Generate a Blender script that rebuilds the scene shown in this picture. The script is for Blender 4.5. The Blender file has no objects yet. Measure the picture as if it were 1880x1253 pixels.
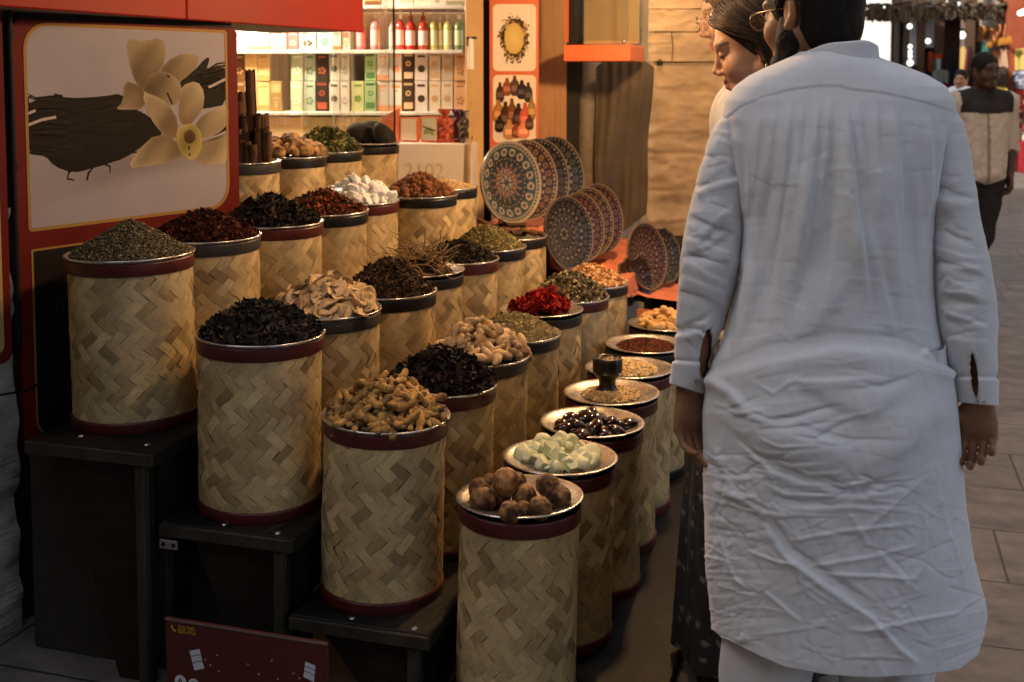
import bpy, math, random
import numpy as np
from mathutils import Matrix, Vector, Euler
random.seed(7); RNG = np.random.default_rng(7)
PI = math.pi
scn = bpy.context.scene
COL = scn.collection
F = 2100.0; PX = 940.0; PY = 287.0; PITCH = math.radians(4.0); CAMH = 1.5
CP, SP = math.cos(PITCH), math.sin(PITCH)

# ------------------------------------------------------------------ survey helpers (photo measurements -> metres)
def ray(u, v):
    x = (u - PX) / F; y = 1.0; z = -(v - PY) / F
    return np.array([x, y * CP + z * SP, -y * SP + z * CP])
def at_d(u, v, Y):
    r = ray(u, v); k = Y / r[1]
    return Vector((r[0] * k, Y, CAMH + r[2] * k))
def at_z(u, v, z):
    r = ray(u, v); k = (z - CAMH) / r[2]
    return Vector((r[0] * k, r[1] * k, z))
def at_plane(u, v, p, n):
    r = ray(u, v); o = np.array([0, 0, CAMH])
    k = np.dot(np.array(p) - o, n) / np.dot(r, n)
    q = o + r * k
    return Vector(q)
def proj(P):
    P = np.asarray(P, float)
    x = P[..., 0]; y = P[..., 1]; z = P[..., 2] - CAMH
    yc = y * CP - z * SP; zc = y * SP + z * CP
    return PX + F * x / yc, PY - F * zc / yc

# ------------------------------------------------------------------ materials
def pm(name, col=(.5, .5, .5), rough=.6, metal=0.0, var=.18, scale=9.0, bump=0.0, bscale=80.0, attr=False,
       coat=0.0, trans=0.0, ior=1.45, sheen=0.0, sss=0.0, emit=None, estr=0.0, alpha=1.0, stretch=(1, 1, 1), rvar=.12, spec=.5, bdist=.01):
    m = bpy.data.materials.new(name); m.use_nodes = True
    nt = m.node_tree; N = nt.nodes; L = nt.links
    b = N['Principled BSDF']
    b.inputs['Roughness'].default_value = rough
    b.inputs['Metallic'].default_value = metal
    b.inputs['Coat Weight'].default_value = coat
    b.inputs['Transmission Weight'].default_value = trans
    b.inputs['IOR'].default_value = ior
    b.inputs['Sheen Weight'].default_value = sheen
    b.inputs['Specular IOR Level'].default_value = spec
    if sss:
        b.inputs['Subsurface Weight'].default_value = sss
        b.inputs['Subsurface Radius'].default_value = (.012, .005, .003)
    b.inputs['Alpha'].default_value = alpha
    tc = N.new('ShaderNodeTexCoord'); mp = N.new('ShaderNodeMapping'); mp.inputs['Scale'].default_value = stretch
    L.new(tc.outputs['Object'], mp.inputs['Vector'])
    nz = N.new('ShaderNodeTexNoise'); nz.inputs['Scale'].default_value = scale; nz.inputs['Detail'].default_value = 6
    nz.inputs['Roughness'].default_value = .6
    L.new(mp.outputs['Vector'], nz.inputs['Vector'])
    mr = N.new('ShaderNodeMapRange'); mr.inputs['From Min'].default_value = .25; mr.inputs['From Max'].default_value = .75
    mr.inputs['To Min'].default_value = 1 - var; mr.inputs['To Max'].default_value = 1 + var
    L.new(nz.outputs['Fac'], mr.inputs['Value'])
    mx = N.new('ShaderNodeMix'); mx.data_type = 'RGBA'; mx.blend_type = 'MULTIPLY'; mx.inputs['Factor'].default_value = 1
    if attr:
        at = N.new('ShaderNodeAttribute'); at.attribute_name = 'Col'
        L.new(at.outputs['Color'], mx.inputs[6])
    else:
        mx.inputs[6].default_value = (*col, 1)
    L.new(mr.outputs['Result'], mx.inputs[7])
    L.new(mx.outputs[2], b.inputs['Base Color'])
    if rvar:
        r2 = N.new('ShaderNodeMapRange'); r2.inputs['To Min'].default_value = max(0, rough - rvar); r2.inputs['To Max'].default_value = min(1, rough + rvar)
        L.new(nz.outputs['Fac'], r2.inputs['Value']); L.new(r2.outputs['Result'], b.inputs['Roughness'])
    if bump:
        n2 = N.new('ShaderNodeTexNoise'); n2.inputs['Scale'].default_value = bscale; n2.inputs['Detail'].default_value = 5
        L.new(mp.outputs['Vector'], n2.inputs['Vector'])
        bp = N.new('ShaderNodeBump'); bp.inputs['Strength'].default_value = bump; bp.inputs['Distance'].default_value = bdist
        L.new(n2.outputs['Fac'], bp.inputs['Height']); L.new(bp.outputs['Normal'], b.inputs['Normal'])
    if emit:
        b.inputs['Emission Color'].default_value = (*emit, 1); b.inputs['Emission Strength'].default_value = estr
    return m

def weave_mat():
    m = bpy.data.materials.new('bamboo_strip'); m.use_nodes = True
    nt = m.node_tree; N = nt.nodes; L = nt.links; b = N['Principled BSDF']
    b.inputs['Roughness'].default_value = .42; b.inputs['Specular IOR Level'].default_value = .35
    at = N.new('ShaderNodeAttribute'); at.attribute_name = 'Col'
    uv = N.new('ShaderNodeUVMap'); uv.uv_map = 'UVMap'
    mp = N.new('ShaderNodeMapping'); mp.inputs['Scale'].default_value = (1.1, 16, 1)
    L.new(uv.outputs['UV'], mp.inputs['Vector'])
    nz = N.new('ShaderNodeTexNoise'); nz.inputs['Scale'].default_value = 1.0; nz.inputs['Detail'].default_value = 4
    L.new(mp.outputs['Vector'], nz.inputs['Vector'])
    mr = N.new('ShaderNodeMapRange'); mr.inputs['From Min'].default_value = .3; mr.inputs['From Max'].default_value = .7
    mr.inputs['To Min'].default_value = .62; mr.inputs['To Max'].default_value = 1.2
    L.new(nz.outputs['Fac'], mr.inputs['Value'])
    tc = N.new('ShaderNodeTexCoord'); n3 = N.new('ShaderNodeTexNoise'); n3.inputs['Scale'].default_value = 7; n3.inputs['Detail'].default_value = 3
    oi = N.new('ShaderNodeObjectInfo'); va = N.new('ShaderNodeVectorMath'); va.operation = 'ADD'
    L.new(tc.outputs['Object'], va.inputs[0]); L.new(oi.outputs['Location'], va.inputs[1]); L.new(va.outputs[0], n3.inputs['Vector'])
    m3 = N.new('ShaderNodeMapRange'); m3.inputs['From Min'].default_value = .3; m3.inputs['From Max'].default_value = .7
    m3.inputs['To Min'].default_value = .82; m3.inputs['To Max'].default_value = 1.12
    L.new(n3.outputs['Fac'], m3.inputs['Value'])
    mu = N.new('ShaderNodeMath'); mu.operation = 'MULTIPLY'; L.new(mr.outputs['Result'], mu.inputs[0]); L.new(m3.outputs['Result'], mu.inputs[1])
    mx = N.new('ShaderNodeMix'); mx.data_type = 'RGBA'; mx.blend_type = 'MULTIPLY'; mx.inputs['Factor'].default_value = 1
    L.new(at.outputs['Color'], mx.inputs[6]); L.new(mu.outputs[0], mx.inputs[7])
    L.new(mx.outputs[2], b.inputs['Base Color'])
    bp = N.new('ShaderNodeBump'); bp.inputs['Strength'].default_value = .35; bp.inputs['Distance'].default_value = .002
    L.new(nz.outputs['Fac'], bp.inputs['Height']); L.new(bp.outputs['Normal'], b.inputs['Normal'])
    return m

M = {}
M['bamboo'] = weave_mat()
M['maroon'] = pm('maroon_band', (.075, .010, .009), .42, var=.35, scale=14, bump=.08)
M['black'] = pm('black_band', (.007, .0065, .006), .42, var=.4, scale=14, bump=.08)
M['grey'] = pm('grey_band', (.038, .036, .033), .45, var=.3, scale=14, bump=.08)
M['steel'] = pm('steel_tray', (.62, .60, .57), .28, metal=.92, var=.12, scale=25, bump=.05, bscale=60)
M['spice'] = pm('spice_pieces', attr=True, rough=.75, var=.25, scale=120, bump=.25, bscale=300, spec=.25)
M['gloss'] = pm('glossy_seed', attr=True, rough=.18, var=.2, scale=40, coat=.5)
M['lime'] = pm('dried_lime_skin', attr=True, rough=.5, var=.9, scale=4.5, bump=.7, bscale=6, spec=.3, bdist=.006)
M['piece'] = pm('dried_piece', attr=True, rough=.72, var=.5, scale=6, bump=.45, bscale=14, spec=.25, bdist=.004)
M['chalk'] = pm('alum_lump', (.74, .77, .50), .55, var=.18, scale=30, bump=.2, bscale=90, sss=.15)
M['crystal'] = pm('white_crystal', (.82, .84, .86), .3, var=.08, scale=30, bump=.15, bscale=60, sss=.3)
M['resin'] = pm('amber_resin', (.62, .40, .17), .35, var=.35, scale=40, bump=.3, bscale=90, sss=.2)
M['red'] = pm('red_painted_board', (.26, .014, .009), .5, var=.2, scale=3, bump=.03, bscale=20, coat=.0, spec=.14)
M['darkred'] = pm('dark_red_frame', (.13, .012, .008), .55, var=.25, scale=4, bump=.03, spec=.12)
M['greysoffit'] = pm('grey_soffit', (.2, .18, .165), .6, var=.2, scale=4)
M['print'] = pm('printed_vinyl', attr=True, rough=.6, var=.08, scale=6, bump=.04, bscale=8, spec=.12)
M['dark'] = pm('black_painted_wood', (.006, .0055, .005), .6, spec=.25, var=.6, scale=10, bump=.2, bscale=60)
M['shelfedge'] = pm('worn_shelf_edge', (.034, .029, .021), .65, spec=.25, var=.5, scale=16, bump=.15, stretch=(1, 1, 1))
M['darkwood'] = pm('stained_board', (.015, .0115, .008), .65, spec=.25, var=.5, scale=6, bump=.2, stretch=(1, 1, 6))
M['wood'] = pm('honey_wood', (.34, .17, .06), .5, var=.25, scale=5, bump=.1, stretch=(8, 8, .7))
M['cream'] = pm('cream_paint', (.58, .40, .20), .5, var=.14, scale=4, bump=.05)
M['white'] = pm('white_laminate', (.78, .74, .68), .4, var=.07, scale=4)
M['orange'] = pm('orange_laminate', (.62, .14, .05), .4, var=.1, scale=5)
M['cloth_o'] = pm('orange_cloth', (.55, .17, .085), .8, var=.25, scale=9, bump=.3, bscale=25)
M['paper'] = pm('brown_wrapping_paper', (.36, .265, .16), .7, var=.25, scale=6, bump=.35, bscale=14)
M['drape'] = pm('dark_olive_cloth', (.075, .06, .04), .85, var=.3, scale=8, bump=.3, bscale=40)
M['pipe'] = pm('grey_pipe', (.19, .165, .14), .7, var=.3, scale=30, bump=.3, bscale=90)
M['stone'] = pm('stained_plaster', (.26, .255, .24), .9, var=.75, scale=7, bump=.9, bscale=22)
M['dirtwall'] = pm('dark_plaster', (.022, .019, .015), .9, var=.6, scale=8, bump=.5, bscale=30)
M['plaster'] = pm('sand_plaster', (.42, .33, .23), .9, var=.2, scale=3, bump=.3, bscale=20)
M['shopwall'] = pm('shop_wall_paint', (.7, .58, .44), .7, var=.08, scale=2)
M['ceil'] = pm('ceiling_paint', (.55, .48, .4), .8, var=.1, scale=2)
M['item'] = pm('printed_card', attr=True, rough=.5, var=.06, scale=20, spec=.35)
M['liquid'] = pm('bottle_plastic', attr=True, rough=.2, var=.08, scale=12, trans=.25, coat=.3)
M['ceramic'] = pm('painted_ceramic', attr=True, rough=.4, var=.15, scale=40, coat=.08, spec=.3)
M['blackwood'] = pm('black_turned_wood', (.012, .01, .009), .3, var=.4, scale=20)
M['metal'] = pm('dull_metal', (.45, .45, .45), .35, metal=1, var=.15)
M['gold'] = pm('gold_wire', (.45, .33, .2), .3, metal=1, var=.1)
M['fabric'] = pm('patterned_fabric', attr=True, rough=.85, var=.2, scale=30, bump=.2, bscale=60)
def skin(name, col): return pm(name, col, .48, attr=True, var=.14, scale=35, bump=.06, bscale=260, sss=.12, spec=.4)
M['skin'] = skin('skin', (1, 1, 1))
M['hair'] = pm('black_hair', (.010, .0075, .0065), .6, var=.5, scale=30, bump=.5, bscale=60, stretch=(6, 6, 1), spec=.18)
M['brownhair'] = pm('dark_brown_hair', attr=True, rough=.45, var=.4, scale=60, spec=.3)

def glass_mat(name, tint=(.9, .95, .93), mix=.12):
    m = bpy.data.materials.new(name); m.use_nodes = True
    nt = m.node_tree; N = nt.nodes; L = nt.links
    N.remove(N['Principled BSDF']); out = N['Material Output']
    t = N.new('ShaderNodeBsdfTransparent'); t.inputs['Color'].default_value = (*tint, 1)
    g = N.new('ShaderNodeBsdfGlossy'); g.inputs['Roughness'].default_value = .04
    nz = N.new('ShaderNodeTexNoise'); nz.inputs['Scale'].default_value = 3
    mr = N.new('ShaderNodeMapRange'); mr.inputs['To Min'].default_value = mix * .5; mr.inputs['To Max'].default_value = mix * 1.5
    L.new(nz.outputs['Fac'], mr.inputs['Value'])
    ms = N.new('ShaderNodeMixShader'); L.new(mr.outputs['Result'], ms.inputs['Fac']); L.new(t.outputs[0], ms.inputs[1]); L.new(g.outputs[0], ms.inputs[2])
    L.new(ms.outputs[0], out.inputs['Surface'])
    return m
M['glass'] = glass_mat('clear_glass')
def film_mat():
    m = bpy.data.materials.new('milky_plastic_film'); m.use_nodes = True
    nt = m.node_tree; N = nt.nodes; L = nt.links
    N.remove(N['Principled BSDF']); out = N['Material Output']
    t = N.new('ShaderNodeBsdfTransparent'); t.inputs['Color'].default_value = (1, .97, .94, 1)
    g = N.new('ShaderNodeBsdfPrincipled'); g.inputs['Base Color'].default_value = (.85, .68, .58, 1); g.inputs['Roughness'].default_value = .25
    nz = N.new('ShaderNodeTexNoise'); nz.inputs['Scale'].default_value = 5
    tc = N.new('ShaderNodeTexCoord'); mp = N.new('ShaderNodeMapping'); mp.inputs['Scale'].default_value = (8, 8, .6)
    L.new(tc.outputs['Object'], mp.inputs[0]); L.new(mp.outputs[0], nz.inputs[0])
    mr = N.new('ShaderNodeMapRange'); mr.inputs['To Min'].default_value = .05; mr.inputs['To Max'].default_value = .5
    L.new(nz.outputs['Fac'], mr.inputs['Value'])
    ms = N.new('ShaderNodeMixShader'); L.new(mr.outputs['Result'], ms.inputs['Fac']); L.new(t.outputs[0], ms.inputs[1]); L.new(g.outputs[0], ms.inputs[2])
    L.new(ms.outputs[0], out.inputs['Surface'])
    return m
M['film'] = film_mat()

# ------------------------------------------------------------------ mesh building
def link(o, parent=None):
    COL.objects.link(o)
    if parent is not None: o.parent = parent
    return o
def mesh_np(name, V, faces, mat, col=None, smooth=False, parent=None, uv=None, local=None):
    """V (n,3); faces (m,k) array or list; col (n,3) per vertex; local: parent's matrix, V given in world space"""
    me = bpy.data.meshes.new(name)
    V = np.asarray(V, np.float32)
    if local is not None:
        mi = np.array(local.inverted()); V = (V @ mi[:3, :3].T + mi[:3, 3]).astype(np.float32)
    if isinstance(faces, np.ndarray):
        nf, k = faces.shape
        me.vertices.add(len(V)); me.vertices.foreach_set('co', V.ravel())
        me.loops.add(nf * k); me.loops.foreach_set('vertex_index', faces.astype(np.int32).ravel())
        me.polygons.add(nf); me.polygons.foreach_set('loop_start', np.arange(0, nf * k, k, dtype=np.int32))
        me.update(calc_edges=True)
    else:
        me.from_pydata([tuple(map(float, p)) for p in V], [], faces)
    me.validate()
    if col is not None:
        a = me.color_attributes.new('Col', 'FLOAT_COLOR', 'POINT')
        c = np.ones((len(V), 4), np.float32); c[:, :3] = col
        a.data.foreach_set('color', c.ravel())
    if uv is not None:
        ul = me.uv_layers.new(name='UVMap')
        li = np.empty(len(me.loops), np.int32); me.loops.foreach_get('vertex_index', li)
        ul.data.foreach_set('uv', np.asarray(uv, np.float32)[li].ravel())
    if smooth: me.polygons.foreach_set('use_smooth', [True] * len(me.polygons))
    if isinstance(mat, str): mat = M[mat]
    if mat is not None: me.materials.append(mat)
    o = bpy.data.objects.new(name, me)
    return link(o, parent)

class MB:
    def __init__(s): s.v = []; s.f = []; s.c = []
    def add(s, V, Fc, col=(.5, .5, .5)):
        n = len(s.v); s.v += [tuple(p) for p in V]; s.f += [tuple(i + n for i in f) for f in Fc]
        if isinstance(col, (list, np.ndarray)) and len(col) == len(V) and not np.isscalar(col[0]): s.c += [tuple(c) for c in col]
        else: s.c += [tuple(col)] * len(V)
        return s
    def box(s, c, d, rz=0, col=(.5, .5, .5), bev=0.0, R=None):
        hx, hy, hz = d[0] / 2, d[1] / 2, d[2] / 2
        if bev <= 0:
            V = [(x, y, z) for x in (-hx, hx) for y in (-hy, hy) for z in (-hz, hz)]
            Fc = [(0, 1, 3, 2), (4, 6, 7, 5), (0, 4, 5, 1), (2, 3, 7, 6), (0, 2, 6, 4), (1, 5, 7, 3)]
        else:
            b = min(bev, hx * .9, hy * .9, hz * .9); V = []; idx = {}
            for sx in (-1, 1):
                for sy in (-1, 1):
                    for sz in (-1, 1):
                        for ax in range(3):
                            p = [sx * (hx - b), sy * (hy - b), sz * (hz - b)]
                            p[ax] = (sx * hx, sy * hy, sz * hz)[ax]
                            idx[(sx, sy, sz, ax)] = len(V); V.append(tuple(p))
            Fc = []
            for ax in range(3):
                for sg in (-1, 1):
                    o = [a for a in range(3) if a != ax]; q = []
                    for (p, r) in ((-1, -1), (1, -1), (1, 1), (-1, 1)):
                        k = [0, 0, 0]; k[ax] = sg; k[o[0]] = p; k[o[1]] = r; q.append(idx[(*k, ax)])
                    flip = (sg > 0) == (ax == 1)
                    Fc.append(tuple(q[::-1]) if flip else tuple(q))
            for ax in range(3):      # edges parallel to ax
                o = [a for a in range(3) if a != ax]
                for p in (-1, 1):
                    for r in (-1, 1):
                        q = []
                        for (e, fa) in ((-1, o[0]), (1, o[0]), (1, o[1]), (-1, o[1])):
                            k = [0, 0, 0]; k[ax] = e; k[o[0]] = p; k[o[1]] = r; q.append(idx[(*k, fa)])
                        Fc.append(tuple(q))
            for sx in (-1, 1):
                for sy in (-1, 1):
                    for sz in (-1, 1): Fc.append(tuple(idx[(sx, sy, sz, a)] for a in range(3)))
        Mx = (R if R is not None else Matrix.Rotation(rz, 3, 'Z'))
        V = [tuple(Mx @ Vector(p) + Vector(c)) for p in V]
        return s.add(V, Fc, col)
    def tube(s, pts, rad, n=8, col=(.5, .5, .5), cap=True):
        pts = [Vector(p) for p in pts]; k = len(pts)
        if np.isscalar(rad): rad = [rad] * k
        up = Vector((0, 0, 1)); V = []
        prev = None
        for i, p in enumerate(pts):
            t = (pts[min(i + 1, k - 1)] - pts[max(i - 1, 0)]).normalized()
            if prev is None:
                a = t.cross(up)
                if a.length < .05: a = t.cross(Vector((1, 0, 0)))
            else: a = prev - t * prev.dot(t)
            a.normalize(); prev = a; b = t.cross(a)
            for j in range(n):
                an = 2 * PI * j / n
                V.append(tuple(p + (a * math.cos(an) + b * math.sin(an)) * rad[i]))
        Fc = [(i * n + j, i * n + (j + 1) % n, (i + 1) * n + (j + 1) % n, (i + 1) * n + j) for i in range(k - 1) for j in range(n)]
        if cap: Fc += [tuple(range(n))[::-1], tuple(range((k - 1) * n, k * n))]
        return s.add(V, Fc, col)
    def lathe(s, prof, n=32, c=(0, 0, 0), col=(.5, .5, .5), cap=False):
        V = []; 
        for (r, z) in prof:
            for j in range(n):
                a = 2 * PI * j / n; V.append((c[0] + r * math.cos(a), c[1] + r * math.sin(a), c[2] + z))
        k = len(prof)
        Fc = [(i * n + j, i * n + (j + 1) % n, (i + 1) * n + (j + 1) % n, (i + 1) * n + j) for i in range(k - 1) for j in range(n)]
        if cap: Fc += [tuple(range(n))[::-1], tuple(range((k - 1) * n, k * n))]
        return s.add(V, Fc, col)
    def build(s, name, mat, parent=None, smooth=False, local=None):
        return mesh_np(name, np.array(s.v), s.f, mat, np.array(s.c), smooth, parent, local=local)

def shade_auto(o, ang=40):
    me = o.data
    me.polygons.foreach_set('use_smooth', [True] * len(me.polygons))
    try: me.set_sharp_from_angle(angle=math.radians(ang))
    except Exception: pass
    return o

def tag(o, label=None, cat=None, group=None, kind=None):
    if label: o['label'] = label
    if cat: o['category'] = cat
    if group: o['group'] = group
    if kind: o['kind'] = kind
    return o
def thing(name, label, cat, loc=(0, 0, 0), rotz=0.0, group=None, rot=None):
    o = bpy.data.objects.new(name, None); o.empty_display_size = .05
    o.location = loc; o.rotation_euler = rot if rot is not None else (0, 0, rotz)
    COL.objects.link(o); tag(o, label, cat, group)
    return o
def mat_of(o): return Matrix.LocRotScale(o.location, o.rotation_euler, o.scale)

# value noise / fbm in numpy
_lat = RNG.random((64, 64, 64))
def vnoise(P):
    P = np.asarray(P, float); i = np.floor(P).astype(int); f = P - i; f = f * f * (3 - 2 * f)
    def g(dx, dy, dz): return _lat[(i[..., 0] + dx) & 63, (i[..., 1] + dy) & 63, (i[..., 2] + dz) & 63]
    fx, fy, fz = f[..., 0], f[..., 1], f[..., 2]
    x00 = g(0, 0, 0) * (1 - fx) + g(1, 0, 0) * fx; x10 = g(0, 1, 0) * (1 - fx) + g(1, 1, 0) * fx
    x01 = g(0, 0, 1) * (1 - fx) + g(1, 0, 1) * fx; x11 = g(0, 1, 1) * (1 - fx) + g(1, 1, 1) * fx
    return (x00 * (1 - fy) + x10 * fy) * (1 - fz) + (x01 * (1 - fy) + x11 * fy) * fz - .5
def fbm(P, oct=4, gain=.5):
    P = np.asarray(P, float); s = 0; a = 1
    for k in range(oct): s = s + a * vnoise(P * 2 ** k + 17.3 * k); a *= gain
    return s

# ------------------------------------------------------------------ implicit bodies (smooth union of tapered limbs, surface nets)
class SDF:
    def __init__(s, lo, hi, res):
        s.lo = np.array(lo, float); s.res = res
        s.n = np.ceil((np.array(hi) - s.lo) / res).astype(int) + 1
        s.a = np.full(s.n, .06, np.float32)
    def _blk(s, lo, hi):
        i0 = np.maximum(0, np.floor((lo - s.lo) / s.res).astype(int)); i1 = np.minimum(s.n, np.ceil((hi - s.lo) / s.res).astype(int) + 1)
        if np.any(i1 <= i0): return None, None
        sl = tuple(slice(a, b) for a, b in zip(i0, i1))
        ax = [s.lo[d] + s.res * np.arange(i0[d], i1[d]) for d in range(3)]
        return sl, np.stack(np.meshgrid(*ax, indexing='ij'), -1)
    def _mix(s, sl, d, k, sub=False):
        A = s.a[sl]
        if sub:
            h = np.clip(.5 - .5 * (A + d) / k, 0, 1); s.a[sl] = A * (1 - h) + (-d) * h + k * h * (1 - h)
        else:
            h = np.clip(.5 + .5 * (d - A) / k, 0, 1); s.a[sl] = d * (1 - h) + A * h - k * h * (1 - h)
    def cap(s, a, b, ra, rb=None, k=.015, sub=False):
        rb = ra if rb is None else rb; a = np.array(a, float); b = np.array(b, float); m = max(ra, rb) + .05
        sl, P = s._blk(np.minimum(a, b) - m, np.maximum(a, b) + m)
        if sl is None: return
        ab = b - a; t = np.clip(((P - a) @ ab) / max(1e-9, ab @ ab), 0, 1)
        d = np.linalg.norm(P - a - t[..., None] * ab, axis=-1) - (ra + (rb - ra) * t)
        s._mix(sl, d, k, sub)
    def ell(s, c, r, k=.015, R=None, sub=False):
        c = np.array(c, float); r = np.array(r, float); m = r.max() + .05
        sl, P = s._blk(c - m, c + m)
        if sl is None: return
        Q = P - c
        if R is not None: Q = Q @ np.array(R)
        k0 = np.linalg.norm(Q / r, axis=-1); k1 = np.linalg.norm(Q / (r * r), axis=-1) + 1e-9
        s._mix(sl, k0 * (k0 - 1) / k1, k, sub)
    def cut(s, p, n):     # remove the half space along n
        p = np.array(p, float); n = np.array(n, float)
        ax = [s.lo[d] + s.res * np.arange(s.n[d]) for d in range(3)]
        d = (ax[0][:, None, None] - p[0]) * n[0] + (ax[1][None, :, None] - p[1]) * n[1] + (ax[2][None, None, :] - p[2]) * n[2]
        s.a = np.maximum(s.a, d.astype(np.float32))
    def mesh(s):
        A = s.a; A = np.pad(A, 1, constant_values=.06); I = A < 0; nx, ny, nz = A.shape
        cs = np.zeros((nx - 1, ny - 1, nz - 1), np.uint8)
        for dx in (0, 1):
            for dy in (0, 1):
                for dz in (0, 1): cs += I[dx:nx - 1 + dx, dy:ny - 1 + dy, dz:nz - 1 + dz]
        act = (cs > 0) & (cs < 8); idx = np.argwhere(act)
        ids = np.full(act.shape, -1, np.int64); ids[act] = np.arange(len(idx))
        acc = np.zeros((len(idx), 3)); cnt = np.zeros(len(idx))
        i, j, k = idx.T
        cor = [(a, b, c) for a in (0, 1) for b in (0, 1) for c in (0, 1)]
        for p in range(8):
            for q in range(p + 1, 8):
                a, b = cor[p], cor[q]
                if sum(abs(x - y) for x, y in zip(a, b)) != 1: continue
                va = A[i + a[0], j + a[1], k + a[2]]; vb = A[i + b[0], j + b[1], k + b[2]]
                c = (va < 0) != (vb < 0); t = np.where(c, va / (va - vb + 1e-12), 0)
                pt = np.array(a)[None] + t[:, None] * (np.array(b) - np.array(a))[None]
                acc[c] += pt[c]; cnt[c] += 1
        V = s.lo + s.res * (idx - 1 + acc / np.maximum(cnt, 1)[:, None])
        Q = []
        for d in range(3):
            sl0 = [slice(1, -1)] * 3; sl1 = [slice(1, -1)] * 3
            sl0[d] = slice(0, -1); sl1[d] = slice(1, None)
            a = I[tuple(sl0)]; b = I[tuple(sl1)]
            e = np.argwhere(a != b)
            off = np.array([1, 1, 1]); off[d] = 0; e0 = e + off
            s0 = a[tuple(e.T)]
            o1, o2 = [x for x in range(3) if x != d]
            u = np.zeros(3, int); w = np.zeros(3, int); u[o1] = 1; w[o2] = 1
            q = np.stack([ids[tuple((e0 - u - w).T)], ids[tuple((e0 - w).T)], ids[tuple(e0.T)], ids[tuple((e0 - u).T)]], 1)
            fl = s0 if d != 1 else ~s0
            q[~fl] = q[~fl][:, ::-1]
            Q.append(q)
        Q = np.concatenate(Q); Q = Q[(Q >= 0).all(1)]
        # light smoothing
        for _ in range(2):
            S = np.zeros_like(V); c = np.zeros(len(V))
            for a, b in ((0, 1), (1, 2), (2, 3), (3, 0)):
                np.add.at(S, Q[:, a], V[Q[:, b]]); np.add.at(c, Q[:, a], 1)
                np.add.at(S, Q[:, b], V[Q[:, a]]); np.add.at(c, Q[:, b], 1)
            V = V * .6 + .4 * S / np.maximum(c, 1)[:, None]
        return V, Q
# ------------------------------------------------------------------ the stall's own frame: x along the rows, y back and up the steps
P0 = at_z(947, 920, .495); P0.z = 0
ANG = math.atan2(.956, .292)
S = Matrix.Translation(P0) @ Matrix.Rotation(ANG, 4, 'Z'); SI = S.inverted()
def W(x, y, z): return S @ Vector((x, y, z))
RD = Vector((math.cos(ANG), math.sin(ANG), 0)); TD = Vector((-RD.y, RD.x, 0))

# ------------------------------------------------------------------ setting: ground and buildings
def ground():
    m = bpy.data.materials.new('stone_paving'); m.use_nodes = True
    nt = m.node_tree; N = nt.nodes; L = nt.links; b = N['Principled BSDF']
    tc = N.new('ShaderNodeTexCoord'); mp = N.new('ShaderNodeMapping')
    mp.inputs['Rotation'].default_value = (0, 0, -ANG + math.radians(90)); mp.inputs['Location'].default_value = (.13, .2, 0)
    L.new(tc.outputs['Object'], mp.inputs[0])
    br = N.new('ShaderNodeTexBrick'); br.inputs['Scale'].default_value = 1
    br.inputs['Brick Width'].default_value = .72; br.offset_frequency = 2; br.squash = .8; br.squash_frequency = 3; br.inputs['Row Height'].default_value = .42; br.inputs['Mortar Size'].default_value = .005
    br.inputs['Mortar Smooth'].default_value = .3
    br.inputs['Color1'].default_value = (.12, .102, .088, 1); br.inputs['Color2'].default_value = (.16, .14, .122, 1); br.inputs['Mortar'].default_value = (.04, .034, .029, 1)
    L.new(mp.outputs[0], br.inputs['Vector'])
    nz = N.new('ShaderNodeTexNoise'); nz.inputs['Scale'].default_value = 5; nz.inputs['Detail'].default_value = 8; nz.inputs['Roughness'].default_value = .65
    m2 = N.new('ShaderNodeMapping'); m2.inputs['Scale'].default_value = (1.4, 1.9, 1); L.new(mp.outputs[0], m2.inputs[0]); L.new(m2.outputs[0], nz.inputs[0])
    mr = N.new('ShaderNodeMapRange'); mr.inputs['From Min'].default_value = .3; mr.inputs['From Max'].default_value = .7; mr.inputs['To Min'].default_value = .5; mr.inputs['To Max'].default_value = 1.45
    L.new(nz.outputs['Fac'], mr.inputs[0])
    mx = N.new('ShaderNodeMix'); mx.data_type = 'RGBA'; mx.blend_type = 'MULTIPLY'; mx.inputs['Factor'].default_value = 1
    L.new(br.outputs['Color'], mx.inputs[6]); L.new(mr.outputs[0], mx.inputs[7]); L.new(mx.outputs[2], b.inputs['Base Color'])
    b.inputs['Roughness'].default_value = .55
    bp = N.new('ShaderNodeBump'); bp.inputs['Strength'].default_value = .5; bp.inputs['Distance'].default_value = .01
    ad = N.new('ShaderNodeMath'); ad.operation = 'MULTIPLY_ADD'; ad.inputs[1].default_value = .6
    iv = N.new('ShaderNodeMath'); iv.operation = 'SUBTRACT'; iv.inputs[0].default_value = 1; L.new(br.outputs['Fac'], iv.inputs[1])
    L.new(nz.outputs['Fac'], ad.inputs[0]); L.new(iv.outputs[0], ad.inputs[2]); L.new(ad.outputs[0], bp.inputs['Height']); L.new(bp.outputs[0], b.inputs['Normal'])
    o = mesh_np('pavement', [(-400, -400, 0), (400, -400, 0), (400, 400, 0), (-400, 400, 0)], [(0, 1, 2, 3)], m)
    tag(o, 'worn brown stone paving of the market alley', 'paving', kind='structure')
ground()

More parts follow.
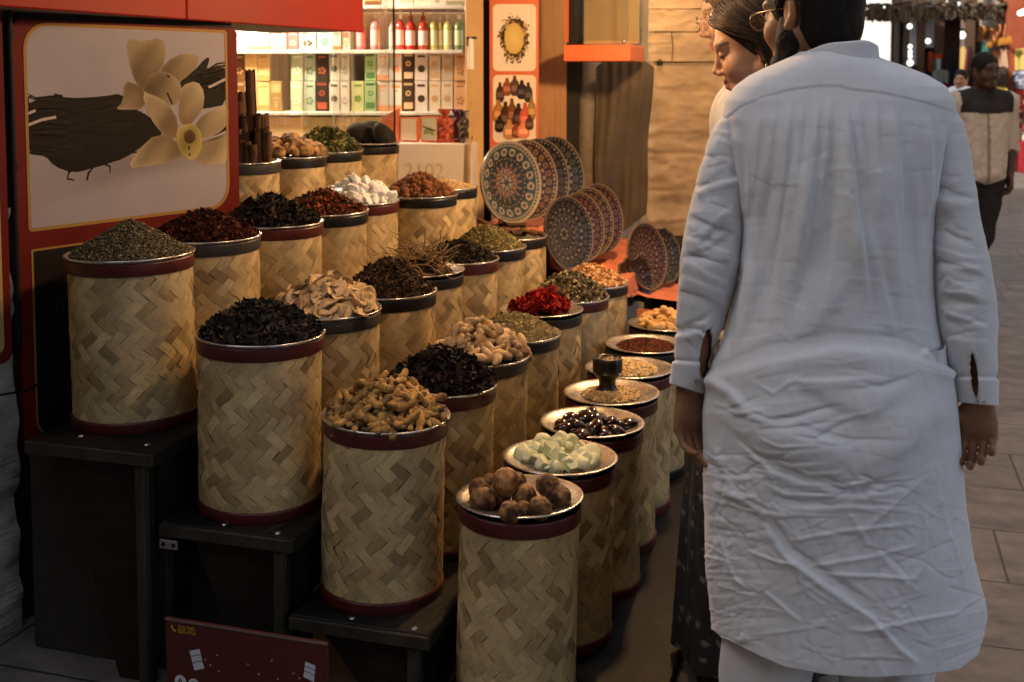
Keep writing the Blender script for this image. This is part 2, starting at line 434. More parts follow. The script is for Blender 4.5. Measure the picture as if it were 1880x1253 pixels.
def building(name, label, x0, x1, y0, y1, z0, z1, mat, windows=()):
    t = thing(name, label, 'building', W((x0 + x1) / 2, (y0 + y1) / 2, z0), ANG)
    b = MB().box((0, 0, (z1 - z0) / 2), (x1 - x0, y1 - y0, z1 - z0)); b.build('wall', mat, t)
    MB().box((0, 0, z1 - z0 + .06), (x1 - x0 + .12, y1 - y0 + .12, .115)).build('parapet', 'plaster', t)
    for (wx, wz, ww, wh, side) in windows:
        yy = (y1 - y0) / 2 * side; c = (wx - (x0 + x1) / 2, yy, wz - z0)
        f = MB().box((c[0], c[1], c[2]), (ww + .14, .1, wh + .14)).build('window', 'darkwood', t)
        MB().box((c[0], c[1] + .045 * side, c[2]), (ww, .03, wh)).build('pane', 'glass', f)
    return t
building('shop_building', 'sand coloured upper storey above the spice shop', -.2, 10.6, 1.3, 6.5, 2.4, 5.6, 'plaster', [(k, 3.8, .8, 1.1, -1) for k in (2, 4.5, 7, 9.5)])
building('shop_building', 'sand coloured house left of the spice stall, behind the stone pier', -9, -.3, 4.6, 9, 0, 7.2, 'plaster', [(k, 3.4, .8, 1.1, -1) for k in (-7, -4, -2)])
building('shop_building', 'ground floor of the next shop beyond the paper wrapped stack', 3.95, 10.6, .75, 6.4, 0, 2.39, 'plaster')
building('shop_building', 'farther row of old shops along the left of the alley', 14.6, 29, .6, 6.5, 0, 5.2, 'plaster', [(k, 3.6, .8, 1.1, -1) for k in (16, 19, 22, 25)])
building('market_building', 'tan market building with brown pillars along the right of the alley', 9.5, 60, -8.5, -3.4, 0, 4.7, 'plaster', [(k, 3.5, .8, 1.0, 1) for k in (11, 13, 15)])
building('market_building', 'tall plain house opposite the stall, outside the picture on the right', 3.5, 9.4, -8.5, -3.4, 0, 8.5, 'plaster', [(k, 4.5, .8, 1.0, 1) for k in (5, 7.5)])
far = building('far_building', 'white sunlit building at the far end of the alley', 58, 60.5, -3.2, 9, 0, 8.5, 'white', [])

# ------------------------------------------------------------------ stepped stand
HA, HB, HC, HD, HE = .495, .66, .845, 1.03, 1.18
DH = .435
LEV = {'A': .035, 'B': HB - DH, 'C': HC - DH, 'D': HD - DH, 'E': HE - DH}
cn = thing('blocking_canopy', 'unseen timber and canvas canopy added to block the sky over the alley', 'canopy', W(0, 0, 3.9), ANG)  # out of view, added to cut overhead light on the man and drums
for k in range(8): MB().box((-4 + k * .82, -2.0, .02), (.78, 2.8, .02), bev=.003).build('canvas_strip', 'drape', cn)
for x in (-4.4, -2.5, -.6, 1.3): MB().box((x, -2.0, -.05), (.08, 2.9, .1), bev=.005).build('beam', 'wood', cn)
building('blocking_house', 'tall unseen house added far behind the viewer to block light', -15, -8, -9, 4.5, 0, 8, 'plaster')  # unseen block put in to cut the light from behind the viewer
stand = thing('display_stand', 'dark stepped wooden stand carrying the rows of bamboo drums', 'display stand', P0, ANG)
YR = {'A': (-.335, .168), 'B': (.168, .51), 'C': (.51, .86), 'D': (.86, 1.215), 'E': (1.215, 1.6)}
XR = {'A': (-.2, 2.35), 'B': (-.17, 2.14), 'C': (-.17, 2.10), 'D': (-.21, 2.6), 'E': (1.02, 2.75)}
TH = .034
prev = 0
for k in 'ABCDE':
    (y0, y1), (x0, x1), z = YR[k], XR[k], LEV[k]
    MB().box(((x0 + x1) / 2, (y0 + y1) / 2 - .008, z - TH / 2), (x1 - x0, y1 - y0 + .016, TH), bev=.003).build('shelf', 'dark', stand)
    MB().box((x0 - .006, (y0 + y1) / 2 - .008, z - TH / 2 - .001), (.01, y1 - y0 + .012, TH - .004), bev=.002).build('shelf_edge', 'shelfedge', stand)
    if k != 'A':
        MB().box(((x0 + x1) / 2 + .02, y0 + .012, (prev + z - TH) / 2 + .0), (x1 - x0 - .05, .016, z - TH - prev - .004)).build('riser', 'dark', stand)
        # end board with a slanting cut, set back under the shelf
        zt = z - TH - .002
        if k != 'E':
            yb = y0 + .02; ym = y0 + .22
            V = [(x0 + .03, yb, .0), (x0 + .03, yb + .1, .0), (x0 + .03, yb + .16, zt * .35), (x0 + .03, ym + .06, zt), (x0 + .03, yb, zt)]
            V2 = [(a + .016, b, c) for a, b, c in V]; n = len(V)
            mesh_np('side_panel', V + V2, [tuple(range(n)), tuple(range(n, 2 * n))[::-1]] + [(i, (i + 1) % n, (i + 1) % n + n, i + n) for i in range(n)], 'darkwood', parent=stand)
            MB().box((x0 + .012, y0 + .03, zt / 2), (.026, .026, zt - .004), bev=.003).build('leg', 'shelfedge', stand)
    prev = z
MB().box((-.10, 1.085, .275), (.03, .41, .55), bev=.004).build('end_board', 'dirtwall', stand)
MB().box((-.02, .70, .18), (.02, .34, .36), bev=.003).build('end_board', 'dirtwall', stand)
# galvanised corner bracket and screw heads on the end of the steps
b = MB(); b.box((-.182, .83, LEV['C'] - TH - .016), (.004, .05, .022), bev=.001); b.build('bracket', 'metal', stand)
b = MB()
for yy in (.815, .843): b.tube([(-.1835, yy, LEV['C'] - TH - .016), (-.1855, yy, LEV['C'] - TH - .016)], .0055, 10)
b.build('screw', 'dark', stand)
for (x, y, k) in ((-.15, .2, 'B'), (-.145, .36, 'B'), (-.15, .55, 'C'), (-.14, .7, 'C'), (-.16, .9, 'D'), (-.15, 1.1, 'D')):
    MB().lathe([(.0, .003), (.006, .0025), (.008, .0)], 10, (x, y, LEV[k])).build('screw', 'metal', stand)

# ------------------------------------------------------------------ bamboo drums
R_D = .147; H_D = DH
def weave_obj(seed):
    rg = np.random.default_rng(seed); n = 26; C = 2 * PI * R_D; w = C / (math.sqrt(2) * n); c = w / math.sqrt(2)
    z0, z1 = .012, H_D - .012
    V = []; Fc = []; Cc = []; UV = []
    pmax = int(z1 / c) + 4
    A = np.linspace(0, 1, 5); B = np.linspace(0, 1, 3)
    ha = np.array([-.0002, .0003, .0005, .0003, -.0002]); hb = np.array([-.0001, .0001, -.0001])
    light = np.array([.58, .44, .228]); mid = np.array([.48, .355, .172]); brown = np.array([.37, .255, .12])
    for p in range(-4, pmax):
        for q in range(0, 2 * n):
            if (p + q) % 2: continue
            pm4 = p % 4
            if pm4 not in (0, 2): continue
            a0 = (p + q) / 2; b0 = (p - q) / 2
            L = 2.0
            t = rg.random(); base = light * (1 - t) + mid * t
            if rg.random() < .15: base = brown * (.8 + .5 * rg.random())
            base = base * (.78 + .4 * rg.random())
            jit = rg.normal(0, .014, 2); n0 = len(V); o = rg.random() * 50; mg = .005 + .03 * rg.random()
            tz_ = rg.normal(0, .0004); tl = rg.normal(0, .0005)
            for i, s in enumerate(A):
                for j, r in enumerate(B):
                    l = -.05 + s * (L + .10) + jit[0]; wd = mg + r * (1 - 2 * mg) + jit[1]
                    if pm4 == 0: a = a0 + l; b = b0 + wd
                    else: a = a0 + wd; b = b0 + l
                    x = (a - b) * c; y = (a + b) * c
                    rr = R_D * (1 + .014 * math.sin(PI * y / H_D) * math.cos(x / R_D + seed * 1.7) + .006 * math.sin(2 * x / R_D + seed) * math.sin(2 * PI * y / H_D)) + ha[i] + hb[j] + tl * (r - .5) * 2 + tz_ * (s - .5) * 2
                    y = min(max(y, z0), z1)
                    V.append((rr * math.cos(x / R_D), rr * math.sin(x / R_D), y))
                    UV.append((s * 2 + o, r + o)); Cc.append(base)
            if min(v[2] for v in V[n0:]) >= z1 - 1e-6 or max(v[2] for v in V[n0:]) <= z0 + 1e-6:
                del V[n0:], UV[n0:], Cc[n0:]; continue
            for i in range(4):
                for j in range(2):
                    k = n0 + i * 3 + j; Fc.append((k, k + 1, k + 4, k + 3))
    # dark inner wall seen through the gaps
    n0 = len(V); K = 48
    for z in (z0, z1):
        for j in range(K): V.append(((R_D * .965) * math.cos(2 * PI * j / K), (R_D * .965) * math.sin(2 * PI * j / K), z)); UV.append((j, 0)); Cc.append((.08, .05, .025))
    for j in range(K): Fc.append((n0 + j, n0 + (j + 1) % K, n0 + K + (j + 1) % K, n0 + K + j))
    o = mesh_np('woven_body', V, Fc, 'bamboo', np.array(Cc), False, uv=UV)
    return o.data, o
def wob(prof, n=64, amp=.0008, seed=0):
    rg = np.random.default_rng(seed); ph = rg.random(3) * 6.28; V = []; k = len(prof)
    for r, z in prof:
        for j in range(n):
            a = 2 * PI * j / n; q = r + amp * (math.sin(2 * a + ph[0]) + .5 * math.sin(5 * a + ph[1]))
            V.append((q * math.cos(a), q * math.sin(a), z))
    Fc = [(i * n + j, i * n + (j + 1) % n, (i + 1) * n + (j + 1) % n, (i + 1) * n + j) for i in range(k - 1) for j in range(n)]
    return V, Fc
protos = []
for sd in range(5):
    me, o = weave_obj(100 + sd); protos.append(o)
Vt, Ft = wob([(R_D - .004, H_D - .034), (R_D + .0025, H_D - .034), (R_D + .0045, H_D - .030), (R_D + .0045, H_D - .004), (R_D + .002, H_D)])
tb = {k: mesh_np('top_band', Vt, Ft, k, smooth=False) for k in ('maroon', 'black', 'grey')}
Vb, Fb = wob([(R_D - .004, .0005), (R_D + .003, .0005), (R_D + .0045, .004), (R_D + .0045, .025), (R_D + .002, .029), (R_D - .004, .029)], seed=3)
bb = {k: mesh_np('bottom_band', Vb, Fb, k) for k in ('maroon', 'black', 'grey')}
# metal tray whose rim shows (dish a little below the lip)
Vr, Fr = wob([(0.001, H_D + .001), (R_D * .85, H_D + .001), (R_D - .004, H_D + .005), (R_D + .006, H_D + .009), (R_D + .0085, H_D + .0085), (R_D + .0085, H_D + .0055), (R_D + .0055, H_D + .001), (R_D - .002, H_D - .002)], amp=.0004, seed=9)
rim0 = mesh_np('rim', Vr, Fr, 'steel', smooth=True)
Vp, Fp = wob([(0.001, .001), (.085, .001), (.108, .0035), (.14, .012), (.152, .0155), (.1565, .0145), (.157, .012), (.153, .0095), (.139, .0065), (.107, -.0015 + .001), (.0, -.001 + .001)], amp=.0004, seed=4)
plate0 = mesh_np('metal_plate', Vp, Fp, 'steel', smooth=True)
for o in list(tb.values()) + list(bb.values()) + protos + [rim0, plate0]:
    COL.objects.unlink(o)
    if o in list(tb.values()) + list(bb.values()): shade_auto(o, 30)

# measured rim centres: (u, v, width px, band, lean)
RAW = {
 'A': [(947, 920, 230, 'maroon'), (1023, 848, 208, 'maroon'), (1085, 783, 189, 'maroon'), (1121, 728, 170, 'maroon'), (1154, 682, 155, 'maroon'), (1187, 638, 148, 'black'), (1224, 600, 140, 'black')],
 'B': [(704, 762, 239, 'maroon'), (804, 710, 200, 'maroon'), (881, 656, 181, 'grey'), (946, 615, 165, 'black'), (997, 572, 154, 'black'), (1043, 548, 143, 'maroon'), (1085, 522, 134, 'black')],
 'C': [(487, 610, 234, 'maroon'), (600, 572, 205, 'grey'), (705, 540, 182, 'black'), (776, 500, 170, 'black'), (836, 478, 155, 'maroon'), (893, 456, 143, 'black'), (938, 436, 135, 'black')],
 'D': [(243, 468, 234, 'maroon'), (392, 433, 205, 'grey'), (505, 410, 190, 'maroon'), (593, 390, 170, 'black'), (672, 372, 158, 'maroon'), (748, 362, 142, 'black'), (808, 348, 131, 'black')],
 'E': [(441, 300, 168, 'grey'), (530, 290, 150, 'black'), (602, 280, 140, 'black'), (674, 268, 120, 'black')]}
HH = {'A': HA, 'B': HB, 'C': HC, 'D': HD, 'E': HE}
DR = {}
for k, rows in RAW.items():
    pts = [at_z(u, v, HH[k]) for u, v, w, b in rows]
    rad = [min(.166, max(.150, w * p.y / F / 2)) for p, (u, v, w, b) in zip(pts, rows)]
    if k == 'E': rad = [.15] * 4
    for _ in range(200):
        for i in range(len(pts) - 1):
            d = pts[i + 1] - pts[i]; need = rad[i] + rad[i + 1] + .004 - d.length
            if need > 0: pts[i] -= d.normalized() * need * .5; pts[i + 1] += d.normalized() * need * .5
    for i, p in enumerate(pts): DR[k + str(i + 1)] = (p, rad[i], rows[i][3])
CONT = {'A1': 'dried limes', 'A2': 'pale green alum lumps', 'A3': 'glossy dark seeds', 'A4': 'the black turned cup', 'A5': 'pale resin crumbs', 'A6': 'red chilli flakes', 'A7': 'big amber resin chunks',
 'B1': 'knobbly turmeric fingers', 'B2': 'black dried petals', 'B3': 'whole beige ginger roots', 'B4': 'pale green crushed herb', 'B5': 'bright red flowers', 'B6': 'grey green curled leaves', 'B7': 'tan cracked nuts',
 'C1': 'black tea like leaves', 'C2': 'cream dried slices', 'C3': 'dark brown flakes', 'C4': 'tangled wiry roots', 'C5': 'black crumbled herb', 'C6': 'olive green leaf bits', 'C7': 'cinnamon bark curls',
 'D1': 'grey green fennel like seeds', 'D2': 'dark red threads', 'D3': 'black curled pods', 'D4': 'rust red dried flowers', 'D5': 'white crystals', 'D6': 'round brown nuts', 'D7': 'small white seeds',
 'E1': 'standing cinnamon sticks', 'E2': 'round tan nuts', 'E3': 'green dried leaves', 'E4': 'three black lumps'}
LEAN = {'A1': -1.4, 'B1': -1.8, 'C1': -1.0, 'D1': .6, 'A2': -.8, 'B2': -.6}
PLATED = ('A1', 'A2', 'A3', 'A4', 'A5', 'A6', 'A7', 'B5', 'C4', 'E4')
TOP = {}
for i, (k, (p, r, band)) in enumerate(DR.items()):
    s = r / .155; hgt = (HH[k[0]] - LEV[k[0]])
    word = {'maroon': 'dark red', 'black': 'black', 'grey': 'grey'}[band]
    t = thing('bamboo_drum', 'woven bamboo drum with %s bands under the %s' % (word, CONT[k]), 'drum', (p.x, p.y, LEV[k[0]]), group='woven bamboo drums on the stepped stand')
    t.rotation_euler = (0, math.radians(LEAN.get(k, random.uniform(-.5, .5))), random.uniform(0, 6.28)) if False else (0, 0, 0)
    rz = random.uniform(0, 6.28)
    t.scale = (s, s, hgt / H_D)
    # lean sideways a touch about the base
    t.rotation_euler = (math.radians(random.uniform(-.3, .3)), math.radians(-LEAN.get(k, random.uniform(-.4, .4))), 0)
    for src in (protos[i % 5], tb[band], bb[band], rim0):
        if src is rim0 and k in PLATED: continue
        c = src.copy(); link(c, t); c.rotation_euler = (0, 0, rz)
    m = Matrix.LocRotScale(t.location, t.rotation_euler, t.scale)
    top = m @ Vector((0, 0, H_D)); TOP[k] = (top, s)
    if k in PLATED:
        pl = plate0.copy(); link(pl); pl.location = top + Vector((0, 0, .0015)); pl.scale = (s * .995,) * 3; pl.rotation_euler = (t.rotation_euler.x, t.rotation_euler.y, rz)
        tag(pl, 'round steel plate on a bamboo drum holding the %s' % CONT[k], 'plate', 'steel plates on the bamboo drums')

# ------------------------------------------------------------------ spice pieces
def ico():
    t = (1 + 5 ** .5) / 2
    V = np.array([(-1, t, 0), (1, t, 0), (-1, -t, 0), (1, -t, 0), (0, -1, t), (0, 1, t), (0, -1, -t), (0, 1, -t), (t, 0, -1), (t, 0, 1), (-t, 0, -1), (-t, 0, 1)], float)
    V /= np.linalg.norm(V[0])
    Fc = np.array([(0, 11, 5), (0, 5, 1), (0, 1, 7), (0, 7, 10), (0, 10, 11), (1, 5, 9), (5, 11, 4), (11, 10, 2), (10, 7, 6), (7, 1, 8), (3, 9, 4), (3, 4, 2), (3, 2, 6), (3, 6, 8), (3, 8, 9), (4, 9, 5), (2, 4, 11), (6, 2, 10), (8, 6, 7), (9, 8, 1)])
    return V, Fc
def subdiv(V, Fc):
    V = list(map(tuple, V)); cache = {}; out = []
    def mid(a, b):
        k = (min(a, b), max(a, b))
        if k not in cache:
            p = (np.array(V[a]) + np.array(V[b])) / 2; cache[k] = len(V); V.append(tuple(p / np.linalg.norm(p)))
        return cache[k]
    for a, b, c in Fc:
        x, y, z = mid(a, b), mid(b, c), mid(c, a); out += [(a, x, z), (b, y, x), (c, z, y), (x, y, z)]
    return np.array(V), np.array(out)
ICO = ico(); ICO2 = subdiv(*ICO); ICO3 = subdiv(*ICO2)
def sh_leaf(rg):
    V = np.array([(-.5, 0, 0), (-.15, .2, .06), (.2, .18, 0), (.5, 0, .08), (.2, -.18, .05), (-.15, -.2, -.02), (0, 0, -.05)]) + rg.normal(0, .035, (7, 3))
    V[:, 2] += .25 * rg.normal() * V[:, 0] ** 2 * 2
    return V, np.array([(0, 6, 1), (1, 6, 2), (2, 6, 3), (3, 6, 4), (4, 6, 5), (5, 6, 0)])
def sh_seed(rg):
    V = np.array([(-.5, 0, 0), (0, .17, 0), (0, 0, .17), (0, -.17, 0), (0, 0, -.17), (.5, .03, .05)])
    return V, np.array([(0, 1, 2), (0, 2, 3), (0, 3, 4), (0, 4, 1), (5, 2, 1), (5, 3, 2), (5, 4, 3), (5, 1, 4)])
def sh_needle(rg):
    V = np.array([(-.5, 0, 0), (0, .05, .06), (0, -.05, .02), (.5, 0, .1 * rg.normal()), (0, 0, -.05)])
    return V, np.array([(0, 1, 2), (1, 3, 2), (0, 2, 4), (2, 3, 4), (0, 4, 1), (1, 4, 3)])
def sh_grain(rg):
    V, Fc = ICO; return V * .5 * (1 + rg.normal(0, .12, (len(V), 1))), Fc
def sh_crumple(rg):
    g = np.array([(x, y, 0) for x in (-.5, -.17, .17, .5) for y in (-.35, 0, .35)], float)
    g[:, 2] = rg.normal(0, .17, 12); g[:, :2] += rg.normal(0, .06, (12, 2))
    Fc = []
    for i in range(3):
        for j in range(2):
            k = i * 3 + j; Fc += [(k, k + 1, k + 4), (k, k + 4, k + 3)]
    return g, np.array(Fc)
def sh_flake(rg):
    a = np.sort(rg.random(7)) * 2 * PI; r = .35 + .15 * rg.random(7)
    V = np.concatenate([np.stack([r * np.cos(a), r * np.sin(a), .1 * rg.normal(size=7)], 1), [(0, 0, .08)]])
    return V, np.array([(i, (i + 1) % 7, 7) for i in range(7)])
def sh_nut(rg):
    V, Fc = ICO2; n = .12 * vnoise(V * 2.2 + rg.random(3) * 30)[:, None]; V = V * (.5 + n); V[:, 2] *= .8
    V = V * (1 - .25 * np.exp(-((V[:, :1] - .45) / .12) ** 2)); return V, Fc
def rand_rot(rg, n, normals=None, flat=.5):
    """random frames whose z axis follows the normals loosely (flat = 1: tight)"""
    z = rg.normal(size=(n, 3)); z /= np.linalg.norm(z, axis=1)[:, None]
    if normals is not None:
        z = normals * flat * 1.6 + z * (1 - flat); z /= np.linalg.norm(z, axis=1)[:, None]
    x = rg.normal(size=(n, 3)); x -= (x * z).sum(1)[:, None] * z; x /= np.linalg.norm(x, axis=1)[:, None]
    y = np.cross(z, x); return np.stack([x, y, z], 2)
def pal(rg, cols, n, jit=.2):
    cols = np.array(cols, float); c = cols[rg.integers(0, len(cols), n)]
    return np.clip(c * (1 + jit * rg.normal(size=(n, 1))), .002, 1)
def hz(r, R, h, p): return h * np.maximum(0, 1 - (r / R) ** p)
def heap(key, name, label, cat, shapes, N, size, cols, h, R=.142, p=1.35, flat=.45, mat='spice', under=(.02, .015, .01), jit=.22, z0=None, hole=0, sx=1.0, seed=None, lump=.006):
    rg = np.random.default_rng(seed if seed is not None else abs(hash_key(key)) % 99999)
    top, s = TOP[key]; R = R * s; zb = (.004 if z0 is None else z0)
    r = R * np.sqrt(rg.random(N) * (1 - hole) + hole); a = rg.random(N) * 2 * PI
    off = rg.random(3) * 40
    def surf(x, y):
        rr = np.hypot(x, y); q = np.stack([x * 22, y * 22, 0 * x], -1) + off
        return zb + hz(rr, R * 1.02, h, p) + lump * 2 * fbm(q, 2) * np.clip(1.1 - rr / R, .25, 1)
    x, y = r * np.cos(a), r * np.sin(a); z = surf(x, y); e = .004
    nx = -(surf(x + e, y) - z) / e; ny = -(surf(x, y + e) - z) / e
    nr = np.stack([nx, ny, np.ones(N)], 1); nr /= np.linalg.norm(nr, axis=1)[:, None]
    sz = size[0] + (size[1] - size[0]) * rg.random(N) ** 1.5
    Rm = rand_rot(rg, N, nr, flat); C = pal(rg, cols, N, jit)
    bases = [shapes[i % len(shapes)](rg) for i in range(24)]
    Vs = []; Fs = []; Cs = []; n0 = 0
    which = rg.integers(0, 24, N)
    for b in range(24):
        ii = np.where(which == b)[0]
        if not len(ii): continue
        BV, BF = bases[b]; k = len(BV)
        asp = 1 + .25 * rg.normal(size=(len(ii), 1, 3)) * np.array([.6, 1, 1]); asp = np.clip(asp, .5, 1.6); asp[..., 0] *= sx
        P = BV[None] * sz[ii][:, None, None] * asp
        P = np.einsum('nij,nkj->nki', Rm[ii], P)
        P += (np.stack([x, y, z], 1)[ii] + nr[ii] * (sz[ii] * rg.uniform(-.1, .3, len(ii)))[:, None])[:, None]
        Vs.append(P.reshape(-1, 3)); Fs.append((BF[None] + (n0 + k * np.arange(len(ii)))[:, None, None]).reshape(-1, 3)); n0 += k * len(ii)
        Cs.append(np.repeat(C[ii], k, 0) * (1 + .15 * rg.normal(size=(k * len(ii), 1))))
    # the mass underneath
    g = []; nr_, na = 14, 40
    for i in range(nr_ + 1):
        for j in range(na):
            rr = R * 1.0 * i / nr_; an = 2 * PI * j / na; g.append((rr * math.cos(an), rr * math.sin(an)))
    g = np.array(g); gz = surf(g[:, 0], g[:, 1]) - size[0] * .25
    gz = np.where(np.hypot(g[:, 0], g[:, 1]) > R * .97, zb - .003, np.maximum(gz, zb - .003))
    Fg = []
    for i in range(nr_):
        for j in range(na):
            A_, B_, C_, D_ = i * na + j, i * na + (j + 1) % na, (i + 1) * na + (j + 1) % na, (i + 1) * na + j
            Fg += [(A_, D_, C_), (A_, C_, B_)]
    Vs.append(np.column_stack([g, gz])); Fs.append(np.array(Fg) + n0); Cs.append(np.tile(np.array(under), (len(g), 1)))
    o = mesh_np(name, np.concatenate(Vs), np.concatenate(Fs), mat, np.clip(np.concatenate(Cs), .002, 1))
    o.location = top
    return tag(o, label, cat, kind='stuff')
def hash_key(k): return ord(k[0]) * 131 + ord(k[1]) * 7919

L1, SD, ND, GR, CR, FL = sh_leaf, sh_seed, sh_needle, sh_grain, sh_crumple, sh_flake
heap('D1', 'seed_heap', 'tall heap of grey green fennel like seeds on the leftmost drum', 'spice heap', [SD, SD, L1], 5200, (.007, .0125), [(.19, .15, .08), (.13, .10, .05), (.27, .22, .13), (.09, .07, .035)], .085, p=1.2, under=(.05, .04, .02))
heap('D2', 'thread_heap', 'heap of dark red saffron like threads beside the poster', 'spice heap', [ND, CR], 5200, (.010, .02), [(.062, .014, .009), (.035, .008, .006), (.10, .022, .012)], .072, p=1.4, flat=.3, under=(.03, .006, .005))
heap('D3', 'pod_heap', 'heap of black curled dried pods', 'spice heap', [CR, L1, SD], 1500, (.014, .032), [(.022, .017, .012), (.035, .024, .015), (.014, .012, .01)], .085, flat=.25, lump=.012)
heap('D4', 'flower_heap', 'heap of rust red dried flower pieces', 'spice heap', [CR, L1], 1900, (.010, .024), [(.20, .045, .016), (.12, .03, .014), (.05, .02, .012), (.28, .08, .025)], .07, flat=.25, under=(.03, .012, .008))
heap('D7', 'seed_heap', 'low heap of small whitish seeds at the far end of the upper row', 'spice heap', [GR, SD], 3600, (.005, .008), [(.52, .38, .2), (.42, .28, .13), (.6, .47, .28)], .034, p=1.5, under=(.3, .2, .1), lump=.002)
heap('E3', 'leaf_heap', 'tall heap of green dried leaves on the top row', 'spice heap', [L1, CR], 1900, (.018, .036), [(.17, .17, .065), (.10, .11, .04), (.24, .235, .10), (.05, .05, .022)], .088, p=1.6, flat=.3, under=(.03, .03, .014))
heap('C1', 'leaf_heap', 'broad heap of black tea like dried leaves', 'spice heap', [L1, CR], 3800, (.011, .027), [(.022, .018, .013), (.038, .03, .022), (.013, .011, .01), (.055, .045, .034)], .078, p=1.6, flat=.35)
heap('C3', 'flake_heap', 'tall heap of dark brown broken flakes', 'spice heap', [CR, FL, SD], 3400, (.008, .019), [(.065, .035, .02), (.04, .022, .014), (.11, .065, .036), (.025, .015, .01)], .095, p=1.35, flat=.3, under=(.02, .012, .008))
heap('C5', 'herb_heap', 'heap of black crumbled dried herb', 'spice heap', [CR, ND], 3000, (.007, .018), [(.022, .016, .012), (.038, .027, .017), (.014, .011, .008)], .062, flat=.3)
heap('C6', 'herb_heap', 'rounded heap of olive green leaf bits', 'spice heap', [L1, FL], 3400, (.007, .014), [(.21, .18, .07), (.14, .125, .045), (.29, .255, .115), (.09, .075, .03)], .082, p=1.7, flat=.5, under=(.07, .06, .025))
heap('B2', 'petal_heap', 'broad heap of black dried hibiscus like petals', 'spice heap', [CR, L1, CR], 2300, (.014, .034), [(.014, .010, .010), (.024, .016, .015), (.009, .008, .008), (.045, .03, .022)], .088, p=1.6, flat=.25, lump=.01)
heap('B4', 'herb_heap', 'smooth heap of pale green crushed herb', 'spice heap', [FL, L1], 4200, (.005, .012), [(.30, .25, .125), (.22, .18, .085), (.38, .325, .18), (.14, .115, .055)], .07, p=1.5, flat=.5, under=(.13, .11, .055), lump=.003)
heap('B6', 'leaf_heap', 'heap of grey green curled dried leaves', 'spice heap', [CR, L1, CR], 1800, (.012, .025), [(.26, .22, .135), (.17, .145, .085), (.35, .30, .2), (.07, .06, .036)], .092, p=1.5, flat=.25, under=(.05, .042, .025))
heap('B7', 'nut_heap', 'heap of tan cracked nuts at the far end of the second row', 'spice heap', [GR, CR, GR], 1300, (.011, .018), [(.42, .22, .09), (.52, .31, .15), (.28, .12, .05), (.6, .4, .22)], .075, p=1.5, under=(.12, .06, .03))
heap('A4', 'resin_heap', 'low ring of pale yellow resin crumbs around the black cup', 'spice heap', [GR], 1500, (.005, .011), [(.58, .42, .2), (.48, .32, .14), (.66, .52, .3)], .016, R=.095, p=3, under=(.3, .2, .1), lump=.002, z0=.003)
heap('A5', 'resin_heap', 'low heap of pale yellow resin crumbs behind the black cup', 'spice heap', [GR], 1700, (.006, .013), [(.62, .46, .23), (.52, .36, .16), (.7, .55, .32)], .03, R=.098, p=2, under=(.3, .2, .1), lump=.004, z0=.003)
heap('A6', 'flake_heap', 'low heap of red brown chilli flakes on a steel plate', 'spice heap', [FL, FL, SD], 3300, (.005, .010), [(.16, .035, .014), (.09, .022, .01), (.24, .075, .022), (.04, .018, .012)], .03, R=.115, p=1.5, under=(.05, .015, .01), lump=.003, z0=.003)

# ------------------------------------------------------------------ pieces that can be counted, one object each
def variants(fn, n, name, mat, smooth, seed):
    rg = np.random.default_rng(seed); out = []
    for i in range(n):
        V, Fc, C = fn(rg); o = mesh_np(name, V, Fc, mat, C, smooth); COL.objects.unlink(o); out.append(o)
    return out
def put(src, loc, rot, sc, label, cat, group):
    o = src.copy(); COL.objects.link(o); o.location = loc; o.rotation_euler = rot
    o.scale = (sc,) * 3 if np.isscalar(sc) else sc
    return tag(o, label, cat, group)
def mound(key, vs, N, h, R, p, lift, size, label, cat, group, seed, layers=(1.0,), tilt=.5, z0=.006, lie=True, jitter=.25):
    rg = np.random.default_rng(seed); top, s = TOP[key]; R *= s; pts = []
    for li, f in enumerate(layers):
        n = int(N * (.75 if li else 1)); tries = 0; got = []
        dmin = R * math.sqrt(PI / n) * .62
        while len(got) < n and tries < 6000:
            tries += 1; r = R * math.sqrt(rg.random()); a = rg.random() * 6.283
            q = np.array([r * math.cos(a), r * math.sin(a)])
            if all(np.hypot(*(q - g)) > dmin for g in got): got.append(q)
            if tries % 400 == 0: dmin *= .88
        for q in got:
            r = np.hypot(*q); z = z0 + lift + f * h * max(0, 1 - (r / R) ** p)
            sl = -f * h * p * (r / R) ** (p - 1) / R
            az = math.atan2(q[1], q[0])
            pts.append((q, z, sl, az))
    for q, z, sl, az in pts:
        M0 = Matrix.Rotation(az, 3, 'Z') @ Matrix.Rotation(-math.atan(sl), 3, 'Y') @ Matrix.Rotation(rg.random() * 6.283, 3, 'Z')
        M0 = M0 @ Euler((rg.normal(0, tilt), rg.normal(0, tilt), 0)).to_matrix()
        put(vs[rg.integers(len(vs))], (top.x + q[0], top.y + q[1], top.z + z), M0.to_euler(), size * (1 + jitter * (rg.random() - .5) * 2), label, cat, group)

def lime_fn(rg):
    V, Fc = ICO3; V = V.copy(); a = np.arctan2(V[:, 1], V[:, 0]); k = rg.integers(6, 10); ph = rg.random() * 6
    rib = .06 * np.abs(np.sin(a * k / 2 + ph + .9 * V[:, 2])) * (1 - V[:, 2] ** 4)
    n = fbm(V * 1.6 + rg.random(3) * 40, 3)
    V = V * (.98 + rib + .09 * n)[:, None]; V[:, 2] *= .93
    dk = np.array([.05, .02, .009]) * (.7 + .5 * rg.random()); lt = np.array([.30, .15, .055]) * (.6 + .7 * rg.random())
    t = np.clip(.5 + 1.5 * fbm(V * 2.2 + rg.random(3) * 30, 4) + (rib / .06 - .6) * .5 + rg.normal() * .25, 0, 1)[:, None]
    C = dk * (1 - t) + lt * t; C[V[:, 2] > .88] *= .35
    return V * .5, Fc, C
limes = variants(lime_fn, 8, 'dried_lime', 'lime', True, 3)
topA, sA = TOP['A1']
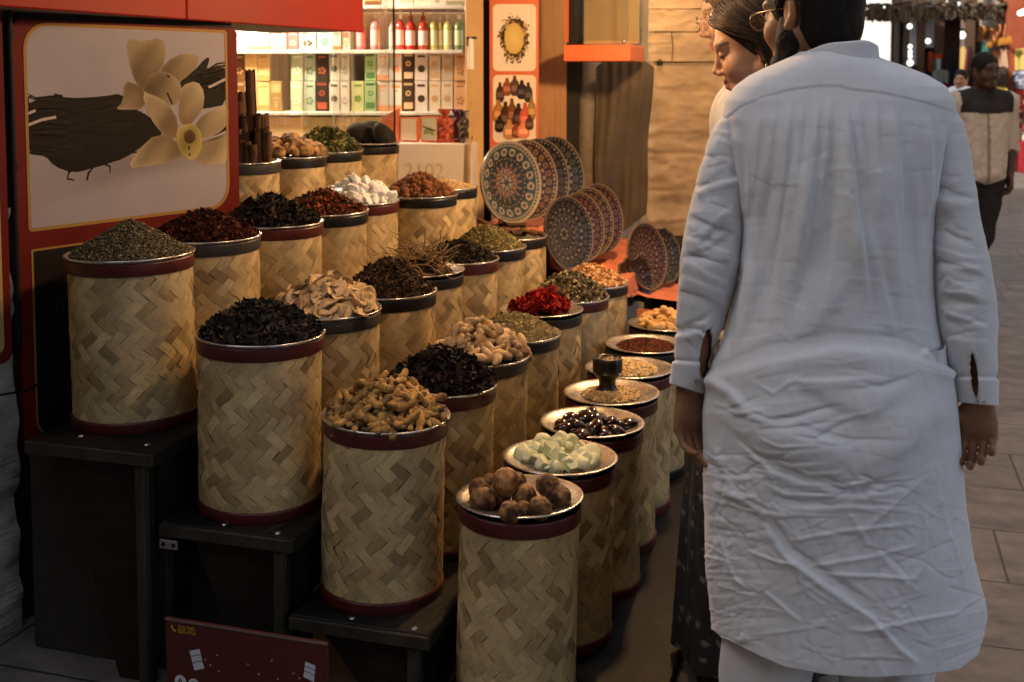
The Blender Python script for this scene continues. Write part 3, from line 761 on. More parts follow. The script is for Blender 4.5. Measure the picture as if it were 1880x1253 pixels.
# measured lime positions on the plate (pixel of centre, diameter px, height above the plate)
for i, (u, v, d, dz) in enumerate([(886, 919, 50, .025), (917, 906, 48, .028), (936, 941, 44, .024), (992, 934, 46, .025), (1026, 914, 48, .026), (963, 912, 48, .027), (880, 899, 42, .036), (928, 885, 54, .062), (1005, 891, 44, .05), (960, 936, 34, .02), (950, 884, 36, .055), (899, 884, 32, .05)]):
    P = at_z(u, v, topA.z + dz)
    put(limes[i % 8], P, (random.uniform(0, 6), random.uniform(0, 6), random.uniform(0, 6)), d * P.y / F, 'wrinkled brown dried lime piled on the nearest steel plate', 'dried lime', 'dried limes on the nearest plate')
def lump_fn(rg, cut=10, c0=(.5, .5, .5)):
    V, Fc = ICO3; V = V.copy()
    for _ in range(cut):
        n = rg.normal(size=3); n /= np.linalg.norm(n); d = rg.uniform(.5, .85); x = V @ n
        V = V - np.maximum(0, x - d)[:, None] * n
    V *= (1 + .05 * fbm(V * 3 + rg.random(3) * 30, 3))[:, None]; V *= rg.uniform(.75, 1.2, 3)
    return V * .55, Fc, np.tile(c0, (len(V), 1))
alums = variants(lump_fn, 7, 'alum_lump', 'chalk', False, 5)
for o in alums: shade_auto(o, 28)
mound('A2', alums, 36, .036, .100, 1.6, .006, .037, 'chunky pale green alum lump on the second steel plate', 'alum lump', 'pale green alum lumps on a plate', 12, layers=(1, .4), tilt=1.2, jitter=.65)
cry = variants(lambda rg: lump_fn(rg, 14), 7, 'white_crystal', 'crystal', False, 6)
for o in cry: shade_auto(o, 15)
mound('D5', cry, 44, .085, .13, 1.3, .008, .046, 'white translucent crystal heaped on a drum in the upper row', 'crystal', 'white crystals heaped on a drum', 13, layers=(1, .6), tilt=1.2, jitter=.35)
res = variants(lump_fn, 6, 'resin_chunk', 'resin', False, 8)
for o in res: shade_auto(o, 40)
mound('A7', res, 34, .05, .115, 1.4, .008, .04, 'amber resin chunk on the farthest plate beside the white sleeve', 'resin chunk', 'amber resin chunks on the farthest plate', 14, layers=(1, .5), tilt=1.2, jitter=.4)
def seed_fn(rg):
    V, Fc = ICO3; V = V.copy(); eq = np.exp(-(V[:, 2] / .09) ** 2); V[:, 2] *= .5; V[:, 1] *= .8
    V *= (1 - .05 * eq + .03 * fbm(V * 1.5 + rg.random(3) * 20, 2))[:, None]
    b = np.array([.022, .008, .006]) * (.6 + .9 * rg.random()); C = np.tile(b, (len(V), 1)); C[eq > .6] *= .4
    return V * .5, Fc, C
seeds = variants(seed_fn, 5, 'glossy_seed', 'gloss', True, 9)
topS, _ = TOP['A3']
for i, (u, v, w, dz) in enumerate([(1036, 787, 44, .014), (1072, 799, 44, .014), (1105, 796, 30, .014), (1133, 791, 38, .015), (1155, 778, 40, .014), (1045, 768, 36, .022), (1072, 766, 42, .03), (1100, 770, 40, .03), (1062, 780, 36, .024), (1090, 785, 46, .026), (1120, 774, 34, .02), (1030, 778, 34, .016), (1056, 795, 34, .012), (1085, 760, 36, .03), (1140, 779, 30, .014)]):
    P = at_z(u, v, topS.z + dz)
    put(seeds[i % 5], P, (random.uniform(-.5, .5), random.uniform(-.5, .5), random.uniform(0, 6)), w * P.y / F, 'big glossy dark brown seed on the third steel plate', 'seed', 'glossy dark seeds on a plate')
def finger_fn(rg):
    n = 9; k = 10; t = np.linspace(0, 1, n); b1, b2 = rg.normal(0, .12, 2)
    pts = [((a - .5), b1 * math.sin(a * 3.1) , b2 * math.sin(a * 3.1 + .6) * .6) for a in t]
    rad = [(.082 + .022 * math.sin(a * 19 + rg.random())) * (.55 + .75 * math.sin(PI * min(1, a * .85 + .14))) for a in t]
    m = MB().tube(pts, rad, k)
    if rg.random() < .6:
        a = rg.uniform(.3, .7); p = Vector(pts[int(a * 8)]); d = Vector((.2, rg.choice([-1, 1]) * .25, .1))
        m.tube([p, p + d * .5, p + d], [.065, .06, .03], k)
    V = np.array(m.v); V *= (1 + .08 * fbm(V * 9 + rg.random(3) * 20, 2))[:, None]
    base = np.array([.40, .235, .075]) * (.7 + .5 * rg.random()); ring = .85 + .3 * np.sin(V[:, 0] * 48) * .5 - .55 * np.clip((np.abs(V[:, 0]) - .36) / .14, 0, 1)
    C = base * (ring * (1 + .9 * fbm(V * 6 + rg.random(3) * 9, 3)))[:, None]
    return V, m.f, np.clip(C, .01, 1)
tur = variants(finger_fn, 8, 'turmeric_finger', 'piece', True, 21)
mound('B1', tur, 90, .078, .122, 1.5, .006, .080, 'knobbly yellow brown turmeric finger on the second drum from the front', 'turmeric', 'turmeric fingers heaped on a drum', 22, layers=(1, .62, .25), tilt=.28, jitter=.4)
def ginger_fn(rg):
    m = MB(); n = 7; bend = rg.normal(0, .5)
    pts = [Vector((a - .5, bend * (a - .5) ** 2, .1 * math.sin(a * 5))) for a in np.linspace(0, 1, n)]
    m.tube(pts, [.06, .14, .17, .13, .16, .15, .06], 10)
    for _ in range(rg.integers(2, 4)):
        p = pts[rg.integers(1, 6)]; an = rg.uniform(-1, 1) + (PI if rg.random() < .5 else 0)
        d = Vector((math.sin(an) * .4, math.cos(an), rg.normal() * .3)) * rg.uniform(.22, .36)
        m.tube([p, p + d * .6, p + d, p + d * 1.08], [.12, .13, .11, .04], 9)
    V = np.array(m.v); V *= (1 + .07 * fbm(V * 8 + rg.random(3) * 20, 2))[:, None]
    base = np.array([.50, .36, .215]) * (.75 + .4 * rg.random()); C = base * np.clip(1 + .9 * fbm(V * 5 + rg.random(3) * 9, 3), .4, 1.4)[:, None]
    return V, m.f, np.clip(C, .02, 1)
gin = variants(ginger_fn, 8, 'ginger_root', 'piece', True, 31)
mound('B3', gin, 44, .085, .128, 1.5, .008, .078, 'branched beige dried ginger root in the second row', 'ginger root', 'dried ginger roots heaped on a drum', 32, layers=(1, .6), tilt=.5, jitter=.35)
def slice_fn(rg):
    na, nr = 14, 3; V = []; ph = rg.random() * 6; cu = rg.normal(0, .35); cv = rg.normal(0, .3)
    for side in (0, 1):
        for i in range(nr + 1):
            for j in range(na):
                a = 2 * PI * j / na; r = .5 * i / nr * (1 + .12 * math.sin(2 * a + ph) + .06 * math.sin(5 * a + ph)) * (1 if i < nr else 1)
                x, y = r * math.cos(a) * 1.25, r * math.sin(a) * .9
                z = cu * x * x + cv * y * y + .05 * math.sin(5 * x + 4 * y + ph) + (.035 if i < nr else .02) * (1 if side else -1)
                V.append((x, y, z))
    Fc = []; o = (nr + 1) * na
    for side in (0, 1):
        for i in range(nr):
            for j in range(na):
                q = [side * o + i * na + j, side * o + i * na + (j + 1) % na, side * o + (i + 1) * na + (j + 1) % na, side * o + (i + 1) * na + j]
                Fc.append(tuple(q if side == 0 else q[::-1]))
    Fc += [(nr * na + j, nr * na + (j + 1) % na, o + nr * na + (j + 1) % na, o + nr * na + j) for j in range(na)]
    V = np.array(V); r = np.hypot(V[:, 0], V[:, 1]); base = np.array([.56, .40, .22]) * (.8 + .35 * rg.random())
    C = base * np.clip(1.1 - .9 * np.clip(r - .4, 0, 1) / .3 + .4 * fbm(V * 6 + rg.random(3) * 9, 3), .3, 1.3)[:, None]
    return V, Fc, np.clip(C, .02, 1)
sli = variants(slice_fn, 8, 'dried_slice', 'piece', True, 41)
mound('C2', sli, 85, .082, .138, 1.45, .006, .05, 'curled cream dried root slice heaped on the drum behind the black leaves', 'dried slice', 'cream dried slices heaped on a drum', 42, layers=(1, .8), tilt=.4, jitter=.35)
def blossom_fn(rg):
    Vs = []; Fs = []; n0 = 0
    for _ in range(14):
        V, Fc = sh_crumple(rg); Rm = np.array(Euler(tuple(rg.random(3) * 6)).to_matrix()); V = V @ Rm.T * .75 + rg.normal(0, .14, 3)
        Vs.append(V); Fs.append(Fc + n0); n0 += len(V)
    V = np.concatenate(Vs); b = np.array([.33, .012, .012]) * (.5 + .8 * rg.random())
    return V, np.concatenate(Fs), np.clip(b * (1 + .45 * rg.normal(size=(len(V), 1))), .004, 1)
blo = variants(blossom_fn, 6, 'red_flower', 'spice', False, 51)
mound('B5', blo, 34, .05, .098, 1.4, .012, .038, 'crumpled bright red dried flower on a steel plate', 'dried flower', 'red dried flowers on a plate', 52, layers=(1, .5), tilt=1, jitter=.3)
def nut_fn(rg, c=(.14, .055, .022)):
    V, Fc = ICO3; n = fbm(V * 1.8 + rg.random(3) * 40, 3); V = V * (.5 + .08 * n)[:, None]
    hole = np.exp(-((V[:, 0] - .45) ** 2 + V[:, 1] ** 2) / .02); V[:, 0] -= .18 * hole
    b = np.array(c) * (.55 + .9 * rg.random()); C = b * np.clip(1 + 1.4 * fbm(V * 5 + rg.random(3) * 30, 3), .25, 1.9)[:, None]; C *= (1 - .75 * hole)[:, None]
    return V, Fc, np.clip(C, .006, 1)
nts = variants(nut_fn, 7, 'brown_nut', 'piece', True, 61)
mound('D6', nts, 105, .075, .135, 1.4, .006, .027, 'small round brown nut heaped beside the white crystals', 'nut', 'round brown nuts heaped on a drum', 62, layers=(1,), tilt=1.5, jitter=.25)
rgd = np.random.default_rng(5)
heap('D6', 'nut_bed', 'lower layer of broken brown nuts beneath the round ones', 'spice heap', [GR, CR], 900, (.012, .02), [(.10, .04, .018), (.05, .022, .012), (.2, .1, .05)], .07, p=1.4)
tn = variants(lambda rg: nut_fn(rg, (.42, .25, .11)), 6, 'tan_nut', 'piece', True, 63)
mound('E2', tn, 30, .05, .13, 1.6, .016, .052, 'round wrinkled tan nut on the top row beside the cinnamon sticks', 'nut', 'tan nuts on the top row', 64, layers=(1, .5), tilt=1.5, jitter=.3)
# three black lumps (measured)
topE, _ = TOP['E4']
bl = variants(lambda rg: (lambda V, Fc: (V * (.5 + .05 * fbm(V * 1.4 + rg.random(3) * 30, 3))[:, None] * np.array([1.15, .8, .72]), Fc, np.clip(np.tile((.02, .017, .013), (len(V), 1)) * (1 + 1.2 * fbm(V * 9, 3))[:, None], .004, 1)))(*ICO3), 3, 'black_lump', 'piece', True, 71)
for i, (u, v, d, dz, ry, word) in enumerate([(668, 248, 56, .042, .35, 'large black rough oval lump at the left of the topmost plate'), (684, 240, 44, .055, .2, 'black rough lump at the back of the topmost plate'), (706, 251, 48, .038, .9, 'pointed black rough lump at the right of the topmost plate')]):
    P = at_z(u, v, topE.z + dz); P.y += .05 * (i == 1)
    put(bl[i], P, (.2, ry, .3 * i), d * P.y / F * 1.05, word, 'black lump', None)
# cinnamon sticks: hollow rolled tubes
def stick_fn(rg):
    n, k = 8, 18; V = []; turn = rg.uniform(1.05, 1.35); bx, by = rg.normal(0, .02, 2)
    L = 1.0
    for i in range(n):
        t = i / (n - 1)
        for j in range(k):
            a = 2 * PI * turn * j / (k - 1); r = .12 * (1 - .28 * j / (k - 1)) * (1 + .05 * math.sin(7 * t + a))
            V.append((r * math.cos(a) + bx * math.sin(3 * t), r * math.sin(a) + by * math.sin(3 * t), L * t + .02 * math.sin(a * 3) * (t > .9)))
    Fc = [(i * k + j, i * k + j + 1, (i + 1) * k + j + 1, (i + 1) * k + j) for i in range(n - 1) for j in range(k - 1)]
    V = np.array(V); b = np.array([.085, .04, .02]) * (.6 + .7 * rg.random())
    return V, Fc, np.clip(b * (1 + .8 * fbm(V * np.array([9, 9, 3]) + rg.random(3) * 30, 3))[:, None], .006, 1)
stk = variants(stick_fn, 6, 'cinnamon_stick', 'piece', True, 81)
topC, _ = TOP['E1']; BACKC = E1Y = topC.y
for i, (u, vt, hw) in enumerate([(457, 132, .28), (444, 172, .24), (468, 208, .25), (486, 212, .25), (452, 218, .3), (441, 217, .26), (502, 211, .26), (490, 240, .3), (505, 237, .27), (515, 245, .22), (462, 262, .3), (446, 260, .3), (478, 268, .25), (431, 240, .3), (420, 225, .3), (428, 190, .28)]):
    back = max(-.08, min(.09, (235 - vt) / 800.0)); off = (u - 441) / 82 * .118
    zt = at_d(u, vt, topC.y + back).z; Ls = zt - topC.z
    put(stk[i % 6], (topC.x + off, topC.y + back, topC.z + .004), (random.uniform(-.05, .05), random.uniform(-.05, .05), random.uniform(0, 6)), (hw * .62, hw * .62, max(.06, Ls)), 'upright rolled cinnamon bark stick on the top row beside the poster', 'cinnamon stick', 'cinnamon sticks standing in a drum')
topK, _ = TOP['C7']
for i in range(20):
    a = random.uniform(0, 6.28); r = .12 * math.sqrt(random.random())
    put(stk[i % 6], (topK.x + r * math.cos(a) - .03, topK.y + r * math.sin(a), topK.z + .018 + .035 * (1 - r / .13)), (PI / 2 + random.uniform(-.3, .3), random.uniform(-.3, .3), random.uniform(0, 6)), (.10, .10, random.uniform(.06, .1)), 'short curl of cinnamon bark lying under the big painted plate', 'cinnamon curl', 'cinnamon bark curls on a drum')
# tangled roots
def rootball(rg):
    m = MB(); base = np.array([.27, .18, .085])
    for i in range(16):
        a0 = rg.random() * 6.28; pts = []; p = Vector((rg.normal(0, .012), rg.normal(0, .012), .0)); d = Vector((math.cos(a0), math.sin(a0), rg.uniform(.2, 1.0))).normalized()
        cv = Vector(rg.normal(size=3)) * .35
        for s in range(11):
            pts.append(p.copy()); p = p + d * .0095; d = (d + cv * .35 + Vector((0, 0, -.13)) + Vector(rg.normal(size=3)) * .16).normalized()
            if p.z < -.005: p.z = -.005
        r0 = rg.uniform(.0017, .0032)
        m.tube(pts, [r0 * (1 - .6 * s / 10) for s in range(11)], 5, tuple(base * rg.uniform(.45, 1.35)))
    m.lathe([(.001, .014), (.013, .011), (.019, .002), (.012, -.008), (.001, -.01)], 9, col=tuple(base * .6))
    return np.array(m.v), m.f, np.array(m.c)
rbs = variants(rootball, 5, 'root_bundle', 'spice', True, 91)
rt, _ = TOP['C4']
for i, (dx, dy, dz, sc) in enumerate([(-.085, -.01, .02, 1.15), (.0, .03, .06, 1.3), (.06, .0, .045, 1.1), (.075, -.07, .02, 1.25), (-.02, -.06, .025, 1.15), (-.05, .07, .03, 1.2), (.05, .08, .03, 1.1), (.0, -.01, .045, 1.2), (-.045, -.03, .05, 1.1)]):
    put(rbs[i % 5], (rt.x + dx, rt.y + dy, rt.z + dz), (random.uniform(-.5, .5), random.uniform(-.5, .5), random.uniform(0, 6)), sc, 'tangled bundle of thin wiry brown roots on a steel plate', 'root bundle', 'tangled root bundles on a plate')
heap('C4', 'root_crumbs', 'dark crumbs and root hairs beneath the tangled roots', 'spice heap', [CR, ND], 900, (.008, .022), [(.05, .032, .018), (.1, .065, .03), (.025, .016, .01)], .05, R=.11, p=1.4, flat=.2)
# black turned cup on the fourth plate
t4, _ = TOP['A4']; pc = at_z(1115, 724, t4.z + .004)
cup = thing('incense_cup', 'black turned wooden incense cup standing in pale resin', 'cup', (pc.x, pc.y, t4.z + .003))
MB().lathe([(.001, .0), (.046, .0), (.047, .006), (.04, .012), (.03, .022), (.026, .034), (.027, .046), (.034, .058), (.0435, .066), (.047, .078), (.047, .108), (.0455, .118), (.0425, .1195), (.040, .116), (.038, .108), (.001, .104)], 36).build('body', 'blackwood', cup, True)
rg = np.random.default_rng(4)
m = MB()
for i in range(26):
    V, Fc = sh_nut(rg); a = rg.random() * 6.28; r = .034 * math.sqrt(rg.random()); sc = rg.uniform(.007, .013)
    c = random.choice([(.55, .42, .25), (.3, .2, .1), (.65, .55, .4), (.2, .12, .06)])
    m.add([tuple(np.array(q) * sc + np.array([r * math.cos(a), r * math.sin(a), .111 + .004 * rg.random()])) for q in V], [tuple(f) for f in Fc], c)
o = m.build('incense_pieces', 'spice', None); o.location = cup.location
tag(o, 'small pinch of mixed incense pieces in the mouth of the black cup', 'incense', kind='stuff')
# ------------------------------------------------------------------ helpers for flat things measured on a known plane
class Plane:
    """a vertical board: origin p, direction d along it (horizontal), normal towards the alley"""
    def __init__(s, p, q):
        s.p = Vector((p[0], p[1], 0)); d = Vector((q[0] - p[0], q[1] - p[1], 0)); s.len = d.length; s.d = d.normalized()
        s.n = Vector((s.d.y, -s.d.x, 0)); s.ang = math.atan2(s.d.y, s.d.x)
    def px(s, u, v, off=0.0):          # photo pixel -> (along, height) on the board
        P = at_plane(u, v, s.p + s.n * off, np.array(s.n)); return ((P - s.p).dot(s.d), P.z)
    def w(s, a, z, off=0.0): return s.p + s.d * a + s.n * off + Vector((0, 0, z))
    def mat(s, a, z, off=0.0): return Matrix.Translation(s.w(a, z, off)) @ Matrix.Rotation(s.ang, 4, 'Z')
def rrect(a0, a1, z0, z1, r, n=7):
    """rounded rectangle outline; r = radii (bl, br, tr, tl)"""
    out = []
    for (cx, cz, rr, t0) in ((a0, z0, r[0], PI), (a1, z0, r[1], 1.5 * PI), (a1, z1, r[2], 0), (a0, z1, r[3], .5 * PI)):
        sx = 1 if cx == a0 else -1; sz = 1 if cz == z0 else -1
        if rr <= 0: out.append((cx, cz)); continue
        for k in range(n + 1):
            t = t0 + .5 * PI * k / n; out.append((cx + sx * rr + rr * math.cos(t), cz + sz * rr + rr * math.sin(t)))
    return out
class Flat:
    """stacked flat shapes in one mesh, on a plane: local x along, z up, -y towards the alley"""
    def __init__(s, k=1.0): s.mb = MB(); s.k = k
    def poly(s, pts, off, col, col_c=None):
        c = np.mean(np.array(pts), 0); n = len(pts)
        off = off * s.k; V = [(a, -off, z) for a, z in pts] + [(c[0], -off - .00003, c[1])]
        cc = [col] * n + [col_c if col_c is not None else col]
        s.mb.add(V, [(i, (i + 1) % n, n) for i in range(n)], np.array(cc)); return s
    def band(s, outer, inner, off, col):
        n = len(outer); off = off * s.k; V = [(a, -off, z) for a, z in outer] + [(a, -off, z) for a, z in inner]
        s.mb.add(V, [(i, (i + 1) % n, n + (i + 1) % n, n + i) for i in range(n)], col); return s
    def stroke(s, pts, w, off, col):
        pts = [np.array(p, float) for p in pts]; n = len(pts); V = []; off = off * s.k
        ws = [w] * n if np.isscalar(w) else w
        for i, p in enumerate(pts):
            t = pts[min(i + 1, n - 1)] - pts[max(0, i - 1)]; t = t / (np.linalg.norm(t) + 1e-9); q = np.array([-t[1], t[0]]) * ws[i] / 2
            V += [(p[0] + q[0], -off, p[1] + q[1]), (p[0] - q[0], -off, p[1] - q[1])]
        s.mb.add(V, [(2 * i, 2 * i + 1, 2 * i + 3, 2 * i + 2) for i in range(n - 1)], col); return s
    def build(s, name, mat, parent): return s.mb.build(name, mat, parent)
def smooth_poly(pts, k=2):
    p = np.array(pts, float)
    for _ in range(k): p = np.stack([.75 * p + .25 * np.roll(p, -1, 0), .25 * p + .75 * np.roll(p, -1, 0)], 1).reshape(-1, 2)
    return [tuple(x) for x in p]
def text_mesh(txt, size, name, mat, parent, loc, ang=0.0, shear=0.0, col=None, align='LEFT'):
    c = bpy.data.curves.new(name, 'FONT'); c.body = txt; c.size = size; c.align_x = align; c.extrude = .0004; c.resolution_u = 3
    o = bpy.data.objects.new(name, c); COL.objects.link(o)
    bpy.context.view_layer.update()
    me = bpy.data.meshes.new_from_object(o.evaluated_get(bpy.context.evaluated_depsgraph_get()))
    bpy.data.objects.remove(o)
    me.name = name; me.materials.clear(); me.materials.append(M[mat] if isinstance(mat, str) else mat)
    o = bpy.data.objects.new(name, me); link(o, parent); o.location = loc; o.rotation_euler = (PI / 2, 0, ang)
    return o

# ------------------------------------------------------------------ vanilla poster on the stall's back wall
PL = Plane((-1.326, 3.05), (-.886, 3.70))
a0, z1 = 0.0, 1.652; a1 = PL.len
poster = thing('poster_panel', 'tall red framed poster of a vanilla flower with dark pods', 'poster', PL.w(0, 0), PL.ang)
def zc(x, y): return PL.px(x / 2.6104, y / 2.6104)       # pixel of the enlarged photo crop -> board
pic = (zc(112, 300)[0], zc(1092, 500)[0], PL.px(50, 427)[1], PL.px(44, 40)[1])
low = (PL.px(61, 600)[0], a1 - .02, .50, PL.px(61, 458)[1])
board = rrect(a0, a1, .44, z1, (.06, .02, .02, .03))
n = len(board)
V = [(a, 0, z) for a, z in board] + [(a, .024, z) for a, z in board]
mesh_np('frame', V, [tuple(range(n)), tuple(range(n, 2 * n))[::-1]] + [(i, n + i, n + (i + 1) % n, (i + 1) % n) for i in range(n)], 'darkred', parent=poster)
f = Flat()
gold = (.34, .19, .055)
o1 = rrect(pic[0], pic[1], pic[2], pic[3], (.012, .075, .012, .075)); o2 = rrect(pic[0] + .009, pic[1] - .009, pic[2] + .009, pic[3] - .009, (.008, .068, .008, .068))
f.band(o1, o2, .0012, gold)
o3 = rrect(low[0], low[1], low[2], low[3], (.06, .01, .01, .005)); o4 = rrect(low[0] + .006, low[1] - .006, low[2] + .006, low[3] - .006, (.055, .008, .008, .004))
f.band(o3, o4, .0012, gold)
f.build('gold_trim', 'print', poster)
f = Flat(.14)
f.poly(o2, .0008, (.33, .30, .325), (.285, .255, .275))
def Z(pts, sm=2): return smooth_poly([zc(*p) for p in pts], sm)
dk = (.011, .008, .006)
f.poly([zc(135, 1010), zc(135, 700), zc(700, 690), zc(1080, 640), zc(1085, 800), zc(700, 880)], .0011, (.32, .29, .305), (.2, .17, .17))
f.poly(Z([(128, 500), (180, 478), (255, 452), (330, 472), (480, 465), (590, 447), (640, 520), (720, 560), (795, 640), (700, 690), (600, 760), (500, 790), (420, 815), (350, 830), (260, 800), (215, 745), (128, 735)], 1), .0016, dk, (.012, .009, .008))
f.poly(Z([(850, 400), (930, 340), (985, 278), (1008, 278), (985, 335), (1030, 322), (1084, 325), (1094, 500), (975, 525), (900, 520), (860, 470)], 1), .0016, dk)
f.poly(Z([(965, 650), (1098, 592), (1098, 620), (1010, 660)], 1), .0016, dk)
rgp = np.random.default_rng(2)
for i in range(64):                                   # single pods in the bundle
    y0 = rgp.uniform(480, 770); x0 = rgp.uniform(130, 420); ln = rgp.uniform(150, 420); sl = rgp.uniform(-.22, .02); b = rgp.uniform(-40, 40)
    xs = np.linspace(0, 1, 9); P = [(x0 + ln * t, y0 + sl * ln * t + b * math.sin(t * 3.14)) for t in xs]
    P = [p for p in P if p[0] < 700 + .0 * p[1] and p[1] < 800 and p[1] > 470]
    if len(P) > 3: f.stroke([zc(*p) for p in P], .0045, .0019 + .00001 * i, tuple(np.array([.011, .009, .007]) * rgp.uniform(.4, 1.9)))
for k_ in range(26):
    y0 = 470 + 11 * k_ + rgp.uniform(-6, 6); f.stroke([zc(126 + rgp.uniform(0, 6), y0 + rgp.uniform(-18, 18)), zc(170, y0 + rgp.uniform(-8, 8)), zc(240, y0), zc(330, y0 + 8)], [.002, .005, .006, .003], .00265, tuple(np.array(dk) * rgp.uniform(.7, 2.4)))
for k_ in range(22):
    t_ = k_ / 21; f.stroke([zc(860 + 40 * t_, 400 + 100 * t_), zc(960 + 20 * t_, 350 + 90 * t_ + rgp.uniform(-8, 8)), zc(1040 + 20 * t_, 318 + 110 * t_ + rgp.uniform(-14, 14)), zc(1088, 300 + 190 * t_)], [.003, .006, .006, .004], .00266, tuple(np.array(dk) * rgp.uniform(.6, 2.6)))
for P in ([(400, 790), (330, 826), (322, 858), (356, 864)], [(450, 800), (424, 830), (416, 866)], [(440, 806), (500, 786), (528, 800), (526, 830)], [(140, 520), (132, 470), (150, 462)], [(255, 470), (262, 455), (300, 462)]):
    f.stroke([zc(*p) for p in P], [.003, .007, .006, .004][:len(P)] if len(P) > 2 else [.004, .006], .0027, dk)
for P in ([(128, 548), (170, 530)], [(135, 600), (200, 575), (268, 562)], [(1000, 420), (1085, 378)]):
    f.stroke([zc(*p) for p in P], .008, .003, (.44, .36, .34))
pet = [([(612, 192), (690, 208), (770, 190), (790, 250), (770, 330), (710, 370), (685, 425), (650, 380), (625, 300)], (.33, .20, .09), (.26, .15, .07)),
       ([(770, 335), (840, 270), (940, 262), (945, 310), (900, 360), (850, 395), (800, 350)], (.30, .19, .09), (.36, .24, .12)),
       ([(600, 395), (650, 410), (685, 432), (690, 520), (600, 522), (558, 520), (592, 490)], (.34, .21, .10), (.28, .17, .08)),
       ([(690, 420), (720, 360), (790, 345), (850, 390), (870, 450), (825, 510), (760, 470), (700, 440)], (.40, .29, .12), (.30, .21, .09)),
       ([(620, 800), (670, 720), (750, 648), (840, 680), (870, 745), (800, 775), (700, 795)], (.42, .28, .13), (.34, .22, .10)),
       ([(930, 770), (960, 690), (1050, 672), (1097, 640), (1097, 782), (1000, 785)], (.40, .27, .13), (.42, .30, .15)),
       ([(685, 450), (740, 465), (800, 500), (850, 580), (830, 670), (770, 630), (720, 560)], (.46, .31, .15), (.38, .25, .11)),
       ([(870, 420), (940, 395), (975, 450), (965, 530), (900, 600), (860, 570), (865, 480)], (.47, .34, .16), (.38, .26, .11)),
       ([(940, 600), (980, 550), (1060, 515), (1097, 515), (1097, 592), (1040, 640), (960, 662)], (.46, .33, .16), (.40, .28, .12)),
       ([(850, 630), (880, 605), (930, 600), (965, 650), (955, 730), (910, 765), (870, 735), (850, 680)], (.52, .42, .15), (.46, .34, .10)),
       ([(880, 640), (915, 620), (940, 660), (915, 690), (885, 680)], (.22, .11, .05), (.18, .09, .04))]
def petal(pts, ctr, lo, hi, off):
    m_ = np.mean(np.array(pts), 0); pts = [tuple(m_ + (np.array(t_) - m_) * 1.1) for t_ in pts]; pts = [(min(1094, max(122, x_)), y_) for x_, y_ in pts]
    g = smooth_poly(pts, 1); rings = [1, .8, .55, .3, .1]; V = []; C = []; n = len(g); mm = np.mean(np.array(g), 0) * .6 + np.array(ctr) * .4
    dmax = max(np.hypot(x - ctr[0], y - ctr[1]) for x, y in g)
    for r_ in rings:
        for (x, y) in g:
            q = mm + (np.array([x, y]) - mm) * r_; t = np.hypot(*(q - np.array(ctr))) / dmax; sh = .82 + .3 * math.sin((q[0] * .021 + q[1] * .013) * 2.0) * .5 - .18 * (1 - r_ if r_ > .5 else .3) + (.12 if r_ == 1 else 0)
            a_, z_ = zc(*q); V.append((a_, -off * f.k, z_)); C.append((np.array(lo) * (1 - t) + np.array(hi) * t) * sh)
    Fc = [(i * n + j, i * n + (j + 1) % n, (i + 1) * n + (j + 1) % n, (i + 1) * n + j) for i in range(len(rings) - 1) for j in range(n)] + [tuple(range((len(rings) - 1) * n, len(rings) * n))]
    f.mb.add(V, Fc, np.clip(np.array(C), .002, 1))
for i, (p, c, cc) in enumerate(pet):
    lo_, hi_ = ((.11, .065, .03), (.33, .25, .145)) if i < 4 else ((.15, .09, .04), (.44, .355, .215))
    if i == 9: lo_, hi_ = (.30, .22, .05), (.40, .33, .12)
    if i == 10: lo_, hi_ = (.08, .035, .015), (.16, .08, .03)
    petal(p, (705, 420) if i < 4 else (865, 630) if i < 9 else (905, 680), lo_, hi_, .0032 + .0005 * i)
for P in ([(800, 360), (812, 372)], [(800, 445), (825, 500)], [(905, 700), (905, 720)], [(907, 735), (909, 748)]):
    f.stroke([zc(*p) for p in P], .006, .0092, (.03, .02, .015))
f.build('print', 'print', poster)
f = Flat(.5); f.poly(o4, .0008, (.012, .011, .010), (.02, .018, .015))
for i in range(46):                                    # the dark lower picture: faint curled pods
    cx = rgp.uniform(low[0] + .03, low[0] + .42); cz = rgp.uniform(low[2] + .05, low[3] - .05); r = rgp.uniform(.012, .035); t0 = rgp.uniform(0, 6)
    f.stroke([(cx + r * math.cos(t0 + t), cz + 1.4 * r * math.sin(t0 + t)) for t in np.linspace(0, rgp.uniform(1.5, 4.5), 10)], .0035, .0012 + .00001 * i, tuple(np.array([.04, .037, .033]) * rgp.uniform(.4, 1.5)))
f.build('lower_print', 'print', poster)

# walls behind the poster
wl = thing('plaster_wall', 'dark dirty plaster wall behind the left end of the stand', 'wall', PL.w(0, 0), PL.ang)
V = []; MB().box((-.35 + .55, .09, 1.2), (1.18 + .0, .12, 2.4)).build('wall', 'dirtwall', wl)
pr = thing('stone_pier', 'pale chipped stone pier at the far left edge of the stall', 'pier', PL.w(-.01, 0), PL.ang)
nx_, nz_ = 24, 90; V = []
for i in range(nx_ + 1):
    for j in range(nz_ + 1):
        x = -1.35 + 1.33 * i / nx_; z = 1.15 * j / nz_
        e = .016 * fbm(np.array([x * 9, 1.0, z * 9]), 4) + .01 * fbm(np.array([x * 40, 1.0, z * 40]), 2)
        x2 = x + (.02 * fbm(np.array([3.0, 2.0, z * 12]), 3) if i == nx_ else 0)
        V.append((x2, -.012 - e, z))
Fc = [(i * (nz_ + 1) + j, (i + 1) * (nz_ + 1) + j, (i + 1) * (nz_ + 1) + j + 1, i * (nz_ + 1) + j + 1) for i in range(nx_) for j in range(nz_)]
nn = len(V); V += [(-.02, .03, 0), (-.02, .03, 1.15), (-1.35, .03, 1.15), (-1.35, .03, 0)]
e0 = nx_ * (nz_ + 1)
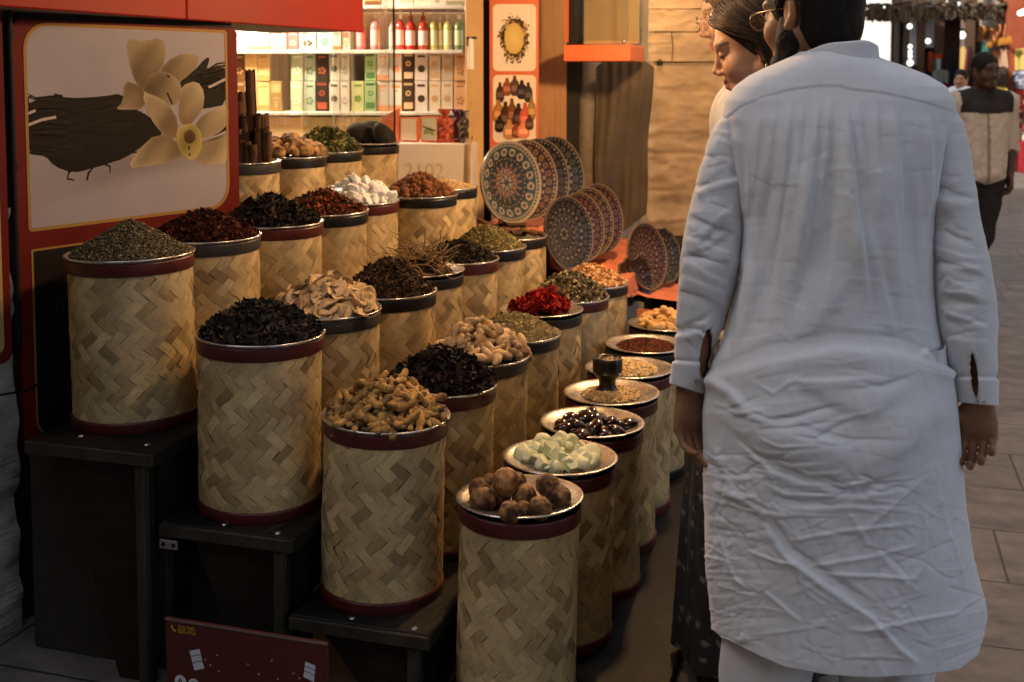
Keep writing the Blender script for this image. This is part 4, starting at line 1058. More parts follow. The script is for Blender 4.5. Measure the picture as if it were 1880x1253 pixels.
Fc += [tuple([nn, nn + 1] + [e0 + j for j in range(nz_, -1, -1)]), (nn + 1, nn + 2) + tuple(i * (nz_ + 1) + nz_ for i in range(nx_ + 1))]
mesh_np('wall_face', V, Fc, 'stone', parent=pr)
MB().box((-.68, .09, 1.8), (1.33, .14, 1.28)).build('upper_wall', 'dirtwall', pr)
# neighbour's poster edge, pipe and cable
P2 = Plane(tuple(PL.w(-.9, 0, .03))[:2], tuple(PL.w(-.047, 0, .03))[:2])
zb = P2.px(8, 668)[1]
np_ = thing('poster_panel', 'red edge of the neighbouring poster with a rounded corner at the far left', 'poster', P2.w(0, 0), P2.ang)
bd = rrect(0, P2.len, zb, 1.9, (.02, .03, .02, .02)); n = len(bd)
mesh_np('frame', [(a, 0, z) for a, z in bd] + [(a, .014, z) for a, z in bd], [tuple(range(n)), tuple(range(n, 2 * n))[::-1]] + [(i, n + i, n + (i + 1) % n, (i + 1) % n) for i in range(n)], 'darkred', parent=np_)
f = Flat(); f.poly(rrect(.03, P2.len - .022, zb + .03, 1.86, (.01, .02, .01, .01)), .001, (.40, .30, .10), (.42, .4, .36)); f.build('print', 'print', np_)
pp = MB(); A = PL.w(-.022, 0, .022)
pp.tube([(A.x, A.y, .78), (A.x, A.y, 2.3)], .0085, 10)
for z in (.9, 1.25, 1.6): pp.tube([(A.x, A.y, z), (A.x, A.y, z + .02)], .012, 10)
o = pp.build('cable_pipe', 'dark', None, False); tag(o, 'thin black cable pipe beside the red poster frame', 'pipe')
cb = MB(); c0 = PL.w(-.3, .7, .03); c1 = PL.w(-.02, .66, .04); c2 = PL.w(.03, .665, .03)
cb.tube([c0, (c0 + c1) / 2 + Vector((0, 0, -.012)), c1, c2], .003, 6)
o = cb.build('loose_cable', 'dark', None); tag(o, 'thin loose black cable crossing the stone pier', 'cable')

# ------------------------------------------------------------------ red fascia over the top row
A = at_d(-330, 20, 2.05); FP = Plane(tuple(at_d(95, 20, 2.96))[:2], tuple(at_d(668, 60, 4.45))[:2])
fa = thing('fascia_box', 'glossy red fascia box with a grey underside above the poster', 'fascia', FP.w(0, 1.6695), FP.ang)
sm = FP.px(343, 30)[0]
for (x0, x1) in ((-1.25, sm - .0015), (sm + .0015, FP.len)):
    MB().box(((x0 + x1) / 2, .01, .24), (x1 - x0, .02, .48), bev=.004).build('front_panel', 'red', fa)
    MB().box(((x0 + x1) / 2, .215, .008), (x1 - x0 - .004, .388, .012), bev=.002).build('soffit', 'greysoffit', fa)
MB().box((FP.len - .012, .215, .25), (.02, .388, .46), bev=.003).build('end_panel', 'red', fa)
MB().box(((-1.25 + FP.len) / 2, .405, .25), (FP.len + 1.25, .02, .45)).build('back_panel', 'greysoffit', fa)

# ------------------------------------------------------------------ shop interior
YW = 6.3
wallb = thing('shop_wall', 'cream back wall of the lit shop behind the product shelves', 'wall', (-1.35, 6.72, 0))
MB().box((0, 0, 1.2), (3.2, .08, 2.4)).build('wall', 'shopwall', wallb)
lw = thing('shop_wall', 'cream side wall deep inside the lit shop', 'wall', (-2.3, 5.3, 0), math.radians(70)); MB().box((0, 0, 1.2), (3.0, .06, 2.38)).build('wall', 'shopwall', lw)
shelf = thing('product_shelf', 'white wall shelving full of soaps and bottles', 'shelf unit', (-1.1, YW, 0))
def lx(u, Y=YW): return at_d(u, 140, Y).x + 1.1
for v in (205, 92, 10):
    z = at_d(640, v, YW).z
    MB().box((-.03, .16, z - .011), (1.72, .36, .02), bev=.003).build('board', 'white', shelf)
for u in (400, 868):
    MB().box((lx(u), .16, 1.55), (.025, .35, 1.0)).build('upright', 'white', shelf)
MB().box((-.03, .17, .86), (1.72, .34, .83)).build('cabinet', 'cream', shelf)
def Hc(r, g, b): return tuple(((x / 255) / 12.92 if x / 255 <= .04045 else ((x / 255 + .055) / 1.055) ** 2.4) for x in (r, g, b))
def carton(u0, u1, v0, v1, col, prn, style, label, name='soap_box', cat='box'):
    a = at_d(u0, v1, YW); b = at_d(u1, v0, YW); w = b.x - a.x - .003; h = b.z - a.z - .001; d = min(.07, max(.04, w * .7))
    t = thing(name, label, cat, ((a.x + b.x) / 2, YW + .01 + d / 2 + random.uniform(0, .012), a.z + .0005), random.uniform(-.03, .03), 'boxes and packs on the shop shelves')
    MB().box((0, 0, h / 2), (w, d, h), col=col, bev=.0015).build('carton', 'item', t)
    f = Flat(); yo = d / 2 + .0006
    def R(x0, x1, z0, z1, c, o=0): f.poly([((x0 - .5) * w, z0 * h), ((x1 - .5) * w, z0 * h), ((x1 - .5) * w, z1 * h), ((x0 - .5) * w, z1 * h)], yo + o, c)
    def E(x, z, r, c, o=0): f.poly([((x - .5) * w + r * w * math.cos(t_), z * h + r * w * math.sin(t_)) for t_ in np.linspace(0, 2 * PI, 14)[:-1]], yo + o, c)
    R(.03, .97, .015, .985, tuple(min(1, c_ * 1.04) for c_ in col), -.0003)
    if style == 0: R(.12, .88, .62, .9, prn); R(.2, .8, .42, .46, prn); R(.2, .8, .3, .33, prn); E(.5, .2, .14, prn)
    elif style == 1: R(.0, 1, .0, .2, prn); R(.15, .85, .78, .88, prn); R(.3, .7, .66, .7, prn)
    elif style == 2: E(.5, .42, .3, prn); R(.2, .8, .82, .9, prn, .0003)
    elif style == 3: R(.1, .9, .08, .3, prn); E(.5, .6, .24, prn); R(.1, .9, .86, .94, tuple(c * .7 for c in prn)); E(.5, .6, .13, col, .0005)
    elif style == 4:
        for k in range(5): E(.5 + .22 * math.cos(k * 1.3), .35 + .1 * math.sin(k * 1.3), .1, prn, .0003 * k)
        R(.2, .8, .8, .86, prn)
    f.build('label_print', 'item', t)
    return t
W1, CRM, GRN, BRN, DK, TAN, PNK = Hc(225, 215, 205), Hc(225, 190, 130), Hc(170, 185, 150), Hc(110, 75, 40), Hc(60, 45, 38), Hc(215, 170, 125), Hc(215, 150, 140)
def ZX(x): return 400 + x / 3.58
low_row = [(100, 172, BRN, Hc(210, 160, 110), 3, 'brown'), (174, 254, CRM, TAN, 1, 'yellow'), (256, 336, CRM, Hc(190, 150, 90), 1, 'cream'), (340, 418, Hc(150, 125, 70), Hc(200, 180, 120), 0, 'olive'), (476, 558, GRN, Hc(215, 220, 200), 4, 'pale green'), (562, 640, Hc(185, 195, 175), Hc(90, 110, 80), 4, 'sage green leaf printed'), (642, 722, DK, Hc(190, 90, 60), 3, 'dark brown and red'), (726, 798, W1, DK, 2, 'white dotted'), (802, 862, W1, Hc(120, 100, 90), 4, 'white'), (876, 958, Hc(195, 195, 140), Hc(120, 140, 80), 2, 'yellow green'), (962, 1038, Hc(165, 190, 140), Hc(90, 130, 80), 3, 'green'), (1042, 1120, W1, Hc(225, 150, 105), 1, 'orange banded white'), (1124, 1208, W1, Hc(225, 150, 105), 1, 'orange banded'), (1212, 1288, DK, Hc(220, 190, 150), 3, 'dark brown and cream'), (1292, 1378, W1, Hc(70, 55, 45), 2, 'white leaf printed'), (1384, 1464, Hc(220, 205, 180), Hc(200, 165, 120), 2, 'ivory disc printed'), (1468, 1546, Hc(220, 205, 180), Hc(200, 165, 120), 2, 'beige disc printed'), (1552, 1634, TAN, Hc(170, 120, 75), 4, 'tan')]
for i, (x0, x1, c, p, st, nm) in enumerate(low_row):
    carton(ZX(x0), ZX(x1), 149.5, 205, c, p, st, '%s soap box standing on the lowest lit shelf, bottom tier' % nm)
    if i in (3, 9): continue
    c2, p2 = (c, p) if i % 4 else (tuple(x * .8 for x in c), p)
    carton(ZX(x0), ZX(x1), 96, 148.8, c2, p2, (st + (i % 3 == 0)) % 5, '%s soap box on the second tier of the lowest lit shelf' % nm)
for (x0, x1, c, p, st, nm) in [(95, 200, Hc(225, 195, 190), Hc(170, 110, 130), 0, 'pinkish'), (203, 334, Hc(190, 205, 205), Hc(215, 170, 90), 1, 'pale blue and yellow'), (340, 448, Hc(225, 185, 175), PNK, 1, 'rosy'), (452, 528, Hc(205, 90, 85), Hc(225, 150, 140), 4, 'raspberry red'), (532, 644, W1, Hc(90, 70, 60), 4, 'white sprig printed'), (648, 748, Hc(185, 205, 200), Hc(120, 150, 150), 2, 'ice blue'), (752, 808, W1, Hc(220, 120, 80), 1, 'white and orange'), (812, 868, W1, Hc(215, 110, 70), 0, 'white red lettered')]:
    carton(ZX(x0), ZX(x1), 56, 92, c, p, st, '%s soap box on the middle lit shelf' % nm)
for k, (x0, x1, c, p) in enumerate([(958, 1070, Hc(190, 160, 110), BRN), (1080, 1150, W1, TAN), (1180, 1285, W1, Hc(200, 180, 160)), (1290, 1375, Hc(225, 220, 205), TAN), (1380, 1500, W1, Hc(190, 170, 150)), (1504, 1620, Hc(215, 215, 205), Hc(150, 150, 120))]):
    carton(ZX(x0), ZX(x1), -30, 10, c, p, (k + 1) % 5, ['olive patterned', 'narrow white', 'plain white', 'cream', 'wide white', 'greyish'][k] + ' box on the topmost lit shelf')
def bottle(xc, wpx, ytop, col, cap, lab, label):
    p = at_d(ZX(xc), 92, YW); k = YW / F / 3.58; r = wpx * k / 2; H = (322 - ytop) * k
    t = thing('soap_bottle', label, 'bottle', (p.x, YW + .05, p.z + .0005), 0, 'bottles on the middle shop shelf')
    MB().lathe([(.001, 0), (r * .92, 0), (r, .006), (r, H * .58), (r * .8, H * .68), (r * .36, H * .74), (r * .34, H * .79)], 18, col=col).build('body', 'liquid', t, True)
    MB().lathe([(r * .4, H * .78), (r * .42, H * .87), (r * .3, H * .89), (r * .16, H * .9), (r * .16, H), (.001, H)], 14, col=cap).build('pump', 'item', t, True)
    L_ = MB(); n = 9; V = []
    for j in range(n):
        an = -PI / 2 + (j / (n - 1) - .5) * 2.0
        for z in (H * .12, H * .5): V.append((1.015 * r * math.cos(an), 1.015 * r * math.sin(an), z))
    L_.add(V, [(2 * j, 2 * j + 2, 2 * j + 3, 2 * j + 1) for j in range(n - 1)], lab).build('label', 'item', t)
for (xc, wd, yt, c, cp, lb, nm) in [(935, 66, 110, Hc(235, 130, 140), Hc(225, 120, 120), Hc(230, 150, 150), 'short pink soap bottle half behind the red fascia'), (1030, 68, 60, Hc(240, 150, 155), W1, Hc(240, 190, 185), 'tall pink soap bottle with a white pump'), (1136, 34, 90, W1, W1, W1, 'slim white bottle beside the glass edge'), (1194, 58, 60, Hc(205, 70, 60), W1, Hc(235, 180, 170), 'red soap bottle with a white pump'), (1264, 72, 70, Hc(190, 50, 40), Hc(170, 50, 40), Hc(235, 205, 195), 'dark red soap bottle with a red pump, left of its twin'), (1346, 72, 70, Hc(195, 70, 40), Hc(170, 50, 40), Hc(235, 205, 195), 'orange red soap bottle with a red pump'), (1416, 56, 64, Hc(215, 205, 120), W1, Hc(225, 220, 180), 'pale yellow soap bottle'), (1460, 36, 70, Hc(200, 195, 110), W1, Hc(225, 220, 180), 'slim yellow green bottle'), (1510, 60, 64, Hc(205, 200, 130), W1, Hc(215, 210, 170), 'yellow soap bottle near the column'), (1582, 68, 66, Hc(110, 135, 90), W1, Hc(170, 185, 150), 'green soap bottle next to the column')]:
    bottle(xc, wd, yt, c, cp, lb, nm)
# glass counter pane and milky film strips
gp = thing('glass_pane', 'clear glass pane with a dark upright edge in front of the lit shelves', 'glass', at_d(723, 245, 5.55))
MB().box((-.22, .0, .33), (.44, .006, .72)).build('pane', 'glass', gp)
MB().box((.004, 0, .33), (.008, .012, .72)).build('edge', 'dark', gp)
for k, (u0, u1, nm) in enumerate([(493, 532, 'leftmost'), (552, 566, 'slim second'), (610, 652, 'middle'), (697, 715, 'narrow right')]):
    a = at_d(u0, 230, 5.9); b = at_d(u1, 230, 5.9); V = []; n = 13
    for i in range(n):
        for j in range(9): V.append((a.x + (b.x - a.x) * i / (n - 1), 5.9 + .012 * math.sin(i * 1.3 + k) + .006 * math.sin(j * .7), 1.24 + 1.0 * j / 8))
    o = mesh_np('plastic_strip', V, [(i * 9 + j, (i + 1) * 9 + j, (i + 1) * 9 + j + 1, i * 9 + j + 1) for i in range(n - 1) for j in range(8)], 'film', smooth=True)
    tag(o, nm + ' milky plastic strip hanging before the lit shelves', 'plastic strip')
# white counter with faint numerals, picture boxes and bags on it
Yc = 5.62
ca = at_d(560, 267, Yc + .1); cb_ = at_d(866, 262, Yc)
CPn = Plane((ca.x, Yc + .16), (cb_.x, Yc))
ct = thing('shop_counter', 'white shop counter with faint worn numerals', 'counter', CPn.w(0, 0), CPn.ang)
ztop = at_d(866, 263, Yc).z
MB().box((CPn.len / 2, .15, ztop / 2), (CPn.len, .3, ztop - .004), bev=.006).build('cabinet', 'white', ct)
fade = pm('faded_paint', (.62, .55, .45), .6)
text_mesh('2102', .105, 'faded_numerals', fade, ct, (CPn.px(742, 330)[0], -.002, CPn.px(742, 326)[1]))
for (u0, u1, v0, v1, nm, c0) in [(727, 762, 217, 275, 'pale blank', Hc(230, 215, 200)), (765, 799, 215, 272, 'green picture', Hc(205, 210, 190))]:
    a = CPn.px(u0, v1)[0]; b = CPn.px(u1, v1)[0]; h = CPn.px(u0, v0)[1] - ztop
    t = thing('picture_box', nm + ' box card with an orange border on the white counter', 'box', CPn.w((a + b) / 2, ztop, -.05), CPn.ang - .25)
    MB().box((0, .02, h / 2), (b - a, .03, h), bev=.002).build('board', 'orange', t)
    f = Flat(); w2 = (b - a) / 2 - .005; f.poly([(-w2, .008), (w2, .008), (w2, h - .006), (-w2, h - .006)], -.0045, c0)
    if nm[0] == 'g':
        f.poly(smooth_poly([(-w2 * .8, h * .25), (0, h * .35), (w2 * .7, h * .2), (w2 * .6, h * .5), (-.0, h * .62), (-w2 * .6, h * .5)]), -.0041, Hc(150, 160, 120))
        f.stroke([(-w2 * .8, h * .62), (0, h * .5), (w2 * .9, h * .46)], .006, -.0037, Hc(70, 60, 40))
    f.build('print', 'print', t)
t = MB(); a = CPn.px(690, 260)[0]
t.add([tuple(CPn.w(a, ztop, -.10)), tuple(CPn.w(a + .1, ztop, -.06)), tuple(CPn.w(a + .1, ztop + .165, -.06)), tuple(CPn.w(a, ztop + .12, -.10)), tuple(CPn.w(a, ztop, -.12)), tuple(CPn.w(a + .1, ztop, -.09)), tuple(CPn.w(a + .1, ztop + .165, -.09)), tuple(CPn.w(a, ztop + .12, -.12))], [(0, 1, 2, 3), (7, 6, 5, 4), (0, 4, 5, 1), (1, 5, 6, 2), (2, 6, 7, 3), (3, 7, 4, 0)])
o = t.build('folded_card', 'orange', None); tag(o, 'slanting orange card behind the black lumps on the counter', 'card')
def bag(u0, u1, v0, v1, cols, nm, off=-.06):
    a = CPn.px(u0, v1)[0]; b = CPn.px(u1, v1)[0]; h = CPn.px(u0, v0)[1] - ztop + .015; V = []; C = []; n = 16; rg = np.random.default_rng(int(u0))
    for j in range(13):
        t_ = j / 12; neck = 1 - .55 * math.exp(-((t_ - .8) / .1) ** 2) - .1 * t_
        for i in range(n):
            an = 2 * PI * i / n; r = (b - a) / 2 * neck * (1 + .14 * math.sin(3 * an + 5 * t_) + .1 * rg.normal())
            V.append((r * math.cos(an), .6 * r * math.sin(an), t_ * h)); C.append(np.array(cols[rg.integers(len(cols))]) * rg.uniform(.6, 1.3))
    Fc = [(j * n + i, j * n + (i + 1) % n, (j + 1) * n + (i + 1) % n, (j + 1) * n + i) for j in range(12) for i in range(n)] + [tuple(range(n))[::-1], tuple(range(12 * n, 13 * n))]
    o = mesh_np('gift_bag', V, Fc, 'item', np.array(C)); o.location = CPn.w((a + b) / 2, ztop - .004, off); tag(o, nm, 'gift bag')
bag(798, 826, 205, 268, [Hc(150, 60, 40), Hc(200, 110, 80), Hc(110, 40, 30), Hc(190, 80, 60)], 'red brown cellophane gift bag on the white counter')
bag(820, 842, 206, 264, [Hc(160, 70, 50), Hc(120, 50, 60), Hc(70, 90, 150)], 'red and blue tied gift bag on the white counter', -.1)
bag(836, 860, 208, 263, [Hc(50, 45, 40), Hc(90, 70, 60), Hc(180, 170, 165), Hc(30, 30, 32)], 'dark tied gift bag against the cream column')

# ------------------------------------------------------------------ columns, posters and the next stall
def slab(name, u0, u1, v0, v1, Y, d, mat, label, cat, rz=0.0, z0=None, z1=None, bev=.004):
    a = at_d(u0, v1, Y); b = at_d(u1, v0, Y); lo = a.z if z0 is None else z0; hi = b.z if z1 is None else z1
    o = MB().box((0, d / 2, (hi - lo) / 2), (b.x - a.x, d, hi - lo), bev=bev).build(name, mat, None)
    o.location = ((a.x + b.x) / 2, Y, lo); o.rotation_euler = (0, 0, rz); return tag(o, label, cat)
slab('column', 855, 887, 0, 300, 5.75, .16, 'cream', 'cream painted column at the right of the lit shelves', 'column', z0=0, z1=2.39)
slab('column', 885, 901, 0, 300, 5.82, .1, 'dark', 'black strip filling the dark gap between the cream column and the small poster', 'column', z0=0, z1=2.38)  # the darkness of the gap is put in as a black slab
slab('column', 986, 1041, 0, 400, 5.78, .14, 'wood', 'honey brown wooden column right of the small poster', 'column', z0=0, z1=2.39)
slab('column', 1036, 1064, 0, 460, 5.86, .14, 'darkwood', 'dark recess board beside the honey brown column', 'column', z0=0, z1=2.37)
o = MB(); A = at_d(861, 345, 5.6); B = at_d(866, 128, 5.6); o.box((0, 0, 0), (.019, .014, (B - A).length + .06), bev=.002, R=(B - A).to_track_quat('Z', 'Y').to_matrix())
o = o.build('wooden_stick', pm('pale_stick', (.55, .36, .12), .5, var=.3, scale=12, bump=.1), None); o.location = (A + B) / 2; tag(o, 'slim pale wooden stick leaning against the cream column', 'stick')
o = MB(); B2 = at_d(864, 128, 5.58); o.tube([(0, 0, 0), (0, 0, .155)], [.0155, .0155], 16); o = o.build('paper_roll', 'white', None); o.location = B2; tag(o, 'white tube standing upright on the cream column', 'tube')
o = MB().box((0, 0, 0), (.05, .03, .01)).box((-.018, 0, -.02), (.012, .02, .04)).build('bracket', 'dark', None); o.location = at_d(866, 70, 5.58); tag(o, 'small dark bracket above the white tube', 'bracket')
# small framed poster: wreath above, bottles below
Yp = 5.7; PP = Plane((at_d(899, 100, Yp).x, Yp), (at_d(989, 100, Yp).x, Yp - .01))
sp = thing('poster_panel', 'narrow orange framed poster with an oval wreath above a bunch of bottles', 'poster', PP.w(0, 0), PP.ang)
bd = rrect(0, PP.len, PP.px(945, 290)[1], 2.38, (.01,) * 4); n = len(bd)
mesh_np('frame', [(a, 0, z) for a, z in bd] + [(a, .03, z) for a, z in bd], [tuple(range(n)), tuple(range(n, 2 * n))[::-1]] + [(i, n + i, n + (i + 1) % n, (i + 1) % n) for i in range(n)], 'orange', parent=sp)
def PR(u0, v0, u1, v1): return PP.px(u0, v1)[0], PP.px(u1, v1)[0], PP.px(u0, v1)[1], PP.px(u0, v0)[1]
f = Flat(); f.poly(rrect(*PR(905, 8, 984, 131), (.025,) * 4), .001, (.78, .7, .6))
cw = PP.px(944, 71); rx, rz_ = .052, .098
rgp = np.random.default_rng(9)
for i in range(520):
    t_ = rgp.random() * 6.283; k = .95 + abs(rgp.normal(0, .28)) * .9; s_ = rgp.uniform(.005, .013); c = (cw[0] + rx * k * math.cos(t_) * .95, cw[1] + rz_ * .78 * k * math.sin(t_))
    an = rgp.random() * 3; q = np.array([math.cos(an), math.sin(an)]) * s_
    col = [Hc(70, 50, 30), Hc(95, 70, 40), Hc(45, 35, 25), Hc(190, 165, 120)][rgp.integers(4)]
    f.poly([(c[0] + q[0], c[1] + q[1]), (c[0] - q[1] * .5, c[1] + q[0] * .5), (c[0] - q[0], c[1] - q[1]), (c[0] + q[1] * .5, c[1] - q[0] * .5)], .0016 + i * .000004, col)
f.poly([(cw[0] + rx * .92 * math.cos(t_), cw[1] + rz_ * .78 * math.sin(t_)) for t_ in np.linspace(0, 6.283, 33)[:-1]], .0042, Hc(200, 175, 100), Hc(215, 195, 130))
f.build('wreath_print', 'print', sp)
f = Flat(); f.poly(rrect(*PR(905, 138, 984, 262), (.025,) * 4), .001, (.78, .68, .56))
i = 0
for (u, v, w_, h_, c) in [(918, 170, 9, 34, Hc(60, 40, 30)), (931, 160, 10, 30, Hc(120, 70, 45)), (945, 158, 10, 34, Hc(80, 55, 45)), (958, 165, 11, 32, Hc(40, 35, 45)), (970, 170, 9, 34, Hc(55, 45, 40)), (915, 205, 12, 40, Hc(150, 110, 60)), (928, 212, 12, 46, Hc(60, 40, 25)), (940, 205, 10, 44, Hc(100, 60, 30)), (952, 212, 12, 40, Hc(45, 30, 30)), (964, 214, 12, 46, Hc(180, 80, 60)), (976, 200, 9, 40, Hc(140, 110, 60)), (917, 228, 10, 28, Hc(35, 25, 22)), (935, 238, 13, 34, Hc(170, 125, 85)), (948, 240, 10, 26, Hc(120, 60, 45)), (961, 238, 13, 30, Hc(200, 120, 90)), (972, 225, 9, 26, Hc(70, 50, 35))]:
    a, z = PP.px(u, v); ww = w_ * Yp / F * .85; hh = h_ * Yp / F * .55; i += 1
    f.poly(smooth_poly([(a - ww, z - hh), (a + ww, z - hh), (a + ww, z + hh * .3), (a + ww * .35, z + hh * .6), (a + ww * .35, z + hh), (a - ww * .35, z + hh), (a - ww * .35, z + hh * .6), (a - ww, z + hh * .3)], 1), .0014 + .0002 * i, c, tuple(x * 1.5 for x in c))
    f.poly([(a - ww * .7, z - hh * .5), (a + ww * .7, z - hh * .5), (a + ww * .7, z), (a - ww * .7, z)], .0015 + .0002 * i, tuple(min(1, x * 2 + .05) for x in c))
f.build('bottle_print', 'print', sp)
# hanging glass display case with an orange base
dc = thing('display_case', 'glass display case on an orange base hung above the painted plates', 'display case', at_d(1035, 113, 5.4), ANG - PI / 2 + .02)
wd = at_d(1158, 113, 5.4).x - at_d(1035, 113, 5.4).x; hb_ = at_d(1035, 83, 5.4).z - at_d(1035, 113, 5.4).z
MB().box((wd / 2, .2, hb_ / 2), (wd, .4, hb_), bev=.003).build('base', 'orange', dc)
for (c, d) in (((wd / 2, .006, .42), (wd - .02, .006, .66)), ((wd - .01, .2, .42), (.006, .37, .66)), ((wd / 2, .39, .42), (wd - .02, .006, .66))):
    MB().box((c[0], c[1], c[2] + .005), d).build('pane', 'glass', dc)
for (x, y) in ((.012, .012), (wd - .012, .012)): MB().box((x, y, .42), (.014 if x < .1 else .004, .014 if x < .1 else .004, .66)).build('edge', 'orange' if x < .1 else 'metal', dc)
MB().box((wd / 2, .2, .76), (wd, .4, .02)).build('top', 'orange', dc)
MB().box((wd / 2, .36, .3), (wd - .04, .012, .42)).build('back', 'cream', dc)
l_ = MB().lathe([(.001, 0), (.009, .002), (.009, .014), (.001, .018)], 12, (wd - .03, -.004, hb_ + .004)); l_.build('lock', 'metal', dc, True)
# pipe, dark cloth, paper-wrapped stack
o = MB(); B = at_d(1079, 113, 5.95); o.tube([(B.x, 5.95, 0), (B.x, 5.95, 1.2), (B.x + .003, 5.95, 2.38)], .052, 24); o = o.build('drain_pipe', 'pipe', None, True); tag(o, 'thick grey pipe behind the painted plates', 'pipe')
def sheet(name, fn, nu, nv, mat, label, cat, parent=None, col=None):
    V = [fn(i / nu, j / nv) for i in range(nu + 1) for j in range(nv + 1)]
    o = mesh_np(name, V, np.array([(i * (nv + 1) + j, (i + 1) * (nv + 1) + j, (i + 1) * (nv + 1) + j + 1, i * (nv + 1) + j + 1) for i in range(nu) for j in range(nv)]), mat, col, True, parent)
    if label: tag(o, label, cat)
    return o
ca0 = at_d(1094, 113, 5.85); cb0 = at_d(1200, 113, 5.85); zlo = at_d(1150, 425, 5.85).z
def clothf(s, t):
    x = ca0.x + (cb0.x - ca0.x) * s * (1 - .12 * t) + .004 * math.sin(9 * t)
    z = ca0.z + .03 - (ca0.z - zlo + .03) * t * (1 - .22 * max(0, s - .55)) - .06 * (4 * (s - .5) ** 2) * (1 - t)
    return (x, 5.85 + .008 * math.sin(s * 13 + 3 * t) * (.3 + t) + .004 * math.sin(s * 37 + 4 * t) + .02 * math.sin(t * 7 + s * 5), z)
sheet('dark_cloth', clothf, 40, 40, 'drape', 'dark olive cloth draped over goods beside the paper wrapped stack', 'cloth')
bk = at_d(1188, 440, 6.0)
stack = thing('wrapped_stack', 'tall stack of goods wrapped in brown paper beyond the woman', 'wrapped stack', (bk.x, 6.0, 0))
xw = .78
zz = lambda v: at_d(1240, v, 6.0).z
def wrap(z0, z1, seams, vseams, name, seed, nz_=110):
    off = np.array([seed * 3.1, 0, 0])
    def fn(s, t):
        z = z0 + (z1 - z0) * t; x = s * xw; y = 0
        for (zs, sl, dp) in seams: d = z - zs - sl * (x - .2) - .004 * math.sin(x * 23 + zs * 9); y += dp * math.exp(-abs(d) / .008) - .45 * dp * math.exp(-((d - .025) / .03) ** 2)
        for (xs, dp) in vseams: y += dp * math.exp(-abs(x - xs - .003 * math.sin(z * 30)) / .006)
        q = np.array([x * 5, 0, z * 7]) + off
        y += .020 * float(fbm(q, 3)) + .016 * (abs(float(fbm(q * 2.6 + 3, 3))) - .15) + .02 * (abs(float(fbm(q * np.array([.8, 1, 1.6]) + 9, 2))) - .1) + .03 * max(0, .03 - x) / .03 * .5
        return (x, y, z)
    sheet(name, fn, 60, nz_, 'paper', None, None, stack)
wrap(zz(442), zz(121), [(zz(349), .05, .005), (zz(283), -.03, .008), (zz(214), .03, .004), (zz(167), -.10, .003)], [], 'wrapped_bale', 1)
for i, (va, vb, vs) in enumerate([(113, 60, [(.13, .006), (.33, .005), (.52, .006)]), (58, 18, [(.19, .006), (.40, .005)]), (16, -70, [(.11, .005), (.29, .006)])]): wrap(zz(va), zz(vb), [((zz(va) + zz(vb)) / 2, .06, .002)], [(a_, d_ * .6) for a_, d_ in vs], 'wrapped_parcel', 5 + i, 40)
MB().box((xw / 2, .26, 1.23), (xw - .02, .45, 2.26), bev=.02).build('core', 'paper', stack)
cl = MB(); cl.box((.057, -.012, zz(116)), (.03, .012, .022)).tube([(.05, -.012, zz(113)), (.057, -.016, zz(108)), (.064, -.012, zz(113))], .003, 6); cl.build('clip', 'dark', stack)
b = MB()
for (x, a, c) in ((.12, 112, 60), (.3, 18, -50)): b.tube([(x, -.014, zz(a)), (x + .004, -.018, (zz(a) + zz(c)) / 2), (x - .003, -.014, zz(c))], .0022, 5)
b.build('string', 'darkwood', stack)
sk_ = MB()
# dark crate added to fill the dark area below the stack, with wooden sticks
o = MB().box((0, 0, .33), (.42, .35, .66), bev=.01).build('backdrop', 'darkwood', None); o.location = (at_d(1262, 440, 5.9).x, 5.85, 0); tag(o, 'added dark crate under the paper wrapped stack', 'backdrop')
for i in range(6):
    p = at_d(1226 + i * 6, 560, 5.35); o = MB().tube([(0, 0, -.1), (.004, .01, .16 + .03 * (i % 3))], .009, 8).build('wooden_rod', 'wood' if i % 2 else 'darkwood', None, True); o.location = p
    tag(o, 'thin upright wooden rod beside the white sleeve', 'rod', 'wooden rods by the painted plates')

# ------------------------------------------------------------------ painted plates on an orange cloth stand
ps = thing('plate_stand', 'stepped stand draped in orange cloth holding painted plates', 'stand', P0, ANG)
prof = [(-.16, .0), (-.16, .45), (-.155, .505), (.12, .53), (.17, .55), (.185, .63), (.46, .66), (.5, .68), (.515, .81), (.85, .84), (.86, .0)]
def standf(s, t):
    n = len(prof) - 1; k = min(int(s * n), n - 1); q = s * n - k; y = prof[k][0] * (1 - q) + prof[k + 1][0] * q; z = prof[k][1] * (1 - q) + prof[k + 1][1] * q
    x = 2.17 + (0 if y > .17 else .19) + 1.1 * t; w_ = .01 * math.sin(t * 31 + 5 * s) + .006 * math.sin(t * 67 + 11 * s)
    return (x, y - abs(w_) * .8, max(0, z + w_ * .7) if 0 < s < 1 else z)
sheet('cloth', standf, 80, 70, 'cloth_o', None, None, ps)
fr = MB()
for (x, y0, y1, z) in ((2.372, -.15, .16, .48), (2.182, .2, .49, .61), (2.182, .53, .84, .79)): fr.box((x, (y0 + y1) / 2, z / 2), (.008, y1 - y0, z))
fr.build('end_board', 'cloth_o', ps)
